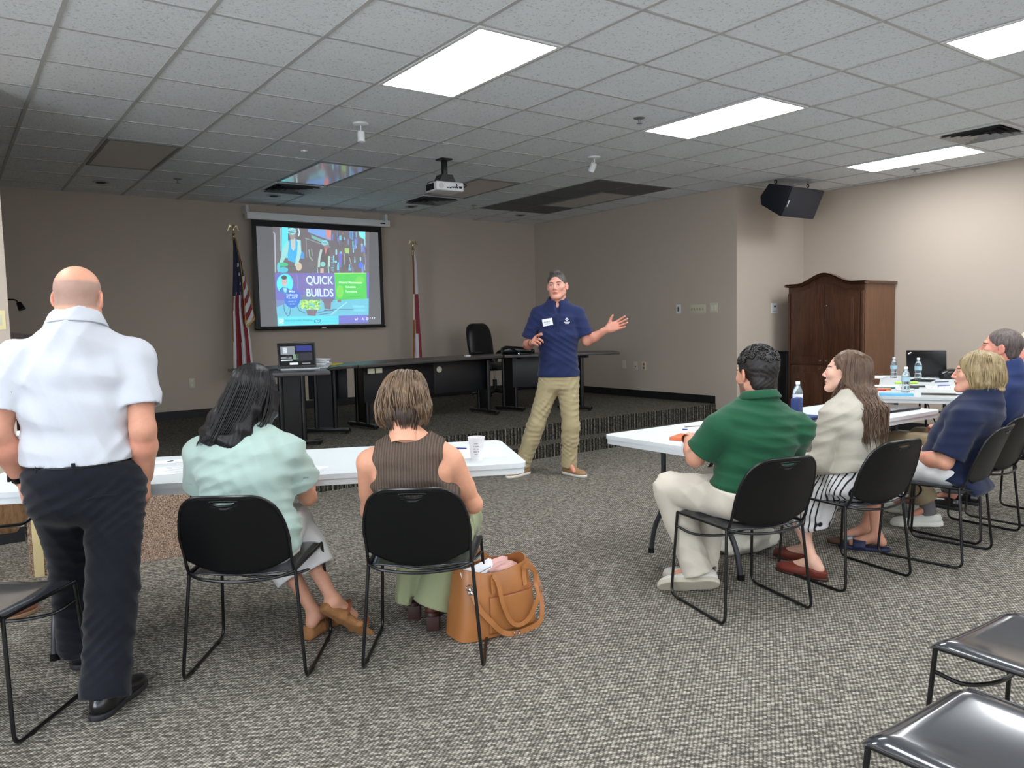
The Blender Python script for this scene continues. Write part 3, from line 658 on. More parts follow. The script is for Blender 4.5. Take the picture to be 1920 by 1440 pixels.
# ------------------------------------------------------------------ flags
def flag(name, label, x, y, z0, ztop, zc, builder):
    t = thing(name, label, 'flag', (x, y, STG))
    def L(z): return z - STG
    b = NB(); add_lathe(b, [(0, 0), (0.15, 0), (0.15, 0.02), (0.05, 0.045), (0.028, 0.10), (0.0, 0.10)]); obj('base', b, M_brass, t)
    b = NB(); add_tube(b, [(0, 0, 0.05), (0, 0, L(zc) + 0.05)], 0.0125, 12); obj('pole', b, mat('flag_pole_wood', (96, 64, 40), 0.4), t)
    b = NB(); zz = L(zc)
    add_lathe(b, [(0, zz), (0.017, zz), (0.017, zz + 0.045), (0.012, zz + 0.05), (0.012, zz + 0.07), (0.022, zz + 0.085), (0.012, zz + 0.10), (0.010, zz + 0.125), (0.0, zz + 0.13)], seg=16)
    return t, b, zz + 0.125
def eagle(b, z, spread):
    # body, head, two raised wings with feather tips, tail
    add_lathe(b, [(0, -0.005), (0.012, 0.0), (0.016, 0.02), (0.013, 0.04), (0.008, 0.052), (0.010, 0.062), (0.006, 0.072), (0, 0.075)], c=(0, 0, z), seg=12)
    add_tube(b, [(0, -0.006, z + 0.064), (0.003, -0.018, z + 0.060)], [0.005, 0.001], 6)
    for s in (-1, 1):
        for k in range(5):
            w = (k + 1) / 5
            add_tube(b, smooth_path([(s * 0.01, 0, z + 0.035), (s * (0.035 + 0.01 * w), 0.002, z + 0.045 + spread * 0.6 * w), (s * (0.07 - 0.006 * k), 0.004, z + 0.02 + spread - 0.018 * (4 - k))], 4), [0.006] * 4 + [0.007, 0.005, 0.005, 0.004, 0.002], 6, flat=(1, 0.7))
RED, WHT, BLU, GLD = lin((132, 20, 38)), lin((214, 212, 214)), lin((28, 30, 62)), lin((196, 160, 78))
def f_flag(tt, c):
    a = tt.node('ShaderNodeVertexColor', layer_name='Col'); tt.link(a.outputs[0], tt.b.inputs['Base Color'])
    tt.bump(tt.noise(tt.coord(), 300, 2), 0.15, 0.001); tt.b.inputs['Sheen Weight'].default_value = 0.3
M_flag = mat('flag_cloth', (200, 200, 200), 0.6, fn=f_flag)
def sheet(nm, t, nu, nv, pos, colr, thick=0.002):
    V = []; 
    for j in range(nv + 1):
        for i in range(nu + 1): V.append(pos(i / nu, j / nv))
    F = [(j * (nu + 1) + i, j * (nu + 1) + i + 1, (j + 1) * (nu + 1) + i + 1, (j + 1) * (nu + 1) + i) for j in range(nv) for i in range(nu)]
    me = bpy.data.meshes.new(nm); me.from_pydata(V, [], F); ca = me.color_attributes.new('Col', 'FLOAT_COLOR', 'CORNER'); cc = []
    for j in range(nv):
        for i in range(nu): cc += [(*colr((i + .5) / nu, (j + .5) / nv), 1)] * 4
    ca.data.foreach_set('color', np.array(cc, dtype=np.float32).ravel())
    o = obj(nm, me, M_flag, t, angle=0); m = o.modifiers.new('t', 'SOLIDIFY'); m.thickness = thick; return o
def interp(v, tab):
    for (a, x), (b, y) in zip(tab, tab[1:]):
        if v <= b: return x + (y - x) * (v - a) / (b - a)
    return tab[-1][1]
t, b, ze = flag('striped_flag', 'furled star-spangled striped flag with gold fringe left of the screen', 2.372, 4.98, STG, 2.72, 2.46, None)
eagle(b, ze, 0.045); obj('eagle_finial', b, M_brass, t)
zt = 2.50 - STG
def pos_us(u, v):
    z = zt - v * 1.66; l = interp(v, [(0, -0.012), (.05, -0.02), (.3, -0.045), (.55, -0.075), (1, -0.105)]); r = interp(v, [(0, 0.012), (.05, 0.03), (.2, 0.08), (.32, 0.10), (.5, 0.08), (.75, 0.13), (1, 0.15)])
    x = l + (r - l) * u; y = -0.035 - 0.022 * math.sin(u * 3 * math.pi * 1.5 + 0.4) * (0.2 + v) - 0.05 * (1 - abs(2 * u - 1)) * v; return (x, y, z)
def col_us(u, v):
    if v < 0.43 - 0.02 * u and u < 0.9:
        zz = v * 1.66; xx = u * 0.12
        gy = (zz + 0.25 * xx) / 0.115; k = round(gy)
        if k >= 3 and abs(gy - k) < 0.17:
            gx = (u * interp(v, [(0, .2), (.43, 1)]) - 0.28 - 0.09 * (k % 3)) / 0.30
            if abs(gx - round(gx)) < 0.12 and gx > -0.2: return WHT
        return BLU
    if u < 0.03 or u > 0.97: return GLD
    uu = u + 0.10 * (v - 0.4)
    for a, bb, c in ((0, .07, RED), (.07, .22, WHT), (.22, .48, RED), (.48, .72, WHT), (.72, .93, RED), (.93, 2, WHT)):
        if uu < bb: return c
sheet('striped_cloth', t, 44, 150, pos_us, col_us)
def pos_us2(u, v):   # the fold that hangs in front at the right
    z = zt - 0.30 - v * 0.80 + 0.10 * u * v; r = interp(v, [(0, 0.05), (.3, 0.10), (.7, 0.155), (1, 0.185)]); l = interp(v, [(0, 0.035), (1, 0.06)])
    return (l + (r - l) * u, -0.10 - 0.02 * math.sin(u * 5), z)
def col_us2(u, v):
    if v > 0.955 or u > 0.96: return GLD
    if v < 0.22: return BLU
    k = int((v * 0.8 + 0.10 * u) / 0.092); return RED if k % 2 else WHT
sheet('front_fold', t, 14, 90, pos_us2, col_us2)
b = NB(); add_tube(b, smooth_path([(0.0, -0.05, zt), (0.03, -0.11, zt - 0.3), (0.05, -0.125, zt - 0.75), (0.055, -0.125, zt - 0.95)]), 0.004, 6); add_tube(b, [(0.055, -0.125, zt - 0.95), (0.055, -0.125, zt - 1.04)], [0.006, 0.014], 8); obj('gold_cord', b, mat('gold_braid', (190, 150, 60), 0.5, metal=0.3), t)
t, b, ze = flag('state_flag', 'furled white flag with red bars right of the screen', 4.845, 4.98, STG, 2.61, 2.37, None)
eagle(b, ze, 0.06); obj('eagle_finial', b, M_brass, t)
zt2 = 2.42 - STG
def pos_al(u, v):
    z = zt2 - v * 1.55; l = interp(v, [(0, -0.012), (.05, -0.02), (.4, -0.045), (1, -0.085)]); r = interp(v, [(0, 0.012), (.1, 0.035), (.5, 0.06), (1, 0.085)])
    return (l + (r - l) * u, -0.03 - 0.02 * math.sin(u * 3 * math.pi + 0.5) * (0.3 + v) - 0.03 * (1 - abs(2 * u - 1)) * v, z)
def col_al(u, v):
    if u < 0.035: return GLD
    if u > 0.975: return GLD
    if v < 0.38: return RED if u < 0.36 + 0.1 * v else WHT
    if v < 0.62: return WHT if u < 0.22 else (RED if u < 0.66 + 0.3 * (v - .38) else (WHT if u > 0.8 else RED))
    if v < 0.74: return RED if u < 0.16 else (WHT if u < 0.30 else (GLD if u < 0.42 else (RED if u < 0.8 else WHT)))
    return RED if u < 0.18 * (1.6 - v) else (WHT if u < 0.62 else (RED if u < 0.86 else (WHT if u < 0.93 else RED)))
sheet('white_red_cloth', t, 44, 120, pos_al, col_al)

# ------------------------------------------------------------------ stage desks
M_desk = mat('charcoal_laminate', (62, 58, 58), 0.32, fn=f_wood(lin((50, 47, 47)), lin((70, 66, 65)), (3, 3, 3)))
M_panel = mat('black_panel', (15, 17, 22), 0.4)
ZD = 1.01
def desk_top(t, poly, o):
    b = NB(); add_prism(b, [(x - o[0], y - o[1]) for x, y in poly], ZD - 0.03 - STG, ZD - STG); bmesh.ops.recalc_face_normals(b, faces=b.faces); bevel_all(b, 0.005, 2, 60)
    obj('tabletop', b, M_desk, t)
def curve2(a, b, c, n=8): return [((1 - k / n) ** 2 * a[0] + 2 * (k / n) * (1 - k / n) * b[0] + (k / n) ** 2 * c[0], (1 - k / n) ** 2 * a[1] + 2 * (k / n) * (1 - k / n) * b[1] + (k / n) ** 2 * c[1]) for k in range(n + 1)]
def tleg(t, c, d, length, o, sep=0.2):
    """T leg: foot bar along d centred at c, two posts joined by a panel"""
    d = Vector((d[0], d[1], 0)).normalized(); c = Vector((c[0] - o[0], c[1] - o[1], 0)); ang = math.atan2(d.y, d.x); R = Matrix.Rotation(ang, 3, 'Z')
    b = NB(); add_box(b, c + Vector((0, 0, 0.035)), (length, 0.06, 0.035), rot=R, bev=0.008)
    for s in (-1, 1):
        add_tube(b, [c + d * s * sep / 2 + Vector((0, 0, 0.04)), c + d * s * sep / 2 + Vector((0, 0, ZD - STG - 0.03))], 0.024, 12); add_lathe(b, [(0, 0), (0.018, 0), (0.018, 0.02), (0, 0.02)], c=c + d * s * (length / 2 - 0.03), seg=12)
    add_box(b, c + Vector((0, 0, 0.36)), (sep, 0.012, 0.60), rot=R); add_box(b, c + Vector((0, 0, ZD - STG - 0.045)), (length * 0.8, 0.05, 0.03), rot=R)
    obj('leg', b, M_blackmet, t)
def modesty(t, a, bb, z0, z1, o, name='modesty_panel'):
    a = Vector((a[0] - o[0], a[1] - o[1], 0)); bb = Vector((bb[0] - o[0], bb[1] - o[1], 0)); d = bb - a; R = Matrix.Rotation(math.atan2(d.y, d.x), 3, 'Z')
    b = NB(); add_box(b, (a + bb) / 2 + Vector((0, 0, (z0 + z1) / 2)), (d.length, 0.016, z1 - z0), rot=R, bev=0.003); obj(name, b, M_panel, t)
o = (2.2, 2.4); t = thing('training_desk', 'charcoal corner desk carrying the open laptop at the left end of the row', 'desk', (*o, STG))
desk_top(t, [(1.55, 1.78)] + [(2.08, 1.52)] + curve2((2.16, 1.75), (2.3, 2.33), (2.72, 2.30)) + [(2.80, 2.92), (2.2, 3.15), (1.62, 2.9)], o)
tleg(t, (1.94, 2.08), (1, -0.08), 0.52, o); tleg(t, (2.53, 2.74), (1, -1), 0.50, o)
modesty(t, (2.43, 2.92), (2.72, 2.62), 0.34, 0.66, o); modesty(t, (1.80, 2.10), (2.02, 2.08), 0.34, 0.58, o)
o = (3.8, 2.8); t = thing('training_desk', 'long charcoal desk in the middle of the stage row with a round cable port', 'desk', (*o, STG))
desk_top(t, [(2.69, 2.26), (3.3, 2.44), (4.1, 2.63), (4.74, 2.72), (4.74, 3.32), (4.0, 3.25), (3.3, 3.08), (2.82, 2.91)], o)
tleg(t, (2.99, 2.86), (0.1, -1), 0.56, o); tleg(t, (4.64, 2.99), (0.02, -1), 0.56, o)
modesty(t, (2.85, 2.52), (3.85, 2.82), 0.30, 0.665, o); modesty(t, (3.85, 2.82), (4.64, 2.95), 0.30, 0.665, o)
b = NB(); add_lathe(b, [(0, 0), (0.034, 0), (0.034, -0.006), (0, -0.006)], seg=24, mtx=Matrix.Translation((3.92 - o[0], 2.81 - o[1], 0.575)) @ Matrix.Rotation(math.radians(90), 4, 'X') @ Matrix.Scale(-1, 4, (0, 0, 1))); obj('cable_port', b, M_ivory, t)
for (x, y) in ((2.90, 2.43), (3.0, 2.46)):
    b = NB(); add_box(b, (x - o[0], y - o[1], 0.625), (0.075, 0.01, 0.05), bev=0.002); obj('power_plate', b, M_ivory, t)
o = (5.5, 2.5); t = thing('training_desk', 'charcoal desk behind the speaker, tapering out to the right end', 'desk', (*o, STG))
desk_top(t, [(4.76, 2.70), (5.3, 2.42), (6.02, 2.08), (6.36, 2.56), (5.6, 3.0), (4.76, 3.30)], o)
tleg(t, (5.02, 2.98), (0.2, -1), 0.46, o); tleg(t, (5.62, 2.46), (0.4, -1), 0.46, o)
modesty(t, (4.98, 2.86), (5.55, 2.55), 0.30, 0.665, o)
def top_item(name, label, cat, loc, rz, parts, group=None):
    t = thing(name, label, cat, loc, rz, group)
    for nm, b, m in parts: obj(nm, b, m, t)
    return t
def laptop(name, label, loc, rz, w=0.31, d=0.22, tilt=20, scr=M_black, screen_art=None, body=M_black, rim=M_black):
    t = thing(name, label, 'laptop', loc, rz)   # local: keyboard towards -y, lid at +y, screen faces -y
    b = NB(); add_box(b, (0, 0, 0.009), (w, d, 0.016), bev=0.004); obj('keyboard_base', b, body, t)
    b = NB()
    for r in range(5):
        for k in range(12): add_box(b, (-w / 2 + 0.03 + k * (w - 0.06) / 11, d / 2 - 0.035 - r * 0.019, 0.018), (0.017, 0.014, 0.002))
    obj('keys', b, M_dark, t)
    R = Matrix.Translation((0, d / 2, 0.016)) @ Matrix.Rotation(math.radians(-tilt), 4, 'X')
    b = NB(); add_box(b, (0, 0, d * 0.48), (w, 0.007, d * 0.96), bev=0.003); b.transform(R); lid = obj('lid', b, rim, t)
    b = NB(); add_box(b, (0, -0.0042, d * 0.49), (w - 0.02, 0.001, d * 0.86)); b.transform(R); obj('screen', b, scr, lid, smooth=False)
    if screen_art:
        for (x0, z0, x1, z1, m) in screen_art:
            b = NB(); add_box(b, ((x0 + x1) / 2 * w, -0.0052, (z0 + z1) / 2 * d), ((x1 - x0) * w, 0.0008, (z1 - z0) * d)); b.transform(R); obj('window_tile', b, m, lid, smooth=False)
    return t
E1 = mat('screen_grey_light', (120, 125, 130), 0.6, emit=0.5); E2 = mat('screen_blue_light', (30, 40, 110), 0.6, emit=0.6); E3 = mat('screen_white_light', (210, 215, 220), 0.6, emit=0.6); E4 = mat('screen_dark_light', (30, 30, 40), 0.6, emit=0.4); E5 = mat('screen_green_light', (110, 140, 115), 0.6, emit=0.5)
art = [(-0.42, 0.50, -0.05, 0.82, E1), (-0.36, 0.55, -0.25, 0.78, E3), (-0.02, 0.62, 0.40, 0.84, E2), (-0.02, 0.24, 0.40, 0.56, E4), (-0.10, 0.30, 0.03, 0.50, E5), (-0.42, 0.34, -0.14, 0.42, E1), (-0.42, 0.26, -0.12, 0.30, E3), (-0.2, 0.10, 0.02, 0.18, E3), (0.12, 0.12, 0.34, 0.16, E1), (-0.28, 0.36, -0.2, 0.47, E4)]
laptop('laptop', 'open laptop showing slides on the corner desk of the stage', (2.01, 2.06, ZD), math.radians(-15), 0.34, 0.24, 14, M_dark, art, mat('silver_plastic', (165, 168, 172), 0.35, metal=0.5))
b = NB()
for k in range(9): add_box(b, (random.uniform(-.01, .01), random.uniform(-.01, .01), 0.004 + 0.009 * k), (0.21 + 0.01 * (k % 3), 0.28, 0.005), rot=Matrix.Rotation(random.uniform(-.12, .12), 3, 'Z') @ Matrix.Rotation(0.04, 3, 'Y'))
o = obj('paper_stack', b, M_paper); o.location = (2.31, 2.36, ZD); o.rotation_euler.z = -0.5; tag(o, 'loose stack of white papers on the stage desk behind the open laptop', 'papers')
b = NB(); add_box(b, (0, 0, 0.005), (0.17, 0.25, 0.01), bev=0.001); o = obj('legal_pad', b, mat('yellow_paper', (226, 208, 70), 0.7)); o.location = (2.57, 2.66, ZD); o.rotation_euler.z = -0.7; tag(o, 'yellow notepad on the stage desk right of the paper stack', 'notepad')
b = NB(); add_box(b, (0, 0, 0.011), (0.045, 0.17, 0.02), bev=0.006); o = obj('remote_control', b, M_black); o.location = (1.78, 2.22, ZD); o.rotation_euler.z = 1.2; tag(o, 'small black remote control on the stage desk left of the laptop', 'remote')
# black duffel bag behind the presenter
def blob(nm, secs, m, parent=None, seg=20):
    """secs: (centre, rx, rz, axis dir) stack of ellipses along x"""
    b = NB(); rings = []
    for (x, y, z, ry, rz) in secs: rings.append([b.verts.new((x, y + ry * math.copysign(abs(math.cos(a)) ** 0.8, math.cos(a)), z + rz * math.copysign(abs(math.sin(a)) ** 0.8, math.sin(a)))) for a in [2 * math.pi * k / seg for k in range(seg)]])
    for p, q in zip(rings, rings[1:]):
        for k in range(seg): b.faces.new((p[k], p[(k + 1) % seg], q[(k + 1) % seg], q[k]))
    b.faces.new(list(reversed(rings[0]))); b.faces.new(rings[-1]); bmesh.ops.recalc_face_normals(b, faces=b.faces)
    return obj(nm, b, m, parent)
t = thing('shoulder_bag', 'slumped black bag lying on the desk behind the presenter', 'bag', (5.02, 2.80, ZD), -0.35)
blob('bag_body', [(-0.2, 0, 0.045, 0.05, 0.04), (-0.15, 0, 0.055, 0.09, 0.053), (-0.02, 0, 0.05, 0.10, 0.048), (0.12, 0, 0.04, 0.09, 0.037), (0.2, 0, 0.03, 0.05, 0.027)], M_black, t)
b = NB(); add_tube(b, smooth_path([(-0.15, -0.06, 0.08), (-0.05, -0.12, 0.05), (0.0, -0.13, 0.012), (0.12, -0.12, 0.012), (0.17, -0.05, 0.05)]), 0.008, 8); obj('strap', b, M_black, t)
b = NB(); add_box(b, (-0.02, -0.125, 0.012), (0.035, 0.012, 0.016), bev=0.003); obj('buckle', b, M_chrome, t)
b = NB(); add_box(b, (0, 0, 0.01), (0.06, 0.05, 0.016), bev=0.004); o = obj('card_holder', b, M_whitem); o.location = (4.33, 2.85, ZD); tag(o, 'tiny white object on the middle stage desk in front of the office chair', 'small box')

# ------------------------------------------------------------------ executive chair on the stage
M_leather = mat('black_leather', (16, 17, 22), 0.38, fn=f_leather)
t = thing('office_chair', 'high-backed black leather office chair behind the stage desks', 'office chair', (5.80, 4.42, STG), math.radians(195))
def slab(nm, prof, x0f, th, m, parent, nx=14):
    """prof: list of (y,z,halfwidth,thickness) along the slab; puffy cross-section"""
    b = NB(); rings = []
    for (y, z, hw, tk, dy, dz) in prof:
        ring = []
        n = 24
        for k in range(n):
            a = 2 * math.pi * k / n; cx = math.copysign(abs(math.cos(a)) ** 0.45, math.cos(a)) * hw; s = math.copysign(abs(math.sin(a)) ** 0.7, math.sin(a)) * tk
            ring.append(b.verts.new((cx, y + dy * s, z + dz * s)))
        rings.append(ring)
    for p, q in zip(rings, rings[1:]):
        for k in range(len(p)): b.faces.new((p[k], p[(k + 1) % len(p)], q[(k + 1) % len(p)], q[k]))
    b.faces.new(list(reversed(rings[0]))); b.faces.new(rings[-1]); bmesh.ops.recalc_face_normals(b, faces=b.faces); return obj(nm, b, m, parent)
slab('backrest', [(-0.21, 0.42, 0.18, 0.03, 1, 0), (-0.22, 0.45, 0.235, 0.05, 1, 0), (-0.23, 0.60, 0.245, 0.06, 1, 0), (-0.25, 0.72, 0.255, 0.05, 1, 0), (-0.26, 0.76, 0.255, 0.062, 1, 0), (-0.28, 0.90, 0.25, 0.06, 1, 0), (-0.29, 0.95, 0.243, 0.066, 1, 0), (-0.305, 1.03, 0.215, 0.06, 1, 0), (-0.31, 1.07, 0.165, 0.045, 1, 0), (-0.31, 1.085, 0.12, 0.02, 1, 0)], 0, 0, M_leather, t)
slab('seat', [(-0.24, 0.46, 0.22, 0.03, 0, 1), (-0.20, 0.46, 0.25, 0.055, 0, 1), (0, 0.465, 0.26, 0.06, 0, 1), (0.18, 0.47, 0.26, 0.055, 0, 1), (0.25, 0.455, 0.24, 0.03, 0, 1)], 0, 0, M_leather, t)
for s in (-1, 1):
    b = NB(); add_tube(b, fillet([(s * 0.25, -0.18, 0.44), (s * 0.30, -0.2, 0.66), (s * 0.29, 0.1, 0.67), (s * 0.25, 0.14, 0.44)], 0.08), 0.02, 10, flat=(1, 1.4)); obj('armrest', b, M_black, t)
b = NB(); add_tube(b, [(0, 0, 0.12), (0, 0, 0.28)], 0.03, 14); obj('gas_sleeve', b, M_black, t)
b = NB(); add_tube(b, [(0, 0, 0.27), (0, 0, 0.42)], 0.015, 12); obj('gas_lift', b, M_chrome, t)
for k in range(5):
    a = 2 * math.pi * k / 5 + 0.3; d = Vector((math.cos(a), math.sin(a), 0))
    b = NB(); add_tube(b, [Vector((0, 0, 0.12)) + d * 0.02, Vector((0, 0, 0.085)) + d * 0.32], [0.03, 0.018], 10); leg = obj('base_arm', b, M_black, t)
    b = NB()
    for s in (-1, 1): add_lathe(b, [(0, -0.011), (0.024, -0.011), (0.027, 0), (0.024, 0.011), (0, 0.011)], seg=14, mtx=Matrix.Translation(d * 0.32 + Vector((0, 0, 0.027)) + Vector((-d.y, d.x, 0)) * s * 0.014) @ Matrix.Rotation(a, 4, 'Z') @ Matrix.Rotation(math.radians(90), 4, 'X'))
    add_tube(b, [d * 0.32 + Vector((0, 0, 0.03)), d * 0.32 + Vector((0, 0, 0.085))], 0.008, 8); obj('caster', b, M_black, leg)
# gooseneck lamp and lectern by the left wall of the stage
t = thing('lectern', 'dark wooden lectern top showing past the left wall edge on the stage', 'lectern', (-0.02, 3.2, STG))
b = NB(); add_box(b, (0, 0, 0.5), (0.42, 0.36, 1.0), bev=0.01); obj('cabinet', b, M_wood, t)
b = NB(); add_prism(b, [(-0.22, 0), (0.22, 0), (0.22, 0.05), (-0.22, 0.11)], -0.27, 0.27, Matrix.Translation((0, 0, 1.0)) @ Matrix.Rotation(math.radians(90), 4, 'X') @ Matrix.Rotation(math.radians(0), 4, 'Z')); bmesh.ops.recalc_face_normals(b, faces=b.faces); obj('reading_top', b, M_wood, t)
b = NB(); add_tube(b, smooth_path([(-0.15, 0.1, 1.09), (-0.16, 0.1, 1.25), (-0.12, 0.08, 1.36), (-0.03, 0.05, 1.375), (0.0, 0.05, 1.34)]), 0.007, 8); g = obj('gooseneck', b, M_black, t)
b = NB(); add_tube(b, [(0.0, 0.05, 1.35), (0.02, 0.03, 1.29)], [0.02, 0.03], 12); obj('lamp_head', b, M_black, g)
# carpeted block with wooden corner strip
t = thing('carpeted_platform', 'tan carpet-covered block with a pale wooden corner strip under the left table', 'platform', (0.17, 0.4, 0))
M_tan = mat('tan_carpet', (156, 130, 110), 0.95, fn=f_speck)
b = NB(); add_prism(b, [(-0.43, -0.01), (0.42, -0.15), (0.46, 0.5), (-0.38, 0.55)], 0.0, 0.46); bmesh.ops.recalc_face_normals(b, faces=b.faces); obj('carpet_cover', b, M_tan, t, smooth=False)
b = NB(); add_box(b, (-0.385, -0.028, 0.23), (0.05, 0.014, 0.46), rot=Matrix.Rotation(-0.16, 3, 'Z'), bev=0.002); obj('wooden_strip', b, mat('pale_pine', (222, 202, 150), 0.5), t)
# ------------------------------------------------------------------ stacking chairs
def make_chair(name, label, group):
    t = thing(name, label, 'chair', (0, 0, 0), 0, group)
    # seat shell: saddle with waterfall front
    nu, nv = 20, 24; V = []
    def spos(u, v):
        x = u * (0.218 - 0.014 * (1 - v)); y = -0.205 + v * 0.425
        z = 0.448 - 0.016 * (1 - u * u) * (0.4 + 0.6 * math.sin(v * math.pi))
        z += -0.010 * (1 - v) ** 2 - (max(0, v - 0.86) / 0.14) ** 2 * 0.030 - max(0, abs(u) - 0.86) / 0.14 * 0.012
        if v < 0.18: y -= 0.03 * (1 - u * u) * (0.18 - v) / 0.18; z += 0.0
        cr = 0.05
        return (x, y, z)
    for j in range(nv + 1):
        for i in range(nu + 1):
            u = -1 + 2 * i / nu; v = j / nv
            # rounded corners
            ex = max(0, v - 0.88) / 0.12; u2 = u * (1 - 0.10 * ex * ex * abs(u)); V.append(spos(u2, v))
    F = [(j * (nu + 1) + i, j * (nu + 1) + i + 1, (j + 1) * (nu + 1) + i + 1, (j + 1) * (nu + 1) + i) for j in range(nv) for i in range(nu)]
    me = bpy.data.meshes.new('seat'); me.from_pydata(V, [], F); o = obj('seat', me, M_seat, t, angle=0)
    m = o.modifiers.new('t', 'SOLIDIFY'); m.thickness = 0.007; m.offset = -1; m = o.modifiers.new('b', 'BEVEL'); m.width = 0.002; m.segments = 2; m.angle_limit = 1.0
    # backrest shell with hand slot
    nu, nv = 36, 30; V = []
    def bpos(u, v):
        c_ = max(0, abs(u) - 0.55) / 0.45
        zt = 0.768 - 0.014 * abs(u) ** 2 - 0.062 * c_ ** 2.2
        zb = 0.432 + 0.062 * u * u
        z = zb + (zt - zb) * v; hw = 0.200 + 0.008 * math.sin(math.pi * min(1, v * 1.1)) - 0.010 * v * v
        y = -0.215 - 0.115 * (z - 0.44) / 0.31 - 0.040 * (1 - u * u) * (0.6 + 0.4 * v)
        return (u * hw, y, z)
    keep = []
    for j in range(nv + 1):
        for i in range(nu + 1): V.append(bpos(-1 + 2 * i / nu, j / nv))
    def slot(q):   # outline of the half-moon hand slot
        return (0.27 * math.cos(q), 0.945 + (0.062 if math.sin(q) < 0 else 0.006) * math.sin(q))
    for j in range(nv):
        for i in range(nu):
            u = -1 + 2 * (i + .5) / nu; v = (j + .5) / nv
            if abs(u) < 0.262 and 0.945 - 0.066 * math.sqrt(max(0, 1 - (u / 0.27) ** 2)) < v < 0.945: continue
            keep.append((j * (nu + 1) + i, j * (nu + 1) + i + 1, (j + 1) * (nu + 1) + i + 1, (j + 1) * (nu + 1) + i))
    me = bpy.data.meshes.new('backrest'); me.from_pydata(V, [], keep); o = obj('backrest', me, M_back, t, angle=0)
    m = o.modifiers.new('t', 'SOLIDIFY'); m.thickness = 0.007; m.offset = 0
    b = NB(); add_tube(b, [Vector(bpos(*slot(2 * math.pi * k / 28))) for k in range(28)], 0.0055, 6, closed=True); obj('slot_rim', b, M_back, t)
    # frame
    r = 0.0072
    for s in (-1, 1):
        b = NB(); add_tube(b, fillet([(s * 0.208, -0.20, 0.435), (s * 0.242, -0.235, 0.0075), (s * 0.242, 0.215, 0.0075), (s * 0.222, 0.185, 0.43)], 0.045), r, 10)
        obj('sled_leg', b, M_blackmet, t)
        b = NB(); add_tube(b, fillet([(s * 0.222, 0.185, 0.43), (s * 0.216, -0.0, 0.432), (s * 0.206, -0.21, 0.433), (s * 0.206, -0.228, 0.47)], 0.04), r * 0.95, 10); obj('side_rail', b, M_blackmet, t)
    pts = [Vector((-0.206, -0.228, 0.465))] + [Vector(bpos(-1.01, v)) for v in (0.15, 0.4, 0.65, 0.85)] + [Vector(bpos(u, 1.0)) for u in (-0.94, -0.8, -0.6, -0.3, 0, 0.3, 0.6, 0.8, 0.94)] + [Vector(bpos(1.01, v)) for v in (0.85, 0.65, 0.4, 0.15)] + [Vector((0.206, -0.228, 0.465))]
    b = NB(); add_tube(b, smooth_path(pts, 4), r * 0.9, 8); obj('top_rail', b, M_blackmet, t)
    b = NB(); add_tube(b, smooth_path([(-0.208, -0.21, 0.432), (-0.14, -0.245, 0.418), (0, -0.262, 0.410), (0.14, -0.245, 0.418), (0.208, -0.21, 0.432)], 5), r * 0.9, 8); obj('rear_bar', b, M_blackmet, t)
    b = NB(); add_tube(b, smooth_path([(-0.2255, 0.19, 0.36), (-0.16, 0.13, 0.325), (0, 0.10, 0.31), (0.16, 0.13, 0.325), (0.2255, 0.19, 0.36)], 5), r * 0.9, 8); obj('cross_brace', b, M_blackmet, t)
    for s in (-1, 1):
        for y in (-0.14, 0.14):
            b = NB(); add_box(b, (s * 0.242, y, 0.007), (0.018, 0.035, 0.012), bev=0.003); obj('glide', b, M_black, t)
    return t
CH = [((0.43, -1.535), 35.5, 'black sled-base chair holding the dark-haired woman in the mint top'),
      ((1.03, -1.90), 37, 'black sled-base chair holding the woman in the brown knit tank top'),
      ((2.47, -2.40), 16, 'black sled-base chair holding the man in the green polo'),
      ((3.24, -2.48), 10, 'black sled-base chair holding the girl in the striped skirt'),
      ((3.99, -2.60), -6, 'black sled-base chair holding the blonde woman in navy and white'),
      ((4.57, -2.50), 3, 'black sled-base chair holding the man in the blue polo'),
      ((5.22, -2.56), 3, 'black sled-base chair at the right edge holding the person in pale pink'),
      ((1.86, -3.92), 4, 'empty shiny chair at lower right, the farther of two empty seats'),
      ((1.23, -4.07), 2, 'empty shiny chair in the bottom right corner, nearest the viewer'),
      ((-0.520, -1.403), 38, 'empty black chair cut off by the left edge beside the standing man')]
ch0 = make_chair('stacking_chair', CH[0][2], 'black stacking chairs')
for k, ((x, y), th, lb) in enumerate(CH):
    o = ch0 if k == 0 else copy_tree(ch0)
    o.location = (x, y, 0); o.rotation_euler = (0, 0, hd(th)); o['label'] = lb

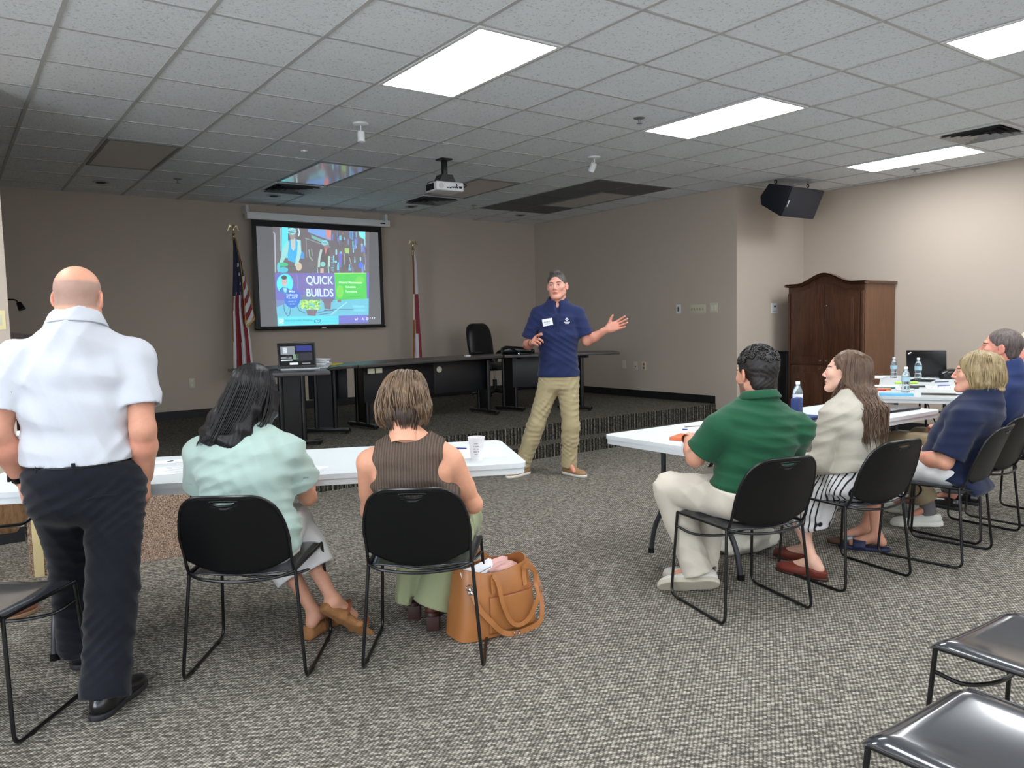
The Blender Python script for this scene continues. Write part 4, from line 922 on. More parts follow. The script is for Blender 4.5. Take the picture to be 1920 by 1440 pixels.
# ------------------------------------------------------------------ folding tables
ZT = 0.74
def folding_table(label, loc, rz, L=2.40, Wd=0.755):
    """local: x along length, y across, origin at centre of top outline on the floor"""
    t = thing('folding_table', label, 'table', loc, rz, 'white folding tables')
    b = NB(); add_prism(b, rounded(-L / 2, L / 2, -Wd / 2, Wd / 2, 0.055, 6), ZT - 0.022, ZT); bevel_all(b, 0.007, 3, 50)
    obj('tabletop', b, M_white, t)
    b = NB(); out = rounded(-L / 2 + .006, L / 2 - .006, -Wd / 2 + .006, Wd / 2 - .006, 0.05, 6); inn = rounded(-L / 2 + .03, L / 2 - .03, -Wd / 2 + .03, Wd / 2 - .03, 0.03, 6)
    n = len(out)
    def zlow(p): return ZT - 0.050 + (0.016 if abs(p[0]) < L / 2 - 0.24 and abs(p[1]) > Wd / 2 - 0.05 else 0)
    A = [b.verts.new((x, y, ZT - 0.018)) for x, y in out]; B = [b.verts.new((x, y, zlow((x, y)))) for x, y in out]; C = [b.verts.new((x, y, zlow((x, y)))) for x, y in inn]; D = [b.verts.new((x, y, ZT - 0.018)) for x, y in inn]
    for k in range(n):
        j = (k + 1) % n
        for p, q in ((A, B), (B, C), (C, D), (D, A)): b.faces.new((p[k], p[j], q[j], q[k]))
    bmesh.ops.recalc_face_normals(b, faces=b.faces); obj('skirt', b, M_white, t, angle=30)
    b = NB()
    for s in (-1, 1): add_box(b, (0, s * (Wd / 2 - 0.06), ZT - 0.036), (L - 0.3, 0.03, 0.025))
    obj('rail', b, M_grey, t)
    for s in (-1, 1):
        b = NB(); x = s * (L / 2 - 0.34)
        for sy in (-1, 1):
            add_tube(b, fillet([(x, sy * 0.22, ZT - 0.03), (x, sy * 0.22, 0.30), (x, sy * 0.30, 0.16), (x, sy * 0.325, 0.012)], 0.10), 0.015, 10)
        add_tube(b, [(x, -0.22, 0.40), (x, 0.22, 0.40)], 0.010, 8); add_tube(b, [(x, -0.22, ZT - 0.045), (x, 0.22, ZT - 0.045)], 0.012, 8)
        lg = obj('leg', b, mat('grey_powder_coat', (52, 54, 60), 0.35), t)
        b = NB(); add_tube(b, [(x, 0, 0.40), (x - s * 0.30, 0, ZT - 0.04)], 0.010, 8); add_tube(b, [(x, -0.1, 0.40), (x - s * 0.18, -0.05, ZT - 0.2)], 0.006, 6); obj('brace', b, M_blackmet, lg)
        for sy in (-1, 1):
            b = NB(); add_lathe(b, [(0, 0), (0.019, 0), (0.019, 0.03), (0, 0.03)], c=(x, sy * 0.325, 0.0), seg=14); obj('foot_cap', b, M_black, lg)
    return t
dL = Vector((0.903, -0.43, 0)); nL = Vector((0.43, 0.903, 0))
c = Vector((1.555, -1.935, 0)) - dL * 1.2 + nL * 0.378
folding_table('white folding table at left in front of the two seated women', tuple(c), math.atan2(dL.y, dL.x))
folding_table('white folding table in front of the green polo man and the girl', (3.60, -1.885, 0), math.radians(-0.5), 2.38, 0.735)
a2 = math.radians(28); c = Vector((5.36, -1.50, 0)) + Vector((math.cos(a2), math.sin(a2), 0)) * 1.2 + Vector((math.sin(a2), -math.cos(a2), 0)) * 0.36
folding_table('white folding table farthest right, turned at an angle and covered with bottles', tuple(c), a2, 2.4, 0.72)

# ------------------------------------------------------------------ things on the tables
M_clear = mat('clear_plastic', (225, 240, 246), 0.06, trans=0.9, spec=0.5)
M_water = mat('bottle_label', (170, 205, 222), 0.5)
M_cap = mat('white_cap', (240, 242, 245), 0.4)
def bottle(label, loc, lab=M_water, group='clear water bottles'):
    t = thing('water_bottle', label, 'bottle', loc, random.uniform(0, 3), group)
    pr = [(0, 0.0), (0.028, 0.0), (0.032, 0.006), (0.032, 0.02), (0.030, 0.026), (0.032, 0.032), (0.030, 0.040), (0.032, 0.048), (0.029, 0.06), (0.028, 0.075), (0.032, 0.088), (0.032, 0.13), (0.030, 0.15), (0.020, 0.178), (0.0125, 0.188), (0.0125, 0.196), (0, 0.196)]
    b = NB(); add_lathe(b, pr, seg=22); obj('bottle_body', b, M_clear, t)
    b = NB(); add_lathe(b, [(0.0325, 0.092), (0.0328, 0.094), (0.0328, 0.126), (0.0325, 0.128)], seg=22); obj('label_band', b, lab, t)
    b = NB(); add_lathe(b, [(0, 0.212), (0.013, 0.212), (0.0145, 0.209), (0.0145, 0.194), (0.0, 0.194)], seg=18); obj('cap', b, M_cap, t)
    return t
def pen(label, loc, rz, m1, m2=None, L=0.14, r=0.0045, name='pen', cat='pen', group=None):
    t = thing(name, label, cat, loc, rz, group)
    b = NB(); add_tube(b, [(-L / 2, 0, r), (L * 0.36, 0, r)], r, 8); obj('barrel', b, m1, t)
    b = NB(); add_tube(b, [(L * 0.28, 0, r), (L * 0.46, 0, r), (L / 2, 0, r)], [r * 1.08, r, r * .4], 8); obj('cap', b, m2 or m1, t)
    return t
def sheet_of(label, loc, rz, w=0.216, d=0.279, m=M_paper, name='sheet_of_paper', cat='paper', n=1, lines=0):
    b = NB()
    for k in range(n): add_box(b, (0.004 * k, 0.003 * k, 0.0008 + 0.0014 * k), (w, d, 0.001), rot=Matrix.Rotation(0.05 * k, 3, 'Z'))
    zt_ = 0.0016 + 0.0014 * (n - 1)
    for k in range(lines):
        add_box(b, (0.004 * n - 0.005 * (k % 3), d * 0.36 - k * d * 0.72 / max(1, lines - 1), zt_ + .0003), (w * (0.72 - 0.1 * (k % 3)), 0.003, 0.0002), mi=1)
    o = obj(name, b, [m, mat('printed_ink', (120, 122, 130), 0.8)], smooth=False); o.location = loc; o.rotation_euler.z = rz; return tag(o, label, cat)
M_ink = mat('blue_ink_plastic', (40, 44, 120), 0.3)
bottle('clear water bottle on the left table behind the standing man\'s hand', (-0.325, -0.66, ZT), group='clear water bottles')
t = thing('name_badge', 'white name badge with a small dark emblem on the left table', 'badge', (0.285, -0.70, ZT), -0.25)
b = NB(); add_box(b, (0, 0, 0.002), (0.13, 0.09, 0.003), bev=0.001); obj('card', b, M_paper, t)
b = NB(); add_box(b, (0, 0, 0.0042), (0.025, 0.012, 0.001), rot=Matrix.Rotation(0.6, 3, 'Z')); add_box(b, (0.008, 0.012, 0.0042), (0.016, 0.014, 0.001)); add_box(b, (-0.008, -0.012, 0.0042), (0.01, 0.014, 0.001)); obj('emblem', b, M_grille, t)
sheet_of('printed white sheet on the left table between the standing man and the mint top', (0.30, -0.97, ZT), -0.3, 0.28, 0.22, lines=6)
sheet_of('white sheet sticking out past the right sleeve of the mint top', (0.66, -1.31, ZT), 0.5)
sheet_of('white sheet lying under the paper cup on the left table', (1.55, -1.55, ZT), -0.4, lines=5)
pen('dark pen beside the paper cup on the left table', (1.52, -1.35, ZT), 2.2, M_ink, M_black)
t = thing('paper_cup', 'white disposable cup with faint printing at the right end of the left table', 'cup', (1.43, -1.70, ZT))
b = NB(); add_lathe(b, [(0, 0.002), (0.026, 0.002), (0.027, 0.0), (0.039, 0.105), (0.0405, 0.107), (0.0405, 0.110), (0.038, 0.110), (0.0255, 0.006), (0, 0.006)], seg=32); obj('cup_wall', b, mat('translucent_white_cup', (232, 228, 230), 0.5), t)
b = NB()
for k in range(5): 
    for j in range(5):
        a = math.radians(215 + j * 9); z = 0.03 + 0.013 * k; rr = 0.0272 + (0.039 - 0.027) * z / 0.105 + 0.0006
        if (k + j) % 4: add_box(b, (rr * math.cos(a), rr * math.sin(a), z), (0.0008, 0.005, 0.003), rot=Matrix.Rotation(a, 3, 'Z'))
obj('printing', b, mat('printed_ink'), t, smooth=False)
# right-hand table
pen('blue and white pen near the left end of the green polo man\'s table', (2.83, -1.68, ZT), -0.85, mat('white_plastic'), M_ink)
sheet_of('white sheet with ruled lines behind the orange notebook', (3.05, -1.72, ZT), -0.2, lines=4)
pen('grey pencil lying across the ruled sheet by the green polo man', (3.02, -1.68, ZT + 0.003), -0.3, mat('grey_detail'), L=0.17, r=0.003)
t = thing('notebook', 'orange notebook lying on the table by the green polo man\'s forearm', 'notebook', (2.62, -2.0, ZT), 0.35)
b = NB(); add_box(b, (0, 0, 0.016), (0.155, 0.215, 0.008), bev=0.003); add_box(b, (-0.076, 0, 0.010), (0.006, 0.215, 0.018), bev=0.002); add_box(b, (0, 0, 0.0025), (0.155, 0.215, 0.004), bev=0.001); obj('cover', b, mat('orange_cover', (206, 110, 70), 0.5), t)
b = NB(); add_box(b, (0.002, 0, 0.0085), (0.146, 0.207, 0.009)); obj('pages', b, M_paper, t)
bottle('capped water bottle with yellow and white label beside the girl', (4.00, -1.70, ZT), mat('pale_label', (215, 215, 235), 0.5), 'clear water bottles')
t = thing('zip_case', 'navy blue zip case standing on the table beside the girl', 'case', (3.84, -1.80, ZT), 0.3)
b = NB(); add_box(b, (0, 0, 0.062), (0.11, 0.05, 0.12), bev=0.012); obj('case_body', b, mat('navy_fabric', (32, 52, 104), 0.7, fn=f_cloth()), t)
t = thing('planner', 'navy planner lying flat on black folder by the girl\'s arm', 'planner', (3.70, -1.93, ZT), 0.1)
b = NB(); add_box(b, (0, 0, 0.020), (0.20, 0.16, 0.014), bev=0.004); obj('navy_cover', b, mat('navy_fabric'), t)
b = NB(); add_box(b, (0, -0.01, 0.006), (0.24, 0.19, 0.011), bev=0.002); obj('black_folder', b, M_black, t)
t = thing('closed_laptop', 'closed dark grey laptop on the table end behind the girl\'s hair', 'laptop', (4.55, -2.02, ZT), -0.08)
b = NB(); add_box(b, (0, 0, 0.006), (0.36, 0.25, 0.010), bev=0.003); obj('base', b, M_black, t)
b = NB(); add_box(b, (0, 0, 0.0145), (0.36, 0.25, 0.006), bev=0.003); obj('lid', b, mat('grey_aluminium', (82, 82, 88), 0.35, metal=0.5), t)
t = thing('eyeglasses', 'wire-rimmed eyeglasses lying on the closed laptop', 'glasses', (4.52, -1.95, ZT + 0.019), 0.4)
b = NB()
for s in (-1, 1): add_tube(b, [(s * 0.034 + 0.026 * math.cos(q), 0.0, 0.02 + 0.019 * math.sin(q)) for q in [k * math.pi / 8 for k in range(16)]], 0.0013, 6, closed=True); 
add_tube(b, [(-0.008, 0, 0.024), (0.008, 0, 0.024)], 0.0012, 6); obj('rims', b, M_blackmet, t)
for s in (-1, 1):
    b = NB(); add_tube(b, smooth_path([(s * 0.06, 0, 0.024), (s * 0.062, 0.07, 0.022), (s * 0.06, 0.12, 0.004)]), 0.0013, 6); obj('temple', b, M_blackmet, t)
# far-right table
bottle('water bottle nearest on the angled table, in front of the other two', (5.80, -1.50, ZT))
bottle('water bottle standing in front of the black monitor on the angled table', (7.05, -0.98, ZT))
bottle('water bottle left of the black monitor on the angled table', (7.20, -0.66, ZT))
t = thing('monitor', 'black laptop lid seen from behind with a small white sticker', 'laptop', (7.45, -0.86, ZT), math.radians(-78))
b = NB(); add_box(b, (0, 0.0, 0.145), (0.37, 0.008, 0.26), rot=Matrix.Rotation(0.12, 3, 'X'), bev=0.003); obj('lid', b, M_black, t)
b = NB(); add_box(b, (0, 0.13, 0.009), (0.37, 0.25, 0.017), bev=0.003); obj('keyboard_base', b, M_black, t)
b = NB(); add_box(b, (-0.15, -0.022, 0.245), (0.035, 0.002, 0.012), rot=Matrix.Rotation(-0.5, 3, 'Y') @ Matrix.Rotation(0.12, 3, 'X')); obj('sticker', b, M_paper, t)
t = thing('tablet', 'black tablet lying flat beneath the bottle by the monitor', 'tablet', (7.0, -1.04, ZT), 0.3)
b = NB(); add_box(b, (0, 0, -0.001 + .004), (0.26, 0.2, 0.007), bev=0.002); obj('tablet_body', b, M_black, t)
for q in bpy.data.objects:
    if q.get('label', '').startswith('water bottle standing in front of the black monitor'): q.location.z = ZT + 0.0075
t = thing('book', 'light blue book at the near end of the angled table', 'book', (5.50, -1.58, ZT), math.radians(-58))
b = NB(); add_box(b, (0, 0, 0.010), (0.24, 0.10, 0.018), bev=0.002); obj('cover', b, mat('sky_blue_cover', (110, 185, 225), 0.5), t)
t = thing('binder', 'black notebook with grey page edge next to the light blue book', 'notebook', (5.66, -1.83, ZT), math.radians(-62))
b = NB(); add_box(b, (0, 0, 0.016), (0.24, 0.12, 0.006), bev=0.001); obj('cover', b, M_black, t); b = NB(); add_box(b, (0, 0, 0.007), (0.235, 0.115, 0.012)); obj('pages', b, mat('pale_grey_plastic'), t)
pen('blue pen poking out past the black notebook on the angled table', (5.80, -1.92, ZT + 0.002), -0.9, M_ink, L=0.16)
for (lb, x, y, rz, cc) in (('green marker with the other markers on the angled table', 6.02, -1.22, -0.9, (40, 120, 110)), ('orange marker with the other markers on the angled table', 5.88, -1.26, -1.0, (230, 120, 40)), ('red marker with the other markers on the angled table', 5.80, -1.26, -1.0, (190, 60, 50)), ('white capped marker beside the coloured markers', 5.95, -1.42, -0.9, (225, 230, 235)), ('black marker behind the nearest bottle on the angled table', 6.30, -1.34, -0.9, (25, 25, 28)), ('short dark marker between the highlighter and the nearest bottle', 6.15, -1.36, -0.9, (35, 35, 40))):
    pen(lb, (x, y, ZT), rz, mat('marker_%d_%d' % (cc[0], cc[1]), cc, 0.4), None, 0.14, 0.009, 'marker', 'marker', 'markers on the angled table')
pen('lime green highlighter on the angled table', (6.60, -1.10, ZT), -0.8, mat('lime_plastic', (190, 235, 90), 0.4), None, 0.2, 0.011, 'highlighter', 'highlighter')
sheet_of('stack of white papers at the far left corner of the angled table', (7.15, -0.46, ZT), 0.3, 0.30, 0.24, n=6)
sheet_of('ruled white sheets at the right side of the angled table', (6.35, -1.55, ZT), 0.4, 0.3, 0.26, n=3, lines=5)
pen('purple-blue pen on the ruled sheets at right of the angled table', (6.50, -1.48, ZT + 0.006), -0.3, mat('slate_blue_plastic', (100, 110, 180), 0.4))
pen('blue pen near the black monitor on the angled table', (6.95, -1.25, ZT), -0.5, M_ink)
sheet_of('white sheet between the markers and the highlighter', (6.25, -1.05, ZT), 0.5)
t = thing('black_pouch', 'black pouch behind the blonde woman\'s face on the angled table', 'pouch', (7.40, -1.10, ZT), -0.2)
blob('pouch_body', [(-0.1, 0, 0.03, 0.03, 0.028), (-0.06, 0, 0.045, 0.06, 0.043), (0.05, 0, 0.05, 0.07, 0.048), (0.1, 0, 0.035, 0.03, 0.03)], M_black, t)

# ------------------------------------------------------------------ tan tote bag
M_tanl = mat('tan_leather', (170, 110, 60), 0.42, coat=0.15, fn=f_leather)
M_tand = mat('dark_tan_lining', (140, 76, 36), 0.6, fn=f_leather)
t = thing('tote_bag', 'tan leather tote bag full of papers on the carpet beside the chair', 'bag', (1.355, -1.90, 0), math.radians(-4))
TH = 0.30
def tote_ring(v, inset=0.0, n=56):
    hx = 0.205 - 0.030 * v; hy = 0.105 - 0.012 * v + 0.02 * math.sin(v * math.pi)
    hx -= inset; hy -= inset; z = 0.004 + v * TH; out = []
    for k in range(n):
        a = 2 * math.pi * k / n; p = 0.45 + 0.3 * v
        x = math.copysign(abs(math.cos(a)) ** p, math.cos(a)) * hx; y = math.copysign(abs(math.sin(a)) ** p, math.sin(a)) * hy
        out.append((x, y, z + (0.012 * math.cos(2 * a) if v > 0.9 else 0) + 0.004 * math.sin(5 * a + 1) * v))
    return out
b = NB(); rings = [[b.verts.new(p) for p in tote_ring(v)] for v in (0, 0.03, 0.1, 0.25, 0.45, 0.65, 0.85, 1.0)] + [[b.verts.new(p) for p in tote_ring(v, 0.006)] for v in (1.0, 0.8, 0.5)]
for p, q in zip(rings, rings[1:]):
    for k in range(56): b.faces.new((p[k], p[(k + 1) % 56], q[(k + 1) % 56], q[k]))
b.faces.new(list(reversed(rings[0]))); f = b.faces.new(rings[-1])
for f in b.faces:
    if all(v.co.z > 0 for v in f.verts) and f.verts[0] in rings[-1] + rings[-2]: f.material_index = 1
bmesh.ops.recalc_face_normals(b, faces=b.faces); obj('bag_body', b, [M_tanl, M_tand], t, angle=60)
def front(x, v, off=0.004):   # a point on the front face (towards -y)
    hx = 0.205 - 0.030 * v; hy = 0.105 - 0.012 * v + 0.02 * math.sin(v * math.pi); p = 0.45 + 0.3 * v
    c_ = min(0.999, abs(x) / hx); ca_ = c_ ** (1 / p); sa_ = math.sqrt(max(0, 1 - ca_ * ca_)); return Vector((x, -(sa_ ** p) * hy - off, 0.004 + v * TH))
V = []; F = []; nu, nv = 24, 16
for j in range(nv + 1):
    for i in range(nu + 1):
        x = -0.075 + 0.245 * i / nu; v = 0.06 + (0.62 - 0.06 + 0.03 * (i / nu - 0.5) ** 2) * j / nv; V.append(front(x, v, 0.005 + 0.002 * math.sin(math.pi * i / nu)))
F = [(j * (nu + 1) + i, j * (nu + 1) + i + 1, (j + 1) * (nu + 1) + i + 1, (j + 1) * (nu + 1) + i) for j in range(nv) for i in range(nu)]
me = bpy.data.meshes.new('pocket'); me.from_pydata(V, [], F); o = obj('front_pocket', me, M_tanl, t); m = o.modifiers.new('t', 'SOLIDIFY'); m.thickness = 0.005
b = NB(); add_tube(b, [front(-0.075 + 0.245 * k / 16, 0.625, 0.008) for k in range(17)], 0.0028, 6); obj('pocket_piping', b, M_tand, t)
def strap(nm, pts, w, th, par, m=M_tanl):
    P = smooth_path(pts, 6); b = NB(); rings = []
    for i, p in enumerate(P):
        d = (P[min(i + 1, len(P) - 1)] - P[max(i - 1, 0)]).normalized(); side = d.cross(Vector((0, -1, 0.15))).normalized(); nn = side.cross(d).normalized()
        rings.append([b.verts.new(p + side * a * w / 2 + nn * c * th / 2) for a, c in ((-1, -1), (1, -1), (1, 1), (-1, 1))])
    for p, q in zip(rings, rings[1:]):
        for k in range(4): b.faces.new((p[k], p[(k + 1) % 4], q[(k + 1) % 4], q[k]))
    b.faces.new(list(reversed(rings[0]))); b.faces.new(rings[-1]); bmesh.ops.recalc_face_normals(b, faces=b.faces); return obj(nm, b, m, par)
strap('front_handle', [front(-0.055, 0.68, .006), front(-0.055, 0.85, .012), front(-0.052, 0.93, .02), front(-0.035, 0.80, .02), front(-0.02, 0.5, .02), front(0.02, 0.22, .022), front(0.07, 0.13, .022), front(0.12, 0.22, .026), front(0.165, 0.5, .05), Vector((0.185, -0.09, 0.19)), Vector((0.18, -0.09, 0.26)), front(0.125, 0.95, .02), front(0.115, 0.86, .008), front(0.115, 0.68, .006)], 0.020, 0.005, t)
strap('back_handle', [Vector((-0.06, 0.10, 0.22)), Vector((-0.06, 0.11, 0.33)), Vector((-0.03, 0.125, 0.335)), Vector((0.05, 0.13, 0.30)), Vector((0.10, 0.12, 0.24))], 0.020, 0.005, t)
st = strap('shoulder_strap', [front(-0.150, 0.70, .012), front(-0.13, 0.5, .014), front(-0.07, 0.25, .016), front(-0.02, 0.08, .018), Vector((0.03, -0.135, 0.012)), Vector((0.10, -0.13, 0.010)), Vector((0.20, -0.10, 0.02)), Vector((0.235, -0.06, 0.10)), Vector((0.235, -0.03, 0.19)), Vector((0.205, 0.0, 0.27)), Vector((0.178, 0.0, 0.285))], 0.024, 0.004, t)
for (p, r_) in ((front(-0.158, 0.80, .016), 0.016), (front(-0.155, 0.735, .018), 0.012), (Vector((0.237, -0.055, 0.15)), 0.017), (Vector((0.045, -0.145, 0.014)), 0.015)):
    b = NB(); add_tube(b, [p + Vector((r_ * math.cos(q), -0.002, r_ * 0.8 * math.sin(q))) for q in [k * math.pi / 6 for k in range(12)]], 0.0028, 6, closed=True); obj('metal_ring', b, M_chrome, t)
b = NB(); add_tube(b, [front(-0.158, 0.79, .018), front(-0.152, 0.72, .020)], 0.005, 8); obj('snap_hook', b, M_chrome, t)
for (lb, x, y, z, rz, rx, w, h, m) in (('white printed papers standing in the tan tote bag', -0.065, -0.03, 0.215, 0.25, -0.35, 0.20, 0.20, M_paper), ('pink folder standing in the tan tote bag', 0.045, 0.02, 0.215, 0.05, -0.2, 0.13, 0.18, mat('pink_card', (232, 190, 184), 0.6))):
    t2 = thing('papers' if m is M_paper else 'folder', lb, 'papers' if m is M_paper else 'folder', (1.355 + x, -1.90 + y, z), rz)
    b = NB()
    for k in range(3): add_box(b, (0.012 * k, 0.007 * k, -0.004 * k), (w, 0.002, h), rot=Matrix.Rotation(rx + 0.02 * k, 3, 'X') @ Matrix.Rotation(0.05 * k - 0.08, 3, 'Y'))
    obj('sheets', b, m, t2, smooth=False)
    if m is M_paper:
        b = NB()
        for k in range(6): add_box(b, (-0.01 - 0.006 * (k % 2), -0.003, 0.07 - k * 0.018), (w * 0.7, 0.0012, 0.0035), rot=Matrix.Rotation(rx, 3, 'X') @ Matrix.Rotation(-0.08, 3, 'Y'))
        obj('text_lines', b, mat('printed_ink'), t2, smooth=False)
def crumple(nm, c, r, m, seed, parent, sub=4, amp=0.35):
    b = NB(); bmesh.ops.create_icosphere(b, subdivisions=sub, radius=1)
    for v in b.verts:
        n = noise.noise(v.co * 1.7 + Vector((seed, 0, 0))) + 0.5 * abs(noise.noise(v.co * 4 + Vector((0, seed, 0))))
        v.co = Vector((v.co.x * r[0], v.co.y * r[1], v.co.z * r[2])) * (1 + amp * n) + Vector(c)
    return obj(nm, b, m, parent, angle=0)
t2 = thing('scarf', 'crumpled pale pink cloth stuffed in the tan tote bag', 'cloth', (1.40, -1.89, 0.0))
crumple('cloth', (0.02, 0.0, 0.25), (0.10, 0.06, 0.035), mat('pink_cloth', (226, 176, 168), 0.7, fn=f_cloth()), 3.0, t2)
t2 = thing('canvas_bag', 'crumpled cream cloth bag on the carpet under the right table', 'bag', (3.24, -1.86, 0))
b = crumple('bag_body', (0, 0, 0.065), (0.24, 0.13, 0.075), mat('cream_canvas', (212, 210, 196), 0.8, fn=f_cloth(220)), 9.0, t2, 4, 0.35)
for v in b.data.vertices: v.co.z = max(0.002, v.co.z)
# ------------------------------------------------------------------ implicit-surface body builder
f32 = np.float32
class Field:
    """a distance grid; shapes are blended in and the zero surface is meshed (surface nets)"""
    def __init__(s, lo, hi, vox):
        s.lo = np.array(lo, f32); s.vox = vox; n = np.ceil((np.array(hi) - np.array(lo)) / vox).astype(int) + 1
        s.n = n; s.ax = [s.lo[k] + vox * np.arange(n[k], dtype=f32) for k in range(3)]; s.D = np.full(n, 9.0, f32)
    def _slc(s, lo, hi, m):
        sl = []
        for k in range(3):
            a = int(max(0, math.floor((lo[k] - m - s.lo[k]) / s.vox))); b = int(min(s.n[k], math.ceil((hi[k] + m - s.lo[k]) / s.vox) + 1)); sl.append(slice(a, max(a, b)))
        return tuple(sl)
    def grid(s, sl=None):
        sl = sl or (slice(None),) * 3
        return s.ax[0][sl[0]][:, None, None], s.ax[1][sl[1]][None, :, None], s.ax[2][sl[2]][None, None, :]
    def put(s, fn, lo, hi, k=0.02, op='add', m=0.05):
        sl = s._slc(lo, hi, m + k)
        if any(q.stop <= q.start for q in sl): return
        d = fn(*s.grid(sl)).astype(f32); A = s.D[sl]
        if op == 'add':
            if k > 0: h = np.clip(0.5 + 0.5 * (A - d) / k, 0, 1); r = A * (1 - h) + d * h - k * h * (1 - h)
            else: r = np.minimum(A, d)
        elif op == 'sub':
            d = -d
            if k > 0: h = np.clip(0.5 - 0.5 * (A - d) / k, 0, 1); r = A * (1 - h) + d * h + k * h * (1 - h)
            else: r = np.maximum(A, d)
        s.D[sl] = r
    def cap(s, a, b, ra, rb, k=0.02, op='add'):
        a = np.array(a, f32); b = np.array(b, f32); ba = b - a; L2 = float(ba @ ba) or 1e-9; r = max(ra, rb)
        def fn(x, y, z):
            h = np.clip(((x - a[0]) * ba[0] + (y - a[1]) * ba[1] + (z - a[2]) * ba[2]) / L2, 0, 1)
            return np.sqrt((x - a[0] - h * ba[0]) ** 2 + (y - a[1] - h * ba[1]) ** 2 + (z - a[2] - h * ba[2]) ** 2) - (ra + (rb - ra) * h)
        s.put(fn, np.minimum(a, b) - r, np.maximum(a, b) + r, k, op); return s
    def chain(s, pts, rs, k=0.02):
        for (a, b, ra, rb) in zip(pts, pts[1:], rs, rs[1:]): s.cap(a, b, ra, rb, k)
        return s
    def ell(s, c, r, k=0.02, op='add', R=None):
        c = np.array(c, f32); r = np.array(r, f32); M = np.array(R.transposed() if R is not None else Matrix.Identity(3), f32); rm = float(max(r))
        def fn(x, y, z):
            X, Y, Z = x - c[0], y - c[1], z - c[2]
            u = (M[0, 0] * X + M[0, 1] * Y + M[0, 2] * Z) / r[0]; v = (M[1, 0] * X + M[1, 1] * Y + M[1, 2] * Z) / r[1]; w = (M[2, 0] * X + M[2, 1] * Y + M[2, 2] * Z) / r[2]
            k0 = np.sqrt(u * u + v * v + w * w); k1 = np.sqrt((u / r[0]) ** 2 + (v / r[1]) ** 2 + (w / r[2]) ** 2) + 1e-6
            return k0 * (k0 - 1) / k1
        s.put(fn, c - rm, c + rm, k, op); return s
    def loft(s, pts, W, Dp, k=0.03, right=(1, 0, 0), pw=2.3):
        """elliptical tube through pts with half widths W (along right) and half depths Dp"""
        P = np.array(pts, f32); Rt = np.array(right, f32); Rt /= np.linalg.norm(Rt)
        for i in range(len(P) - 1):
            a, b = P[i], P[i + 1]; ba = b - a; L2 = float(ba @ ba); L = math.sqrt(L2); t = ba / L; rv = Rt - t * float(Rt @ t); rv /= np.linalg.norm(rv); fv = np.cross(t, rv)
            wa, wb, da, db = W[i], W[i + 1], Dp[i], Dp[i + 1]; r = max(wa, wb, da, db)
            def fn(x, y, z):
                X, Y, Z = x - a[0], y - a[1], z - a[2]; q = X * t[0] + Y * t[1] + Z * t[2]; h = np.clip(q / L, 0, 1); w_ = wa + (wb - wa) * h; d_ = da + (db - da) * h
                e = q - h * L; u = np.abs(X * rv[0] + Y * rv[1] + Z * rv[2]) / w_; v = np.abs(X * fv[0] + Y * fv[1] + Z * fv[2]) / d_; m = np.minimum(w_, d_)
                rr = (u ** pw + v ** pw + (np.abs(e) / (m * 0.6)) ** pw) ** (1 / pw)
                return (rr - 1) * m
            s.put(fn, np.minimum(a, b) - r, np.maximum(a, b) + r, k, m=0.04)
        return s
    def cut(s, p, n):
        """keep the side the normal points away from"""
        n = np.array(n, f32); n /= np.linalg.norm(n); x, y, z = s.grid(); d = (x - p[0]) * n[0] + (y - p[1]) * n[1] + (z - p[2]) * n[2]; s.D = np.maximum(s.D, d.astype(f32)); return s
    def warp(s, fn):
        sel = np.abs(s.D) < 0.05
        x, y, z = s.grid(); x, y, z = np.broadcast_arrays(x, y, z); s.D[sel] += fn(x[sel], y[sel], z[sel]).astype(f32); return s
    def mesh(s):
        D = s.D; S = D < 0; nx, ny, nz = D.shape
        c = [S[i:nx - 1 + i, j:ny - 1 + j, k:nz - 1 + k] for i in (0, 1) for j in (0, 1) for k in (0, 1)]
        cnt = sum(q.astype(np.int8) for q in c); act = (cnt > 0) & (cnt < 8); I = np.argwhere(act); idx = np.full(act.shape, -1, np.int64); idx[act] = np.arange(len(I))
        acc = np.zeros((len(I), 3)); num = np.zeros(len(I)); off = [(i, j, k) for i in (0, 1) for j in (0, 1) for k in (0, 1)]
        val = {o: D[I[:, 0] + o[0], I[:, 1] + o[1], I[:, 2] + o[2]].astype(float) for o in off}
        for o in off:
            for ax in range(3):
                if o[ax]: continue
                o2 = list(o); o2[ax] = 1; o2 = tuple(o2); va, vb = val[o], val[o2]; m = (va < 0) != (vb < 0); t = np.where(m, va / np.where(m, va - vb, 1), 0)
                p = np.zeros((len(I), 3)) + np.array(o); p[:, ax] += t; acc[m] += p[m]; num[m] += 1
        V = s.lo + (I + acc / num[:, None]) * s.vox; Q = []
        for ax in range(3):
            a = [slice(None)] * 3; b = [slice(None)] * 3; a[ax] = slice(0, -1); b[ax] = slice(1, None); e = S[tuple(a)] != S[tuple(b)]; inn = S[tuple(a)]
            E = np.argwhere(e); o1, o2 = [(1, 2), (2, 0), (0, 1)][ax]; ok = (E[:, o1] > 0) & (E[:, o2] > 0) & (E[:, o1] < D.shape[o1] - 1) & (E[:, o2] < D.shape[o2] - 1); E = E[ok]
            def g(d1, d2): q = E.copy(); q[:, o1] += d1; q[:, o2] += d2; return idx[q[:, 0], q[:, 1], q[:, 2]]
            quad = np.stack([g(-1, -1), g(0, -1), g(0, 0), g(-1, 0)], 1); fl = ~inn[E[:, 0], E[:, 1], E[:, 2]]; quad[fl] = quad[fl][:, ::-1]; Q.append(quad)
        Q = np.concatenate(Q); Q = Q[(Q >= 0).all(1)]; return V, Q
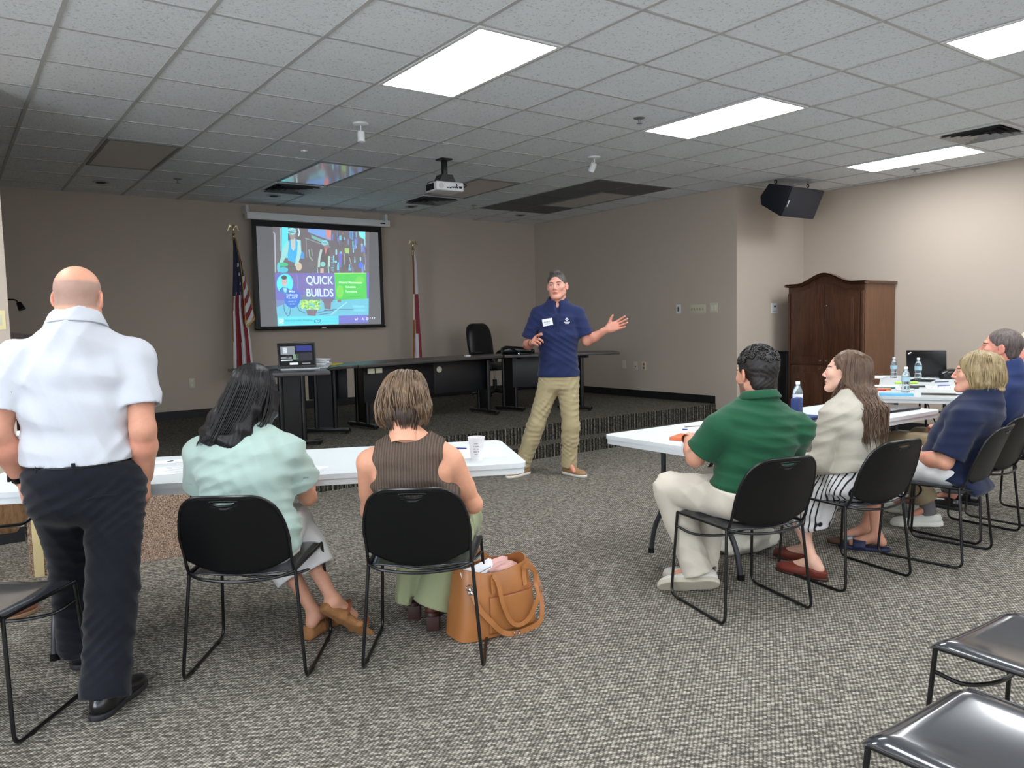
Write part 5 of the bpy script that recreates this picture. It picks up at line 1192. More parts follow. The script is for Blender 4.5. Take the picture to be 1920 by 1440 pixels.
def np_mesh(nm, parts, parent, m, colf=None, xf=None):
    """parts: (V, Q) arrays joined into one mesh; colf gives a colour for each vertex; xf transforms the vertices"""
    Vs, Qs, n = [], [], 0
    for V, Q in parts: Vs.append(V); Qs.append(Q + n); n += len(V)
    V = np.concatenate(Vs); Q = np.concatenate(Qs); me = bpy.data.meshes.new(nm)
    me.vertices.add(len(V)); me.vertices.foreach_set('co', V.astype(f32).ravel()); me.loops.add(Q.size); me.loops.foreach_set('vertex_index', Q.astype(np.int32).ravel())
    me.polygons.add(len(Q)); me.polygons.foreach_set('loop_start', np.arange(0, Q.size, 4, dtype=np.int32)); me.update(calc_edges=True)
    me.polygons.foreach_set('use_smooth', np.ones(len(Q), bool))
    if colf is not None:
        C = colf(V); ca = me.color_attributes.new('Col', 'FLOAT_COLOR', 'POINT'); ca.data.foreach_set('color', np.concatenate([C, np.ones((len(C), 1))], 1).astype(f32).ravel())
    o = bpy.data.objects.new(nm, me); COL.objects.link(o); me.materials.append(m); o.parent = parent; return o
def xform(VQ, M):
    V, Q = VQ; A = np.array(M.to_3x3()); return V @ A.T + np.array(M.translation), Q
def wr_noise(seed, dirs, amp, warp=3.0):
    """cloth folds: ridges across several directions"""
    rs_ = np.random.RandomState(seed)
    D_ = [(np.array(d, float) * f * 2.3, rs_.uniform(0, 6.28), rs_.normal(size=3) * warp) for d, f in dirs]
    def fn(x, y, z):
        o = 0
        for v, ph, w in D_:
            t = x * v[0] + y * v[1] + z * v[2] + ph + 1.6 * np.sin(x * w[0] * 3 + z * w[2] * 2 + ph) + 1.2 * np.sin(y * w[1] * 3 + z * w[0] * 2.3 + ph * 2)
            g = 0.5 + 0.5 * np.sin(x * w[1] * 4 + y * w[2] * 4 + z * w[0] * 3 + ph * 3); o = o + (np.abs(np.sin(t)) - 0.6) * g
        return o * amp * 1.25
    return fn

# ---- head
def head_mesh(jaw=1.0, nose=1.0, male=True, ears=True, vox=0.0033, neck=0.056, smile=0.0, cheek=1.0):
    F = Field((-0.105, -0.13, -0.19), (0.105, 0.135, 0.135), vox)
    F.ell((0, -0.018, 0.030), (0.077, 0.098, 0.086), 0.01)
    F.ell((0, 0.028, -0.028), (0.062 * cheek, 0.062, 0.082), 0.025)
    for s in (-1, 1):
        F.cap((s * 0.052 * jaw, 0.0, -0.055), (s * 0.022 * jaw, 0.062, -0.096), 0.020, 0.018, 0.025)
        F.ell((s * 0.038, 0.062, -0.018), (0.024, 0.020, 0.022), 0.018)
    F.ell((0, 0.074, -0.099), (0.024 * jaw, 0.019, 0.016), 0.02)
    F.cap((-0.034, 0.080, 0.022), (0.034, 0.080, 0.022), 0.011 if male else 0.008, 0.011 if male else 0.008, 0.018)
    for s in (-1, 1): F.ell((s * 0.031, 0.098, 0.004), (0.019, 0.014, 0.012), 0.014, 'sub')
    F.cap((0, 0.086, 0.014), (0, 0.098 + 0.006 * nose, -0.022), 0.0060, 0.0080 * nose, 0.010)
    F.ell((0, 0.101 + 0.005 * nose, -0.029), (0.0088 * nose, 0.0095 * nose, 0.0078), 0.008)
    for s in (-1, 1): F.ell((s * 0.0105, 0.094, -0.033), (0.0072, 0.009, 0.0065), 0.006)
    F.cap((-0.017, 0.087, -0.059 + smile), (0, 0.0895, -0.057), 0.0040, 0.0058, 0.008); F.cap((0.017, 0.087, -0.059 + smile), (0, 0.0895, -0.057), 0.0040, 0.0058, 0.008)
    F.cap((-0.011, 0.0845, -0.0685), (0.011, 0.0845, -0.0685), 0.0062, 0.0062, 0.008)
    F.cap((-0.024, 0.094, -0.0635 + smile), (0.024, 0.094, -0.0635 + smile), 0.0016, 0.0016, 0.004, 'sub')
    for s in (-1, 1): F.ell((s * 0.031, 0.077, 0.003), (0.0135, 0.0135, 0.0125), 0.002)
    if ears:
        for s in (-1, 1):
            R = Matrix.Rotation(s * 0.45, 3, 'Z') @ Matrix.Rotation(-0.15, 3, 'X')
            F.ell((s * 0.081, -0.012, -0.004), (0.007, 0.019, 0.031), 0.006, 'add', R); F.ell((s * 0.089, -0.006, 0.0), (0.005, 0.010, 0.017), 0.004, 'sub', R); F.cap((s * 0.076, 0.0, -0.026), (s * 0.078, -0.006, -0.030), 0.006, 0.007, 0.006)
    F.chain([(0, -0.030, -0.05), (0, -0.040, -0.11), (0, -0.048, -0.20)], [neck + 0.002, neck, neck + 0.006], 0.03)
    return F.mesh()
def skin_col(base, lips=None, stub=None, brow=(60, 45, 35), iris=(70, 60, 50), buzz=None, buzzline=0.03):
    b = np.array(lin(base)); lp = np.array(lin(lips or tuple(int(c * k) for c, k in zip(base, (0.86, 0.62, 0.60)))))
    def fn(V):   # V in head space
        C = np.tile(b, (len(V), 1)); x, y, z = V[:, 0], V[:, 1], V[:, 2]
        def blend(m, c, a=1.0):
            m = np.clip(m, 0, 1)[:, None] * a; C[:] = C * (1 - m) + np.array(c) * m
        blend(np.exp(-((np.abs(x) - 0.040) ** 2 + (z + 0.025) ** 2) / 0.0005) * (y > 0.04), lin((222, 146, 128)), 0.2)
        blend(np.exp(-((x) ** 2 + (z + 0.028) ** 2) / 0.0002) * (y > 0.09), lin((214, 136, 120)), 0.25)
        blend((np.abs(x) > 0.078).astype(float), lin((214, 132, 114)), 0.35)
        if stub: blend((y > 0.0) * (z < -0.040) * (z > -0.115) * 1.0, lin(stub[:3]), stub[3])
        if buzz: blend(np.clip((buzzline + 0.45 * np.minimum(y, 0) * -1 * 0 - z) / 0.012, 0, 1) * np.clip((z + 0.045 + 0.2 * np.maximum(y, 0)) / 0.012, 0, 1) * np.clip((0.035 - y) / 0.02, 0, 1) * (np.abs(x) < 0.0785), lin(buzz[:3]), buzz[3])
        m = ((x / 0.023) ** 2 + ((z + 0.0635) / 0.0105) ** 2 < 1) * (y > 0.082); blend(m * 1.0, lp, 0.75)
        m = (np.abs(z + 0.0635) < 0.0014) * (np.abs(x) < 0.021) * (y > 0.08); blend(m * 1.0, lin((90, 40, 36)), 0.7)
        for s in (-1, 1):
            ex = x - s * 0.031
            m = ((ex / 0.0125) ** 2 + ((z - 0.002) / 0.0042) ** 2 < 1) * (y > 0.078); blend(m * 1.0, lin((196, 186, 180)))
            m = ((ex / 0.0056) ** 2 + ((z - 0.002) / 0.0046) ** 2 < 1) * (y > 0.078); blend(m * 1.0, lin(iris))
            m = (np.abs(z - 0.0072 + 8 * ex ** 2) < 0.0018) * (np.abs(ex) < 0.015) * (y > 0.07); blend(m * 1.0, lin((50, 36, 30)), 0.8)
            m = (np.abs(z - 0.0235 - 0.05 * np.abs(x) + 9 * (np.abs(x) - 0.030) ** 2) < 0.0030) * (np.abs(np.abs(x) - 0.032) < 0.018) * (y > 0.055); blend(m * 1.0, lin(brow), 0.85)
        return C
    return fn

# ---- hand: wrist at origin, fingers along +y, palm faces -z, thumb towards +x (a left hand; mirrored for the right)
def hand_mesh(curl=0.35, spread=0.06, thumb=0.5, mirror=False, vox=0.0026, curls=None):
    P = Field((-0.06, -0.05, -0.10), (0.10, 0.21, 0.05), vox)
    P.cap((0, -0.04, 0), (0, 0.0, 0), 0.026, 0.025, 0.02)
    xs = [0.030, 0.010, -0.010, -0.029]; Ls = [0.042, 0.047, 0.043, 0.034]; yb = [0.088, 0.092, 0.088, 0.080]
    P.ell((0, 0.045, 0), (0.040, 0.052, 0.013), 0.02)
    for k in range(4): P.cap((xs[k] * 0.5, 0.02, 0), (xs[k], yb[k], 0.002), 0.013, 0.0105, 0.014)
    for k in range(4):
        c = (curls[k] if curls else curl); p = Vector((xs[k], yb[k], 0.001)); a = -spread * (k - 1.5) * 1.0; ang = -c * 0.7; L = Ls[k]; r = [0.0098, 0.0090, 0.0082, 0.0070]
        for j in range(3):
            d = Vector((math.sin(a) * math.cos(ang) * 1, math.cos(a) * math.cos(ang), math.sin(ang))); q = p + d * L * (1, 0.64, 0.5)[j]
            P.cap(p, q, r[j], r[j + 1], 0.003 if j else 0.006); p = q; ang -= c * (1.15, 0.9, 0)[j]
    P.cap((0.018, 0.015, -0.004), (0.046, 0.045, -0.010), 0.016, 0.013, 0.014)
    d1 = Vector((math.cos(thumb), math.sin(thumb), -0.25)).normalized(); p = Vector((0.046, 0.045, -0.010)); q = p + d1 * 0.034; P.cap(p, q, 0.0125, 0.0105, 0.008)
    d2 = Vector((math.cos(thumb + 0.35), math.sin(thumb + 0.35), -0.3)).normalized(); P.cap(q, q + d2 * 0.027, 0.0105, 0.0085, 0.004)
    V, Q = P.mesh()
    if mirror: V = V * np.array([-1, 1, 1]); Q = Q[:, ::-1]
    return V, Q
def frame_m(o, yax, zax):
    y = Vector(yax).normalized(); z = Vector(zax); z = (z - y * z.dot(y)).normalized(); x = y.cross(z)
    return Matrix(((x.x, y.x, z.x, o[0]), (x.y, y.y, z.y, o[1]), (x.z, y.z, z.z, o[2]), (0, 0, 0, 1)))
M_skin = mat('skin', (220, 170, 145), 0.5, fn=f_vcol, spec=0.35, sss=0.06)
def f_hair(lo, hi, k=90):
    def g(t, c):
        co = t.coord(); n = t.noise(t.coord(scale=(1, 1, 0.16)), k, 4, 0.65); n2 = t.noise(co, 7, 2)
        v = t.math('ADD', t.math('MULTIPLY', n, 0.8), t.math('MULTIPLY', n2, 0.25)); t.link(t.ramp(v, [(0.32, lo), (0.7, hi)]), t.b.inputs['Base Color'])
        t.bump(n, 0.5, 0.004)
    return g
def head_frame(c, yaw, pitch=0, roll=0, s=1.0):
    """c: head centre; yaw clockwise from +y (deg), pitch up, roll to the right"""
    return Matrix.Translation(c) @ Matrix.Rotation(-math.radians(yaw), 4, 'Z') @ Matrix.Rotation(math.radians(pitch), 4, 'X') @ Matrix.Rotation(math.radians(roll), 4, 'Y') @ Matrix.Scale(s, 4)
def locks(nm, parent, m, M, gen, n, seed, r=(0.004, 0.007), seg=5):
    """many tapering locks of hair joined in one mesh; gen(rs) gives the path in head space"""
    rs_ = random.Random(seed); b = NB()
    for k in range(n):
        P = gen(rs_)
        if P is None: continue
        P = smooth_path(P, 4); N_ = len(P); w = rs_.uniform(*r)
        add_tube(b, [M @ p for p in P], [max(0.0004, w * (0.35 + 0.65 * math.sin(math.pi * min(1, 0.12 + i / N_)) ** 0.6) * (1 if i < N_ - 3 else (N_ - 1 - i) / 3 + 0.05)) for i in range(N_)], seg, flat=(1.0, 0.55))
    return obj(nm, b, m, parent, angle=0)
def shoe(parent, ankle, heading, m, sole, L=0.29, w=0.05, pitch=0.0, name='shoe', h=0.075, base=None, roll=0.0, soleh=0.022):
    """ankle: floor-level point under the ankle; heading deg clockwise from +y in the person's frame"""
    M = Matrix.Translation(ankle) @ Matrix.Rotation(-math.radians(heading), 4, 'Z') @ Matrix.Rotation(math.radians(pitch), 4, 'X') @ Matrix.Rotation(math.radians(roll), 4, 'Y')
    F = Field((-0.08, -0.12, -0.01), (0.08, 0.26, 0.14), 0.004)
    F.ell((0, -0.03, 0.04), (w * 0.72, 0.052, 0.046), 0.02); F.ell((0, 0.04, 0.036), (w * 0.78, 0.09, 0.040), 0.03); F.ell((0, L * 0.48, 0.028), (w * 0.92, 0.085, 0.032), 0.03); F.cap((0, -0.025, 0.05), (0, -0.03, 0.05 + h * 0.45), 0.036, 0.034, 0.02)
    F.cut((0, 0, soleh * 0.8), (0, 0, -1)); F.cut((0, -0.03, 0.05 + h * 0.42), (0, -0.15, 1)); F.cap((0, -0.03, 0.05 + h * 0.2), (0, -0.03, 0.2), 0.027, 0.027, 0.004, 'sub')
    up = np_mesh(name, [xform(F.mesh(), M)], parent, m)
    S = Field((-0.08, -0.12, -0.02), (0.08, 0.26, 0.06), 0.004)
    S.ell((0, -0.03, 0.012), (w * 0.78, 0.060, 0.05), 0.03); S.ell((0, 0.05, 0.012), (w * 0.78, 0.10, 0.05), 0.03); S.ell((0, L * 0.48, 0.012), (w * 0.98, 0.092, 0.05), 0.03); S.cut((0, 0, 0), (0, 0, -1)); S.cut((0, 0, soleh), (0, 0, 1))
    np_mesh('sole', [xform(S.mesh(), M)], up, sole); return up
def person(label, c, th, hz=0.0):
    return thing('person', label, 'person', (c[0], c[1], hz), hd(th))
def lerp(a, b, t): return tuple(a[i] + (b[i] - a[i]) * t for i in range(3))
class Body:
    """joint dictionary J; builds the continuous body and the clothing around it"""
    def __init__(s, root, J, R, skin, vox=0.008):
        s.root, s.J, s.R, s.skin, s.vox = root, J, R, skin, vox
    def bounds(s, keys, m):
        P = np.array([s.J[k] for k in keys]); return P.min(0) - m, P.max(0) + m
    def arm(s, F, side, grow=0.0, k=0.02, t1=1.0):
        J, R = s.J, s.R; sh, el, wr = J['sh' + side], J['el' + side], J['wr' + side]
        F.cap(sh, el, R['ua'] + grow, R['el'] + grow, k); F.cap(lerp(sh, el, 0.25), lerp(sh, el, 0.6), R['ua'] * 0.98 + grow, R['ua'] * 0.92 + grow, k)
        F.cap(el, lerp(el, wr, 0.35), R['el'] + grow, R['fa'] + grow, k); F.cap(lerp(el, wr, 0.35), wr, R['fa'] + grow, R['wr'] + grow, k)
    def leg(s, F, side, grow=0.0, k=0.03):
        J, R = s.J, s.R; hp, kn, an = J['hp' + side], J['kn' + side], J['an' + side]
        F.cap(hp, kn, R['th'] + grow, R['kn'] + grow, k); F.cap(kn, lerp(kn, an, 0.3), R['kn'] + grow, R['cf'] + grow, k); F.cap(lerp(kn, an, 0.3), an, R['cf'] + grow, R['an'] + grow, k)
    def torso(s, F, gw=0.0, gd=0.0, k=0.03):
        T_ = s.J['torso']; F.loft([t[0] for t in T_], [t[1] + gw for t in T_], [t[2] + gd for t in T_], k, right=s.J.get('right', (1, 0, 0)))
    def build_body(s, hm, HM, colf, hands=(('L', {}), ('R', {})), feet=True, shrink=0.006):
        J, R = s.J, s.R; ks = [k for k in J if k[:2] in ('sh', 'el', 'wr', 'hp', 'kn', 'an')]; lo, hi = s.bounds(ks, 0.17); hi[2] = max(hi[2], J['neck'][2] + 0.1)
        lo = np.minimum(lo, np.array(HM.translation) - 0.14); hi = np.maximum(hi, np.array(HM.translation) * np.array([1, 1, 0]) + np.array([0.14, 0.14, 0]))
        F = Field(lo, hi, s.vox); s.torso(F, -shrink, -shrink)
        for sd in 'LR':
            s.arm(F, sd); s.leg(F, sd, -shrink); F.cap(J['torso'][-1][0], J['sh' + sd], 0.055, R['ua'], 0.04)
            if feet: a = Vector(J['an' + sd]); fd = Vector(J.get('fd' + sd, (0, 1, 0))); bf = J.get('bare'); F.cap(a, a + fd * 0.13 + Vector((0, 0, -0.042 if bf else -0.062)), 0.034 if bf else 0.026, 0.024 if bf else 0.018, 0.02); F.cap(a, a - fd * (0.03 if bf else 0.0) + Vector((0, 0, -0.03)), 0.032 if bf else 0.026, 0.028 if bf else 0.024, 0.02)
        nk = HM @ Vector((0, -0.042, -0.12)); F.cap(J['neck'], nk, R['nk'] + 0.004, R['nk'] - 0.003, 0.05)
        parts = [F.mesh()]
        for sd, kw in hands:
            wr, el = Vector(J['wr' + sd]), Vector(J['el' + sd]); d = Vector(J.get('hd' + sd, (wr - el))); up = Vector(J.get('hu' + sd, (0, 0, 1)))
            parts.append(xform(hand_mesh(mirror=(sd == 'R'), **kw), frame_m(wr - d.normalized() * 0.004, d, up) @ Matrix.Scale(R.get('hs', 1.0), 4)))
        nb = sum(len(p[0]) for p in parts); parts.append(xform(hm, HM)); inv = np.array(HM.inverted())
        base = np.array(lin(s.skin))
        def cf(V):
            C = np.tile(base, (len(V), 1)); Vh = V[nb:] @ inv[:3, :3].T + inv[:3, 3]; C[nb:] = colf(Vh)
            for sd, kw in hands:
                w = np.array(J['wr' + sd]); q = np.linalg.norm(V[:nb] - w, axis=1); m = np.clip((q - 0.05) / 0.12, 0, 1)[:, None] * (q < 0.2)[:, None]; C[:nb] = C[:nb] * (1 - 0.3 * m) + np.array(lin((214, 132, 112))) * 0.3 * m
            return C
        return np_mesh('body', parts, s.root, M_skin, cf)
    def top(s, nm, m, gw=0.012, gd=0.012, hem=None, sleeve=0.5, sg=0.014, neckr=0.075, neckc=None, wr=None, vox=None, shoulders=True, extra=None, sub=None, sleeve_flare=0.0, cuts=()):
        J, R = s.J, s.R; lo, hi = s.bounds(['shL', 'shR', 'elL', 'elR', 'hpL', 'hpR'], 0.2); F = Field(lo, hi, vox or s.vox); s.torso(F, gw, gd)
        if extra: extra(F)
        nkv = Vector(J['neck']); F.cap(nkv + Vector((0, -0.012, -0.02)), nkv + Vector((0, -0.008, 0.045)), R['nk'] + 0.026, R['nk'] + 0.018, 0.045)
        if shoulders:
            for sd in 'LR': F.cap(J['torso'][-1][0], J['sh' + sd], 0.054 + sg, R['ua'] + sg * 0.8, 0.04)
        if sleeve > 0:
            G = Field(lo, hi, vox or s.vox)
            for sd in 'LR':
                sh, el, w = J['sh' + sd], J['el' + sd], J['wr' + sd]; e = lerp(sh, el, min(1, sleeve) + (0.12 if sleeve <= 1 else 0)); G.cap(sh, e, R['ua'] + sg, R['ua'] + (R['el'] - R['ua']) * min(1, sleeve) + sg + sleeve_flare, 0.03)
                if sleeve > 1: G.cap(el, lerp(el, w, sleeve - 0.9), R['el'] + sg, R['fa'] * (2 - sleeve) + R['wr'] * (sleeve - 1) + sg, 0.02)
            if wr: G.warp(wr)
            for sd in 'LR':
                sh, el, w = Vector(J['sh' + sd]), Vector(J['el' + sd]), Vector(J['wr' + sd])
                a, bb, t = (sh, el, sleeve) if sleeve <= 1 else (el, w, sleeve - 1)
                p = a.lerp(bb, t); n = (bb - a).normalized()
                def slab(x, y, z, p=p, n=n):
                    q = (x - p.x) * n.x + (y - p.y) * n.y + (z - p.z) * n.z; return np.maximum(-q, q - 0.16)
                G.put(slab, np.array(p) - 0.15, np.array(p) + 0.15, 0.0, 'sub')
                r_in = (R['ua'] + (R['el'] - R['ua']) * t if sleeve <= 1 else R['wr']) + sg * 0.55 + sleeve_flare * 0.7
                G.cap(p - n * 0.05, p + n * 0.05, r_in, r_in, 0.0, 'sub')
        if wr: F.warp(wr)
        if sleeve > 0:
            k_ = 0.022; h_ = np.clip(0.5 + 0.5 * (F.D - G.D) / k_, 0, 1); F.D = F.D * (1 - h_) + G.D * h_ - k_ * h_ * (1 - h_)
        nk = neckc or Vector(J['neck']) + Vector((0, 0.0, 0.03)); F.cap(nk, Vector(nk) + Vector((0, 0.03, 0.12)), neckr, neckr + 0.03, 0.01, 'sub')
        if sub: sub(F)
        if hem: F.cut(hem[0], hem[1])
        for c_ in cuts: F.cut(*c_)
        return np_mesh(nm, [F.mesh()], s.root, m)
    def trousers(s, nm, m, gw=0.012, waist=None, hemt=0.96, lg=0.016, flare=0.012, wr=None, vox=None, extra=None):
        J, R = s.J, s.R; lo, hi = s.bounds(['hpL', 'hpR', 'knL', 'knR', 'anL', 'anR'], 0.2); F = Field(lo, hi, vox or s.vox)
        T_ = s.J['torso'][:3]; F.loft([t[0] for t in T_], [t[1] + gw for t in T_], [t[2] + gw for t in T_], 0.03, right=s.J.get('right', (1, 0, 0)))
        for sd in 'LR':
            hp, kn, an = J['hp' + sd], J['kn' + sd], J['an' + sd]; e = lerp(kn, an, hemt)
            F.cap(hp, kn, R['th'] + lg, R['kn'] + lg + 0.004, 0.04); F.cap(kn, e, R['kn'] + lg, R['an'] + lg + flare, 0.03); F.cap(lerp(kn, an, 0.1), lerp(kn, an, 0.4), R['cf'] + lg, R['cf'] + lg, 0.04)
        if extra: extra(F)
        if wr: F.warp(wr)
        for sd in 'LR':
            kn, an = Vector(J['kn' + sd]), Vector(J['an' + sd]); n = (an - kn).normalized(); p = kn.lerp(an, hemt)
            def slab(x, y, z, p=p, n=n):
                q = (x - p.x) * n.x + (y - p.y) * n.y + (z - p.z) * n.z; rad = np.sqrt(np.maximum(0, (x - p.x) ** 2 + (y - p.y) ** 2 + (z - p.z) ** 2 - q * q)); return np.maximum(np.maximum(-q, q - 0.15), rad - 0.12)
            F.put(slab, np.array(p) - 0.16, np.array(p) + 0.16, 0.0, 'sub'); F.cap(p - n * 0.04, p + n * 0.04, R['an'] + lg * 0.4 + flare * 0.7, R['an'] + lg * 0.4 + flare * 0.7, 0, 'sub')
        if waist: F.cut(waist[0], waist[1])
        return np_mesh(nm, [F.mesh()], s.root, m)
def collar(parent, m, c, r0, r1, h, up=(0, 0, 1), fwd=(0, 1, 0), open_=0.35, name='collar', fold=0.018, sx=1.0, vox=None):
    """folded polo collar: a band standing up round the neck and turned down outside, open at the front"""
    zv = Vector(up).normalized(); xv = Vector(fwd).cross(zv).normalized(); yv = zv.cross(xv); M = Matrix(((xv.x, yv.x, zv.x, c[0]), (xv.y, yv.y, zv.y, c[1]), (xv.z, yv.z, zv.z, c[2]), (0, 0, 0, 1))); b = NB(); rings = []; n = 48
    for k in range(n + 1):
        a = math.pi / 2 + open_ + (2 * math.pi - 2 * open_) * k / n; ca, sa = math.cos(a) * sx, math.sin(a)
        dip = -0.035 * max(0, sa) ** 1.5
        pr = [(r0 - 0.004, -0.01), (r0 - 0.003, h * 0.9), (r0 + 0.001, h + 0.002), (r0 + 0.005, h * 0.9), (r1, -0.004 + h * 0.15), (r1 - 0.003, -0.010 + h * 0.15), (r0 + 0.003, h * 0.6), (r0 - 0.001, -0.01)]
        rings.append([b.verts.new(M @ Vector((ca * r, sa * r, z + dip))) for r, z in pr])
    for p, q in zip(rings, rings[1:]):
        for k in range(8): b.faces.new((p[k], p[(k + 1) % 8], q[(k + 1) % 8], q[k]))
    b.faces.new(list(reversed(rings[0]))); b.faces.new(rings[-1]); bmesh.ops.recalc_face_normals(b, faces=b.faces); return obj(name, b, m, parent, angle=0)
def cloth_mat(name, rgb, scale=420, var=0.06, b=0.2, rough=0.8, fold=0.5): return mat(name, rgb, rough, fn=f_cloth(scale, var, b, fold), spec=0.2, sheen=0.15)
# ------------------------------------------------------------------ people
RF = dict(ua=0.042, el=0.034, fa=0.036, wr=0.023, th=0.078, kn=0.050, cf=0.050, an=0.032, nk=0.052, hs=0.92)
RM = dict(ua=0.050, el=0.040, fa=0.043, wr=0.028, th=0.088, kn=0.058, cf=0.056, an=0.038, nk=0.060, hs=1.0)
def seated(y0=-0.12, sw=0.19, hipw=0.17, dep=0.11, lean=0.0, zsh=0.96, waist=0.145, chest=0.17, right=(1, 0, 0), hip=0.53, x0=0.0, xs=0.0, bust=0.12):
    """torso stack from pelvis to the base of the neck"""
    H_ = zsh - hip
    def p(t): return (x0 + (xs - x0) * t, y0 + lean * t, hip + H_ * t)
    return [(p(-0.06), hipw, dep - 0.012), (p(0.14), hipw, dep - 0.012), (p(0.38), waist, dep - 0.010), (p(0.66), chest, bust), (p(0.86), chest * 0.98, dep), (p(1.0), sw * 0.52, dep * 0.62)]
WG = cloth_mat('white_pique', (232, 234, 240)); 

# 1 -- standing bald man in white polo (left)
th = 15; P = person('bald man standing with his back to us in a white polo and navy trousers', (-0.17, -1.40), th)
J = dict(neck=(0.005, -0.03, 1.36), shL=(-0.198, -0.02, 1.280), shR=(0.192, -0.02, 1.280), elL=(-0.268, -0.06, 1.03), elR=(0.215, -0.09, 1.01), wrL=(-0.215, 0.03, 0.835), wrR=(0.205, -0.005, 0.815),
         hpL=(-0.09, -0.01, 0.80), hpR=(0.10, -0.03, 0.80), knL=(-0.085, 0.17, 0.46), knR=(0.085, -0.13, 0.45), anL=(-0.10, 0.26, 0.10), anR=(0.055, -0.26, 0.10),
         torso=[((-0.015, -0.03, 0.74), 0.160, 0.13), ((-0.015, -0.02, 0.84), 0.170, 0.14), ((-0.012, 0.01, 0.94), 0.170, 0.145), ((-0.01, 0.0, 1.10), 0.178, 0.14), ((0.0, -0.02, 1.24), 0.178, 0.12), ((0.005, -0.03, 1.35), 0.10, 0.07)],
         hdL=(0.10, 0.12, -0.9), hdR=(0.02, 0.1, -1), huL=(-1, 0, -0.1), huR=(1, 0, 0))
J['fdL'] = (0, 1, 0); J['fdR'] = (0.45, 0.85, 0)
R = dict(RM, ua=0.056, el=0.046, fa=0.049, wr=0.031, th=0.095, kn=0.062, nk=0.068); B = Body(P, J, R, (206, 148, 122), 0.0075)
HM = head_frame((0.017, 0.0, 1.515), 12, -4, 2, 1.0)
B.build_body(head_mesh(1.1, 1.05, True, neck=0.068), HM, skin_col((222, 160, 132), buzz=(150, 132, 122, 0.72), buzzline=0.062), (('L', dict(curl=0.45)), ('R', dict(curl=0.5))))
M_wp = cloth_mat('white_polo_knit', (196, 199, 206), 380, 0.03)
B.top('polo_shirt', M_wp, 0.018, 0.018, ((0, 0, 0.902), (0, 0.02, -1)), 0.68, 0.022, 0.072, neckc=(0.008, -0.022, 1.412), wr=wr_noise(4, [((0.9, 0.1, 0.3), 16), ((0.75, 0.0, -0.6), 14), ((0.3, 0.2, 0.9), 12), ((0.6, 0.1, 0.5), 24)], 0.0055), vox=0.0065, sleeve_flare=0.010,
      extra=lambda F: F.cap((0.008, -0.046, 1.32), (0.008, -0.040, 1.41), 0.090, 0.084, 0.04).loft([(-0.014, 0.0, 0.90), (-0.012, 0.0, 0.94)], [0.186, 0.190], [0.158, 0.16], 0.03))
collar(P, M_wp, (0.008, -0.032, 1.408), 0.082, 0.106, 0.046, up=(0.03, 0.22, 1), open_=0.3)
M_navy = cloth_mat('navy_trouser_twill', (15, 18, 28), 500, 0.08)
B.trousers('trousers', M_navy, 0.010, ((0, 0, 0.892), (0, 0.02, 1)), 1.10, 0.022, 0.026, wr=wr_noise(11, [((0.3, 0.2, 1), 30), ((-0.5, 0.3, 0.9), 34), ((0.8, 0.2, 0.5), 22)], 0.0050), vox=0.0075)
def band_ring(nm, m, c, rx, ry, z0, z1, parent, th_=0.004, n=48):
    b = NB()
    rr = [[b.verts.new((c[0] + (rx + o) * math.cos(2 * math.pi * k / n), c[1] + (ry + o) * math.sin(2 * math.pi * k / n), z)) for k in range(n)] for o, z in ((0, z0), (th_, z0), (th_, z1), (0, z1))]
    for i in range(4):
        for k in range(n): b.faces.new((rr[i][k], rr[i][(k + 1) % n], rr[(i + 1) % 4][(k + 1) % n], rr[(i + 1) % 4][k]))
    bmesh.ops.recalc_face_normals(b, faces=b.faces); return obj(nm, b, m, parent)
band_ring('belt', mat('black_belt_leather', (14, 14, 15), 0.35), (-0.014, -0.005, 0), 0.182, 0.158, 0.872, 0.912, P)
for x in (-0.12, 0.0, 0.10):
    b = NB(); add_box(b, (x - 0.014, -0.005 - 0.166 * math.sqrt(1 - (x / 0.19) ** 2), 0.890), (0.014, 0.010, 0.045), bev=0.002); obj('belt_loop', b, M_navy, P)
b = NB(); add_tube(b, smooth_path([(0.02, -0.176, 0.775), (0.06, -0.176, 0.785), (0.12, -0.160, 0.782)]), 0.0022, 6); obj('pocket_seam', b, M_navy, P)
M_shoe_blk = mat('black_shoe_leather', (16, 16, 18), 0.28, coat=0.4)
shoe(P, (0.055, -0.235, 0.0), 25, M_shoe_blk, mat('dark_rubber_sole', (38, 38, 42), 0.6), 0.30, 0.054)
shoe(P, (-0.10, 0.28, 0.0), -4, M_shoe_blk, mat('dark_rubber_sole'), 0.30, 0.054)
b = NB(); w = Vector(J['wrL']); e = Vector(J['elL']); d = (w - e).normalized(); add_tube(b, [w - d * 0.03, w - d * 0.008], 0.036, 20); obj('watch_strap', b, M_black, P)
b = NB(); add_box(b, w - d * 0.019 + Vector((-0.036, -0.006, 0)), (0.010, 0.032, 0.036), bev=0.003); obj('watch_case', b, M_blackmet, P)

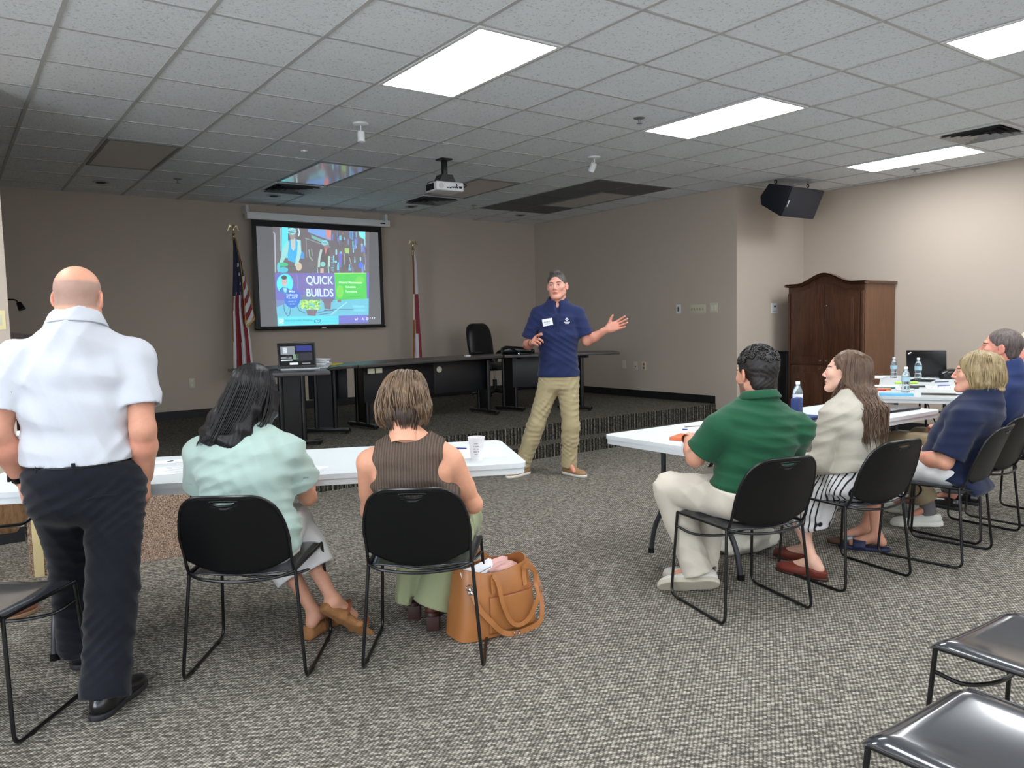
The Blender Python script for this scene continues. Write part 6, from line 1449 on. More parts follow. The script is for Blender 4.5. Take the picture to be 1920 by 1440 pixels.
# 2 -- dark-haired woman in mint blouse
def sit_person(label, k, dx=0.0): (x, y), th, _ = CH[k]; return person(label, (x, y), th)
P = sit_person('woman with long straight black hair seen from behind in a mint green blouse', 0)
J = dict(neck=(0.0, -0.10, 0.955), shL=(-0.175, -0.10, 0.885), shR=(0.165, -0.09, 0.885), elL=(-0.215, 0.02, 0.66), elR=(0.205, 0.06, 0.665), wrL=(-0.12, 0.22, 0.74), wrR=(0.13, 0.27, 0.745),
         hpL=(-0.085, -0.08, 0.53), hpR=(0.085, -0.08, 0.53), bare=1, knL=(-0.08, 0.31, 0.50), knR=(0.065, 0.29, 0.515), anL=(0.175, 0.20, 0.105), anR=(0.270, 0.16, 0.175), fdL=(0.3, 0.9, 0), fdR=(0.55, 0.5, -0.4),
         torso=seated(-0.115, 0.18, 0.178, 0.115, 0.02, 0.955, 0.150, 0.165), hdL=(0.3, 1, 0), hdR=(-0.3, 1, 0))
R = dict(RF, th=0.085); B = Body(P, J, R, (206, 152, 126), 0.008); HM = head_frame((0.028, -0.045, 1.115), 5, -14, 7, 0.97)
B.build_body(head_mesh(0.95, 0.95, False), HM, skin_col((214, 160, 134)), (('L', dict(curl=0.3)), ('R', dict(curl=0.3))))
M_mint = cloth_mat('mint_crepe', (170, 192, 183), 300, 0.03, rough=0.75)
def pe(F):
    for sd in (-1, 1): F.ell((sd * 0.178, -0.09, 0.898), (0.058, 0.06, 0.045), 0.03)
    F.loft([(0, -0.10, 0.52), (0, -0.10, 0.60)], [0.195, 0.185], [0.118, 0.118], 0.03)
B.top('blouse', M_mint, 0.020, 0.020, ((0, 0, 0.50), (0, 0.1, -1)), 0.62, 0.024, 0.066, wr=wr_noise(21, [((0.7, 0.1, 0.5), 24), ((-0.4, 0.2, 1), 26), ((0.2, 0, 1), 20)], 0.0045), vox=0.0065, sleeve_flare=0.026, extra=pe)
M_wh = cloth_mat('white_denim', (236, 236, 236), 420, 0.03)
B.trousers('trousers', M_wh, 0.012, ((0, 0, 0.58), (0, 0, 1)), 0.62, 0.026, 0.026, wr=wr_noise(31, [((0.3, 0.6, 0.6), 26), ((0.9, 0, 0.3), 20)], 0.0040))
M_blk_hair = mat('black_hair', (24, 22, 24), 0.38, fn=f_hair(lin((8, 7, 8)), lin((30, 27, 28)), 130), spec=0.35)
def hair_field(HM_, fn, vox=0.0045, lo=(-0.17, -0.19, -0.34), hi=(0.17, 0.15, 0.15), warp=None):
    F = Field(lo, hi, vox); fn(F)
    if warp: F.warp(warp)
    return xform(F.mesh(), HM_)
def strands(f=150, amp=0.0022, tw=12):
    def fn(x, y, z):
        a = np.arctan2(x, -y - 0.02); return amp * (np.abs(np.sin(a * f * 0.10 + 1.5 * np.sin(z * tw) + 2 * np.sin(a * 5))) - 0.5)
    return fn
def hf(F):
    F.ell((0, -0.028, 0.036), (0.088, 0.104, 0.094), 0.02)
    F.loft([(0, -0.045, 0.03), (-0.012, -0.062, -0.06), (-0.035, -0.085, -0.14), (-0.060, -0.105, -0.205), (-0.068, -0.11, -0.235)], [0.088, 0.092, 0.098, 0.092, 0.080], [0.078, 0.066, 0.056, 0.042, 0.024], 0.02)
    F.loft([(0.075, 0.02, 0.02), (0.078, 0.01, -0.06), (0.074, -0.01, -0.12)], [0.024, 0.026, 0.018], [0.05, 0.045, 0.03], 0.02)
    F.ell((0, 0.10, -0.02), (0.062, 0.07, 0.10), 0.01, 'sub')
hair = np_mesh('hair', [hair_field(HM, hf, warp=strands(170, 0.0020, 6))], P, M_blk_hair)
def gl(rs_):
    a = rs_.uniform(-2.5, 2.5); z = 0.10 - 0.02 * abs(a); ca, sa = math.sin(a), -math.cos(a)
    end = -0.19 - 0.055 * (1 if a < 0 else 0.2) * rs_.uniform(0.7, 1); sw = -0.045
    if a > 1.2: end = -0.10 + rs_.uniform(-.03, .02); sw = 0.0
    if sa > 0.35: return None
    return [Vector((0.02 * ca, -0.02 + 0.02 * sa, 0.128)), Vector((0.075 * ca, -0.028 + 0.085 * sa, 0.085)), Vector((0.094 * ca, -0.03 + 0.106 * sa, 0.01)), Vector((0.098 * ca + sw * 0.4, -0.045 + 0.100 * sa, -0.08)), Vector((0.100 * ca * 0.95 + sw, -0.075 + 0.078 * sa, (end - 0.10) / 2 - 0.02)), Vector((0.088 * ca + sw * 1.5, -0.10 + 0.045 * sa, end))]
locks('hair_strands', hair, M_blk_hair, HM, gl, 150, 5, (0.003, 0.0055))
def wedge(P, ankle, heading, pitch=0, roll=0):
    M = Matrix.Translation(ankle) @ Matrix.Rotation(-math.radians(heading), 4, 'Z') @ Matrix.Rotation(math.radians(pitch), 4, 'X') @ Matrix.Rotation(math.radians(roll), 4, 'Y')
    S = Field((-0.07, -0.10, -0.01), (0.07, 0.22, 0.09), 0.004); S.loft([(0, -0.07, 0.03), (0, 0.02, 0.026), (0, 0.10, 0.016), (0, 0.185, 0.012)], [0.034, 0.034, 0.042, 0.034], [0.034, 0.028, 0.018, 0.012], 0.02); S.cut((0, 0, 0.0), (0, 0, -1))
    o_ = np_mesh('wedge_sandal', [xform(S.mesh(), M)], P, mat('cork', (150, 104, 62), 0.8, fn=f_cloth(90, 0.35, 0.3)))
    b = NB()
    for y, h in ((0.13, 0.052), (0.02, 0.085)): add_tube(b, [M @ Vector((0.037 * math.cos(q), y, 0.022 + h * math.sin(q))) for q in [math.pi * k / 10 for k in range(11)]], 0.009, 6, flat=(0.35, 1.2))
    obj('leather_strap', b, mat('brown_strap_leather', (120, 66, 42), 0.45), o_)
wedge(P, (0.175, 0.23, 0.0), 20); wedge(P, (0.285, 0.145, 0.095), 62, -38, -35)

# 3 -- woman in brown knit tank top
P = sit_person('woman with a short brown bob seen from behind in a ribbed brown tank top', 1)
J = dict(neck=(-0.045, -0.10, 0.905), shL=(-0.205, -0.11, 0.825), shR=(0.120, -0.10, 0.825), elL=(-0.235, 0.0, 0.60), elR=(0.205, -0.02, 0.625), wrL=(-0.14, 0.20, 0.70), wrR=(0.10, 0.20, 0.70),
         hpL=(-0.09, -0.08, 0.52), hpR=(0.09, -0.08, 0.52), knL=(-0.09, 0.32, 0.50), knR=(0.14, 0.27, 0.505), anL=(-0.11, 0.33, 0.10), anR=(-0.005, 0.19, 0.12),
         torso=seated(-0.115, 0.17, 0.180, 0.115, 0.02, 0.905, 0.155, 0.165, xs=-0.045), fdL=(0, 1, 0), fdR=(0.1, 0.95, -0.2), hdL=(0.4, 1, 0), hdR=(-0.4, 1, 0))
R = dict(RF, ua=0.048, el=0.038, fa=0.040, th=0.088); B = Body(P, J, R, (218, 158, 128), 0.007); HM = head_frame((-0.065, -0.035, 1.060), 2, -22, -4, 0.97)
B.build_body(head_mesh(0.95, 0.95, False), HM, skin_col((222, 164, 136)), (('L', dict(curl=0.3)), ('R', dict(curl=0.3))))
def f_rib(t, c):
    s_ = t.node('ShaderNodeSeparateXYZ'); t.link(t.coord(), s_.inputs[0]); w = t.math('SINE', t.math('MULTIPLY', s_.outputs[0], 2 * math.pi / 0.0115)); k = t.math('ADD', t.math('MULTIPLY', w, 0.22), 0.86)
    n = t.noise(t.coord(), 300, 2); k = t.math('ADD', k, t.math('MULTIPLY', t.math('SUBTRACT', n, 0.5), 0.3)); t.link(t.mix(1.0, c, k, 'MULTIPLY'), t.b.inputs['Base Color']); t.bump(t.math('ADD', w, n), 0.7, 0.003)
M_rib = mat('ribbed_knit', (104, 90, 80), 0.9, fn=f_rib, spec=0.1)
def tk(F):
    F.ell((-0.045, -0.12, 0.972), (0.092, 0.16, 0.060), 0.01, 'sub')
    for sd, cx in ((-1, -0.225), (1, 0.140)): F.cap((cx, -0.30, 0.80), (cx, 0.15, 0.80), 0.058, 0.058, 0.02, 'sub'); F.cap((cx + sd * 0.03, -0.3, 0.88), (cx + sd * 0.03, 0.15, 0.88), 0.070, 0.070, 0.02, 'sub')
B.top('tank_top', M_rib, 0.012, 0.014, ((0, 0, 0.50), (0, 0.1, -1)), 0, 0.010, 0.088, neckc=(-0.045, -0.125, 1.000), wr=wr_noise(41, [((0.1, 0, 1), 22), ((0.5, 0, 0.8), 18)], 0.0025), vox=0.0055, sub=tk)
M_sage = cloth_mat('sage_cotton', (146, 152, 116), 400, 0.05)
B.trousers('trousers', M_sage, 0.012, ((0, 0, 0.58), (0, 0, 1)), 1.02, 0.026, 0.034, wr=wr_noise(43, [((0.6, 0.3, 0.6), 24), ((0.9, 0.2, 0.1), 26)], 0.0050))
for (x, y, h) in ((-0.005, 0.19, 4), (-0.11, 0.33, 0)):
    s_ = shoe(P, (x, y + 0.03, 0.055), h, mat('brown_boot_leather', (92, 52, 40), 0.4), mat('dark_brown_sole', (58, 34, 28), 0.5), 0.23, 0.044, -14, h=0.05)
    b = NB(); add_box(b, (x, y, 0.036), (0.058, 0.052, 0.070), bev=0.004); obj('block_heel', b, mat('dark_brown_sole'), s_)
M_bob = mat('brown_highlighted_hair', (110, 86, 66), 0.42, fn=f_hair(lin((46, 33, 26)), lin((150, 122, 94)), 90), spec=0.5)
M_bob2 = mat('dark_under_hair', (48, 36, 30), 0.45, fn=f_hair(lin((34, 25, 21)), lin((74, 57, 46)), 90), spec=0.5)
def hf(F):
    F.ell((0, -0.030, 0.034), (0.096, 0.112, 0.098), 0.02); F.loft([(0, -0.035, 0.02), (0, -0.050, -0.05), (0, -0.045, -0.095)], [0.104, 0.108, 0.088], [0.094, 0.078, 0.050], 0.03, pw=2.2)
    F.ell((0, 0.11, -0.03), (0.072, 0.08, 0.11), 0.01, 'sub')
hair = np_mesh('hair', [hair_field(HM, hf, warp=strands(120, 0.0036, 22))], P, M_bob)
def gb(rs_):
    a = rs_.uniform(-2.2, 2.2); ca, sa = math.sin(a), -math.cos(a); j = lambda q: rs_.uniform(-q, q); e = rs_.uniform(-0.12, -0.06)
    return [Vector((0.02 + 0.02 * ca, 0.0 + 0.01 * sa, 0.132)), Vector((0.072 * ca + 0.01, -0.03 + 0.085 * sa, 0.102 + j(.008))), Vector((0.100 * ca + j(.006), -0.035 + 0.110 * sa + j(.004), 0.035 + j(.01))), Vector((0.110 * ca + j(.012), -0.045 + 0.112 * sa + j(.006), -0.03 + j(.01))), Vector((0.104 * ca + j(.014), -0.045 + 0.088 * sa, e * 0.75)), Vector((0.096 * ca + j(.012), -0.03 + 0.06 * sa, e))]
locks('hair_locks', hair, M_bob, HM, gb, 190, 8, (0.003, 0.0065))
def gu(rs_):
    a = rs_.uniform(-1.2, 1.2); ca, sa = math.sin(a), -math.cos(a); return [Vector((0.085 * ca, -0.05 + 0.095 * sa, -0.055)), Vector((0.080 * ca, -0.05 + 0.085 * sa, -0.09)), Vector((0.062 * ca, -0.045 + 0.062 * sa, -0.135 + rs_.uniform(-.01, .01)))]
locks('under_hair', hair, M_bob2, HM, gu, 70, 9, (0.004, 0.007))

# 4 -- presenter
P = person('man presenting in a navy polo and khaki trousers with one arm held out', (3.80, 0.75), 219)
J = dict(neck=(-0.125, 0.01, 1.545), shR=(0.045, 0.0, 1.455), shL=(-0.300, 0.0, 1.445), elR=(0.150, -0.03, 1.185), elL=(-0.385, 0.02, 1.205), wrR=(0.105, 0.15, 1.205), wrL=(-0.560, 0.10, 1.310),
         hpR=(-0.05, 0.0, 0.86), hpL=(-0.205, 0.0, 0.86), knR=(0.085, 0.02, 0.47), knL=(-0.225, 0.03, 0.46), anR=(0.215, -0.02, 0.11), anL=(-0.205, 0.0, 0.11),
         torso=[((-0.125, 0, 0.82), 0.150, 0.11), ((-0.125, 0, 0.92), 0.158, 0.115), ((-0.125, 0.005, 1.06), 0.150, 0.118), ((-0.125, 0.005, 1.26), 0.170, 0.118), ((-0.125, 0, 1.40), 0.165, 0.10), ((-0.125, 0, 1.52), 0.09, 0.066)],
         hdR=(-0.25, 1, 0.35), huR=(0.9, 0, 0.5), hdL=(-0.92, 0.25, 0.36), huL=(0.2, -0.9, -0.35), fdR=(0.6, 0.75, 0), fdL=(-0.3, 0.9, 0))
B = Body(P, J, dict(RM, nk=0.058, hs=1.08), (214, 150, 128), 0.007); HM = head_frame((-0.125, 0.035, 1.705), 12, 2, 2, 1.07)
B.build_body(head_mesh(1.0, 1.05, True, smile=0.001), HM, skin_col((226, 166, 146), stub=(190, 130, 112, 0.25), brow=(70, 56, 50)), (('R', dict(curls=[0.25, 0.9, 1.0, 1.0], thumb=0.9)), ('L', dict(curl=0.10, spread=0.10, thumb=0.7))))
M_np = cloth_mat('navy_polo_knit', (33, 43, 82), 420, 0.05)
B.top('polo_shirt', M_np, 0.016, 0.016, ((0, 0, 0.895), (0, 0, -1)), 0.80, 0.024, 0.066, wr=wr_noise(51, [((0.8, 0.1, 0.5), 20), ((-0.5, 0.1, 0.8), 22), ((0.3, 0, 1), 16)], 0.0045), vox=0.007, sleeve_flare=0.014,
      extra=lambda F: F.loft([(-0.125, 0, 0.87), (-0.125, 0, 1.0)], [0.178, 0.172], [0.132, 0.13], 0.03), neckc=(-0.125, 0.005, 1.575), sub=lambda F: F.cap((-0.125, 0.10, 1.47), (-0.125, 0.13, 1.62), 0.016, 0.06, 0.01, 'sub'))
collar(P, M_np, (-0.125, 0.0, 1.572), 0.076, 0.104, 0.036, up=(0, 0.18, 1), open_=0.5)
b = NB(); add_lathe(b, [(0.060, 0.0), (0.066, 0.01), (0.064, 0.03), (0.060, 0.035)], mtx=Matrix.Translation((-0.125, 0.012, 1.515)) @ Matrix.Rotation(-0.45, 4, 'X')); obj('undershirt', b, mat('black_cotton', (20, 20, 24), 0.8), P)
b = NB(); add_box(b, (-0.125, 0.1405, 1.37), (0.026, 0.006, 0.17), bev=0.002); obj('placket', b, M_np, P)
for z in (1.42, 1.36): b = NB(); add_lathe(b, [(0, 0.003), (0.006, 0.002), (0.006, 0)], seg=12, mtx=Matrix.Translation((-0.125, 0.1435, z)) @ Matrix.Rotation(math.radians(-90), 4, 'X')); obj('button', b, M_black, P)
R_ = Matrix.Translation((-0.035, 0.130, 1.385)) @ Matrix.Rotation(math.radians(90), 4, 'X') @ Matrix.Rotation(math.pi, 4, 'Y') @ Matrix.Rotation(0.16, 4, 'Z')
b = NB(); add_box(b, (0, 0, 0), (0.090, 0.062, 0.003), bev=0.001); b.transform(R_); nt = obj('name_sticker', b, M_paper, P)
b = NB()
for k, (x, w_) in enumerate(((-0.026, 0.010), (-0.014, 0.008), (0.0, 0.014), (0.017, 0.010))): add_box(b, (x, 0.004, 0.0018), (w_, 0.010, 0.0006))
for x in (-0.02, -0.005, 0.012): add_box(b, (x, -0.014, 0.0018), (0.011, 0.004, 0.0006))
b.transform(R_)
bm_ = obj('writing', b, mat('faint_ink', (150, 160, 175), 0.7), nt, smooth=False)
R_ = Matrix.Translation((-0.205, 0.132, 1.395)) @ Matrix.Rotation(math.radians(90), 4, 'X') @ Matrix.Rotation(math.pi, 4, 'Y')
b = NB()
for x, y in ((0, 0.012), (-0.009, 0.003), (0.009, 0.003), (0, -0.006)): add_box(b, (x, y + 0.008, 0), (0.010, 0.010, 0.002), rot=Matrix.Rotation(0.785, 3, 'Z'))
for k in range(10): add_box(b, (-0.024 + 0.0053 * k, -0.014, 0), (0.0038, 0.009, 0.002))
for k in range(7): add_box(b, (-0.013 + 0.0048 * k, -0.025, 0), (0.003, 0.006, 0.002))
b.transform(R_); obj('embroidered_logo', b, M_paper, P)
M_kh = cloth_mat('khaki_twill', (176, 162, 126), 420, 0.05)
B.trousers('trousers', M_kh, 0.010, ((0, 0, 0.96), (0, 0, 1)), 1.12, 0.014, 0.020, wr=wr_noise(53, [((0.3, 0.2, 1), 26), ((-0.5, 0.3, 0.9), 30), ((0.8, 0.2, 0.5), 18)], 0.0048), vox=0.007)
M_tsh = mat('tan_shoe_suede', (158, 124, 88), 0.6); M_ws = mat('white_rubber_sole', (228, 226, 218), 0.5)
shoe(P, (0.215, -0.01, 0.0), 40, M_tsh, M_ws, 0.28, 0.052); shoe(P, (-0.205, 0.0, 0.0), -40, M_tsh, M_ws, 0.28, 0.052)
M_grh = mat('greying_hair', (60, 56, 54), 0.5, fn=f_hair(lin((30, 28, 27)), lin((100, 96, 92)), 120))
def short_hair(F, grow=0.0, front=0.075, line=0.03, side=-0.03):
    F.ell((0, -0.022, 0.036), (0.082 + grow, 0.101 + grow, 0.090 + grow), 0.01)
    F.cut((0, front, line), (0, 0.80, -0.60)); F.cut((0, 0.0, side), (0, 0.25, -1)) 
hair = np_mesh('hair', [hair_field(HM, lambda F: (F.ell((0, -0.022, 0.034), (0.0815, 0.102, 0.089), 0.01), F.ell((0, 0.040, 0.106), (0.048, 0.046, 0.026), 0.03), F.ell((0, 0.115, 0.005), (0.066, 0.075, 0.077), 0.01, 'sub'), F.cut((0, -0.02, -0.045), (0, 0.15, -1)), [F.cap((s * 0.09, 0.005, -0.005), (s * 0.07, 0.03, -0.03), 0.022, 0.02, 0.01, 'sub') for s in (-1, 1)]), vox=0.0038, warp=strands(90, 0.0016, 30))], P, M_grh)
b = NB(); w = Vector(J['wrR']); h_ = Vector(J['hdR']).normalized(); add_tube(b, [w + h_ * 0.085 + Vector((-0.03, 0.0, -0.01)), w + h_ * 0.10 + Vector((-0.03, 0.03, 0.09))], 0.008, 10); o_ = obj('presentation_clicker', b, M_black); o_.matrix_world = P.matrix_basis; o_.location = P.location; o_.rotation_euler = P.rotation_euler; tag(o_, 'small black presentation clicker held in the presenter\'s raised right hand', 'clicker')
b = NB(); d = (w - Vector(J['elR'])).normalized(); add_tube(b, [w - d * 0.028, w - d * 0.012], 0.033, 18); obj('bracelet', b, mat('brown_bead_bracelet', (70, 48, 38), 0.5), P)

# 5 -- man in green polo
P = sit_person('curly black-haired man in a dark green polo seated with his back to us', 2)
J = dict(neck=(0.055, -0.09, 0.955), shL=(-0.150, -0.06, 0.865), shR=(0.240, -0.14, 0.850), elL=(-0.225, 0.02, 0.725), elR=(0.275, 0.02, 0.66), wrL=(-0.11, 0.25, 0.785), wrR=(0.12, 0.27, 0.785),
         hpL=(-0.08, -0.10, 0.545), hpR=(0.10, -0.12, 0.545), knL=(-0.185, 0.31, 0.520), knR=(0.10, 0.33, 0.52), anL=(-0.105, 0.20, 0.13), anR=(-0.02, 0.27, 0.11),
         torso=seated(-0.105, 0.19, 0.172, 0.115, 0.035, 0.955, 0.158, 0.176, xs=0.055, right=(1, -0.2, 0)), right=(1, -0.2, 0), fdL=(-0.5, 0.8, 0), fdR=(-0.3, 0.9, 0), hdL=(0.8, 0.7, 0.0), hdR=(-0.8, 0.5, 0))
B = Body(P, J, dict(RM, ua=0.054, nk=0.060), (206, 150, 124), 0.007); HM = head_frame((0.060, -0.055, 1.115), -2, -6, 2, 1.0)
B.build_body(head_mesh(1.0, 1.0, True), HM, skin_col((210, 154, 128), stub=(70, 50, 42, 0.7)), (('L', dict(curl=0.4)), ('R', dict(curl=0.4))))
M_gr = cloth_mat('green_polo_knit', (24, 76, 50), 400, 0.06)
B.top('polo_shirt', M_gr, 0.016, 0.018, ((0, 0, 0.535), (0.1, 0.1, -1)), 0.80, 0.022, 0.066, neckc=(0.055, -0.085, 0.985), wr=wr_noise(61, [((0.4, 0.1, 0.9), 22), ((-0.7, 0.1, 0.6), 24), ((0.2, 0, 1), 28)], 0.0050), vox=0.0065, sleeve_flare=0.010)
collar(P, M_gr, (0.055, -0.085, 1.004), 0.082, 0.104, 0.034, up=(0, 0.15, 1), open_=0.35)
M_cr = cloth_mat('cream_chino', (208, 200, 184), 420, 0.04)
B.trousers('trousers', M_cr, 0.010, ((0, 0, 0.62), (0, -0.2, 1)), 1.08, 0.020, 0.018, wr=wr_noise(63, [((0.5, 0.5, 0.6), 26), ((0.8, -0.2, 0.4), 24)], 0.0050))
M_snk = mat('white_sneaker_leather', (214, 210, 202), 0.5); M_gum = mat('cream_rubber_sole', (196, 188, 168), 0.6)
shoe(P, (-0.095, 0.165, 0.045), -52, M_snk, M_gum, 0.28, 0.052, -8, roll=48, soleh=0.026); shoe(P, (-0.03, 0.29, 0.0), -22, M_snk, M_gum, 0.28, 0.05, soleh=0.026)
M_crl = mat('black_curly_hair', (26, 22, 20), 0.45, fn=f_hair(lin((10, 8, 8)), lin((40, 34, 31)), 260))
hair = np_mesh('hair', [hair_field(HM, lambda F: (F.ell((0, -0.026, 0.040), (0.085, 0.106, 0.096), 0.01), F.ell((0, -0.055, -0.045), (0.066, 0.052, 0.055), 0.03), F.ell((0, 0.115, -0.02), (0.070, 0.078, 0.10), 0.01, 'sub'), [F.cap((s * 0.095, 0.0, -0.005), (s * 0.08, 0.02, -0.06), 0.024, 0.03, 0.01, 'sub') for s in (-1, 1)]), vox=0.0038, lo=(-0.13, -0.16, -0.12), warp=lambda x, y, z: 0.0016 * np.sin(x * 190 + 3 * np.sin(z * 60)) * np.sin(z * 170 + 2 * np.sin(y * 70)))], P, M_crl)
rs_ = random.Random(4); b = NB()
for k in range(260):
    a = rs_.uniform(0, 2 * math.pi); e_ = rs_.uniform(0.15, 1.45); n_ = Vector((math.cos(a) * math.cos(e_), math.sin(a) * math.cos(e_), math.sin(e_)))
    c_ = Vector((n_.x * 0.086, -0.026 + n_.y * 0.107, 0.040 + n_.z * 0.097))
    if c_.y > 0.055 and c_.z < 0.09: continue
    t1 = n_.orthogonal().normalized(); t2_ = n_.cross(t1); r_ = rs_.uniform(0.006, 0.011); ph = rs_.uniform(0, 6)
    add_tube(b, [HM @ (c_ + t1 * r_ * math.cos(ph + q) + t2_ * r_ * math.sin(ph + q) + n_ * (0.001 + 0.0035 * q / 4)) for q in [0.7 * i for i in range(9)]], [0.0015, 0.003, 0.0034, 0.0034, 0.0034, 0.0034, 0.003, 0.002, 0.001], 5)
obj('curls', b, M_crl, hair, angle=0)

# 6 -- girl in beige cardigan, striped skirt
P = sit_person('young woman with long wavy brown hair in a beige cardigan and striped skirt', 3)
J = dict(neck=(0.0, -0.065, 0.945), shL=(-0.155, -0.06, 0.865), shR=(0.145, -0.07, 0.860), elL=(-0.205, -0.03, 0.625), elR=(0.19, 0.02, 0.63), wrL=(-0.12, 0.17, 0.600), wrR=(0.08, 0.20, 0.60),
         hpL=(-0.08, -0.07, 0.53), hpR=(0.08, -0.07, 0.53), bare=1, knL=(-0.12, 0.31, 0.515), knR=(0.08, 0.32, 0.51), anL=(-0.185, 0.02, 0.086), anR=(-0.02, 0.22, 0.082), fdL=(-0.25, 0.95, -0.05), fdR=(-0.2, 0.95, 0),
         torso=seated(-0.105, 0.155, 0.160, 0.105, 0.04, 0.945, 0.130, 0.145, xs=0.0, bust=0.112), hdL=(0.6, 0.9, 0), hdR=(-0.6, 0.9, 0))
B = Body(P, J, dict(RF, an=0.030, nk=0.046), (218, 172, 150), 0.0075); HM = head_frame((0.005, -0.002, 1.083), -33, 7, 2, 0.95)
B.build_body(head_mesh(0.86, 0.88, False, neck=0.047), HM, skin_col((232, 186, 164), lips=(198, 120, 112), brow=(90, 66, 52)), (('L', dict(curl=0.4)), ('R', dict(curl=0.4))))
M_card = cloth_mat('beige_cardigan_knit', (182, 176, 162), 260, 0.08, 0.4)
B.top('cardigan', M_card, 0.016, 0.016, ((0, -0.1, 0.575), (0, -0.2, -1)), 1.85, 0.020, 0.062, wr=wr_noise(71, [((0.5, 0.1, 0.8), 22), ((-0.4, 0.3, 0.9), 26), ((0.1, 0, 1), 18)], 0.0045), vox=0.0065, sleeve_flare=0.0)
def f_stripe(t, c):
    s_ = t.node('ShaderNodeSeparateXYZ'); t.link(t.coord(), s_.inputs[0]); n = t.noise(t.coord(), 5, 2)
    v = t.math('ADD', s_.outputs[1], t.math('MULTIPLY', s_.outputs[2], 0.25)); v = t.math('ADD', v, t.math('MULTIPLY', s_.outputs[0], 0.15)); v = t.math('ADD', v, t.math('MULTIPLY', n, 0.022))
    f_ = t.math('FRACT', t.math('DIVIDE', v, 0.024)); t.link(t.ramp(f_, [(0.0, lin((30, 30, 38))), (0.20, lin((30, 30, 38))), (0.27, lin((226, 224, 224))), (0.93, lin((226, 224, 224))), (1.0, lin((30, 30, 38)))]), t.b.inputs['Base Color'])
M_str = mat('striped_skirt_cloth', (224, 222, 222), 0.8, fn=f_stripe, spec=0.2)
F = Field((-0.35, -0.36, 0.15), (0.30, 0.50, 0.68), 0.007)
F.loft([(0, -0.10, 0.50), (0, -0.10, 0.60)], [0.195, 0.155], [0.118, 0.110], 0.03)
for s_, kn in ((-1, (-0.12, 0.30, 0.515)), (1, (0.08, 0.31, 0.51))): F.cap((s_ * 0.08, -0.07, 0.53), kn, 0.105, 0.074, 0.05)
F.loft([(-0.03, 0.15, 0.545), (-0.03, 0.33, 0.52)], [0.16, 0.155], [0.06, 0.06], 0.04); F.loft([(-0.03, 0.34, 0.50), (-0.04, 0.30, 0.36), (-0.05, 0.24, 0.27)], [0.17, 0.18, 0.19], [0.07, 0.09, 0.10], 0.04)
F.loft([(-0.13, 0.05, 0.47), (-0.14, 0.07, 0.36), (-0.14, 0.06, 0.28)], [0.10, 0.09, 0.085], [0.13, 0.10, 0.08], 0.04)
F.warp(wr_noise(73, [((1, 0.3, 0.0), 24), ((0.7, 0.6, 0.2), 20)], 0.008)); F.cut((0, 0, 0.285), (0.15, -0.25, -1))
np_mesh('skirt', [F.mesh()], P, M_str)
shoe(P, (-0.185, 0.03, 0.0), -16, mat('russet_flat_leather', (112, 48, 34), 0.45), mat('dark_brown_sole'), 0.25, 0.043, h=0.012, soleh=0.014); shoe(P, (-0.02, 0.23, 0.0), -10, mat('russet_flat_leather'), mat('dark_brown_sole'), 0.25, 0.043, h=0.012, soleh=0.014)
M_gh = mat('wavy_brown_hair', (108, 84, 66), 0.4, fn=f_hair(lin((44, 31, 24)), lin((118, 90, 68)), 80), spec=0.5)
def hf(F):
    F.ell((0, -0.030, 0.036), (0.086, 0.106, 0.094), 0.02); F.loft([(0.0, -0.060, 0.0), (0.01, -0.085, -0.08), (0.02, -0.105, -0.17), (0.02, -0.12, -0.26)], [0.085, 0.09, 0.092, 0.072], [0.07, 0.058, 0.05, 0.035], 0.03)
    F.ell((0, 0.115, -0.03), (0.090, 0.098, 0.115), 0.01, 'sub'); F.ell((-0.085, 0.02, -0.035), (0.035, 0.045, 0.05), 0.01, 'sub')
hair = np_mesh('hair', [hair_field(HM, hf, warp=strands(110, 0.0035, 26))], P, M_gh)
def gg(rs_):
    a = rs_.uniform(-1.9, 2.4); ca, sa = math.sin(a), -math.cos(a); L = rs_.uniform(0.20, 0.34); ph = rs_.uniform(0, 6.28)
    pts = [HM @ Vector((0.008, 0.0, 0.127)), HM @ Vector((0.07 * ca, -0.03 + 0.085 * sa, 0.098)), HM @ Vector((0.095 * ca, -0.035 + 0.112 * sa, 0.03)), HM @ Vector((0.100 * ca, -0.045 + 0.108 * sa, -0.045))]
    q = pts[-1]; tx = 0.015 + 0.095 * (math.sin(a - 0.35)) * 0.95; d_ = rs_.uniform(0, 0.03)
    for k in range(1, 7):
        t_ = k / 6; w = min(1, t_ * 1.8); z = q.z - L * t_; back = -0.205 - d_ - 0.012 * math.cos(t_ * 3) if z < 0.93 else -0.15
        side = max(0, abs(tx) - 0.05) * 0.9
        pts.append(Vector((q.x * (1 - w) + tx * w + 0.012 * math.sin(ph * 0.25 + tx * 30 + k * 1.2), (q.y - 0.03) * (1 - w) + (back + side * 0.7) * w + 0.006 * math.cos(ph * 0.4 + k * 1.4), z)))
    return pts
locks('hair_waves', hair, M_gh, Matrix(), gg, 520, 12, (0.0016, 0.0042), 4)
def gf(rs_):    # locks falling over the left shoulder
    j = lambda q: rs_.uniform(-q, q); ph = rs_.uniform(0, 6.28); return [Vector((-0.01, 0.03, 0.108)), Vector((-0.070 + j(.004), 0.035 + j(.01), 0.07)), Vector((-0.088, -0.012 + j(.012), 0.0)), Vector((-0.090 + j(.006), -0.005 + j(.018), -0.07)), Vector((-0.085 + j(.012), 0.015 + j(.02), -0.12)), Vector((-0.075 + j(.015), 0.02 + j(.025), -0.17)), Vector((-0.08 + j(.02), 0.0 + j(.03), -0.21))]
locks('front_hair', hair, M_gh, HM, gf, 80, 13, (0.0016, 0.004), 4)

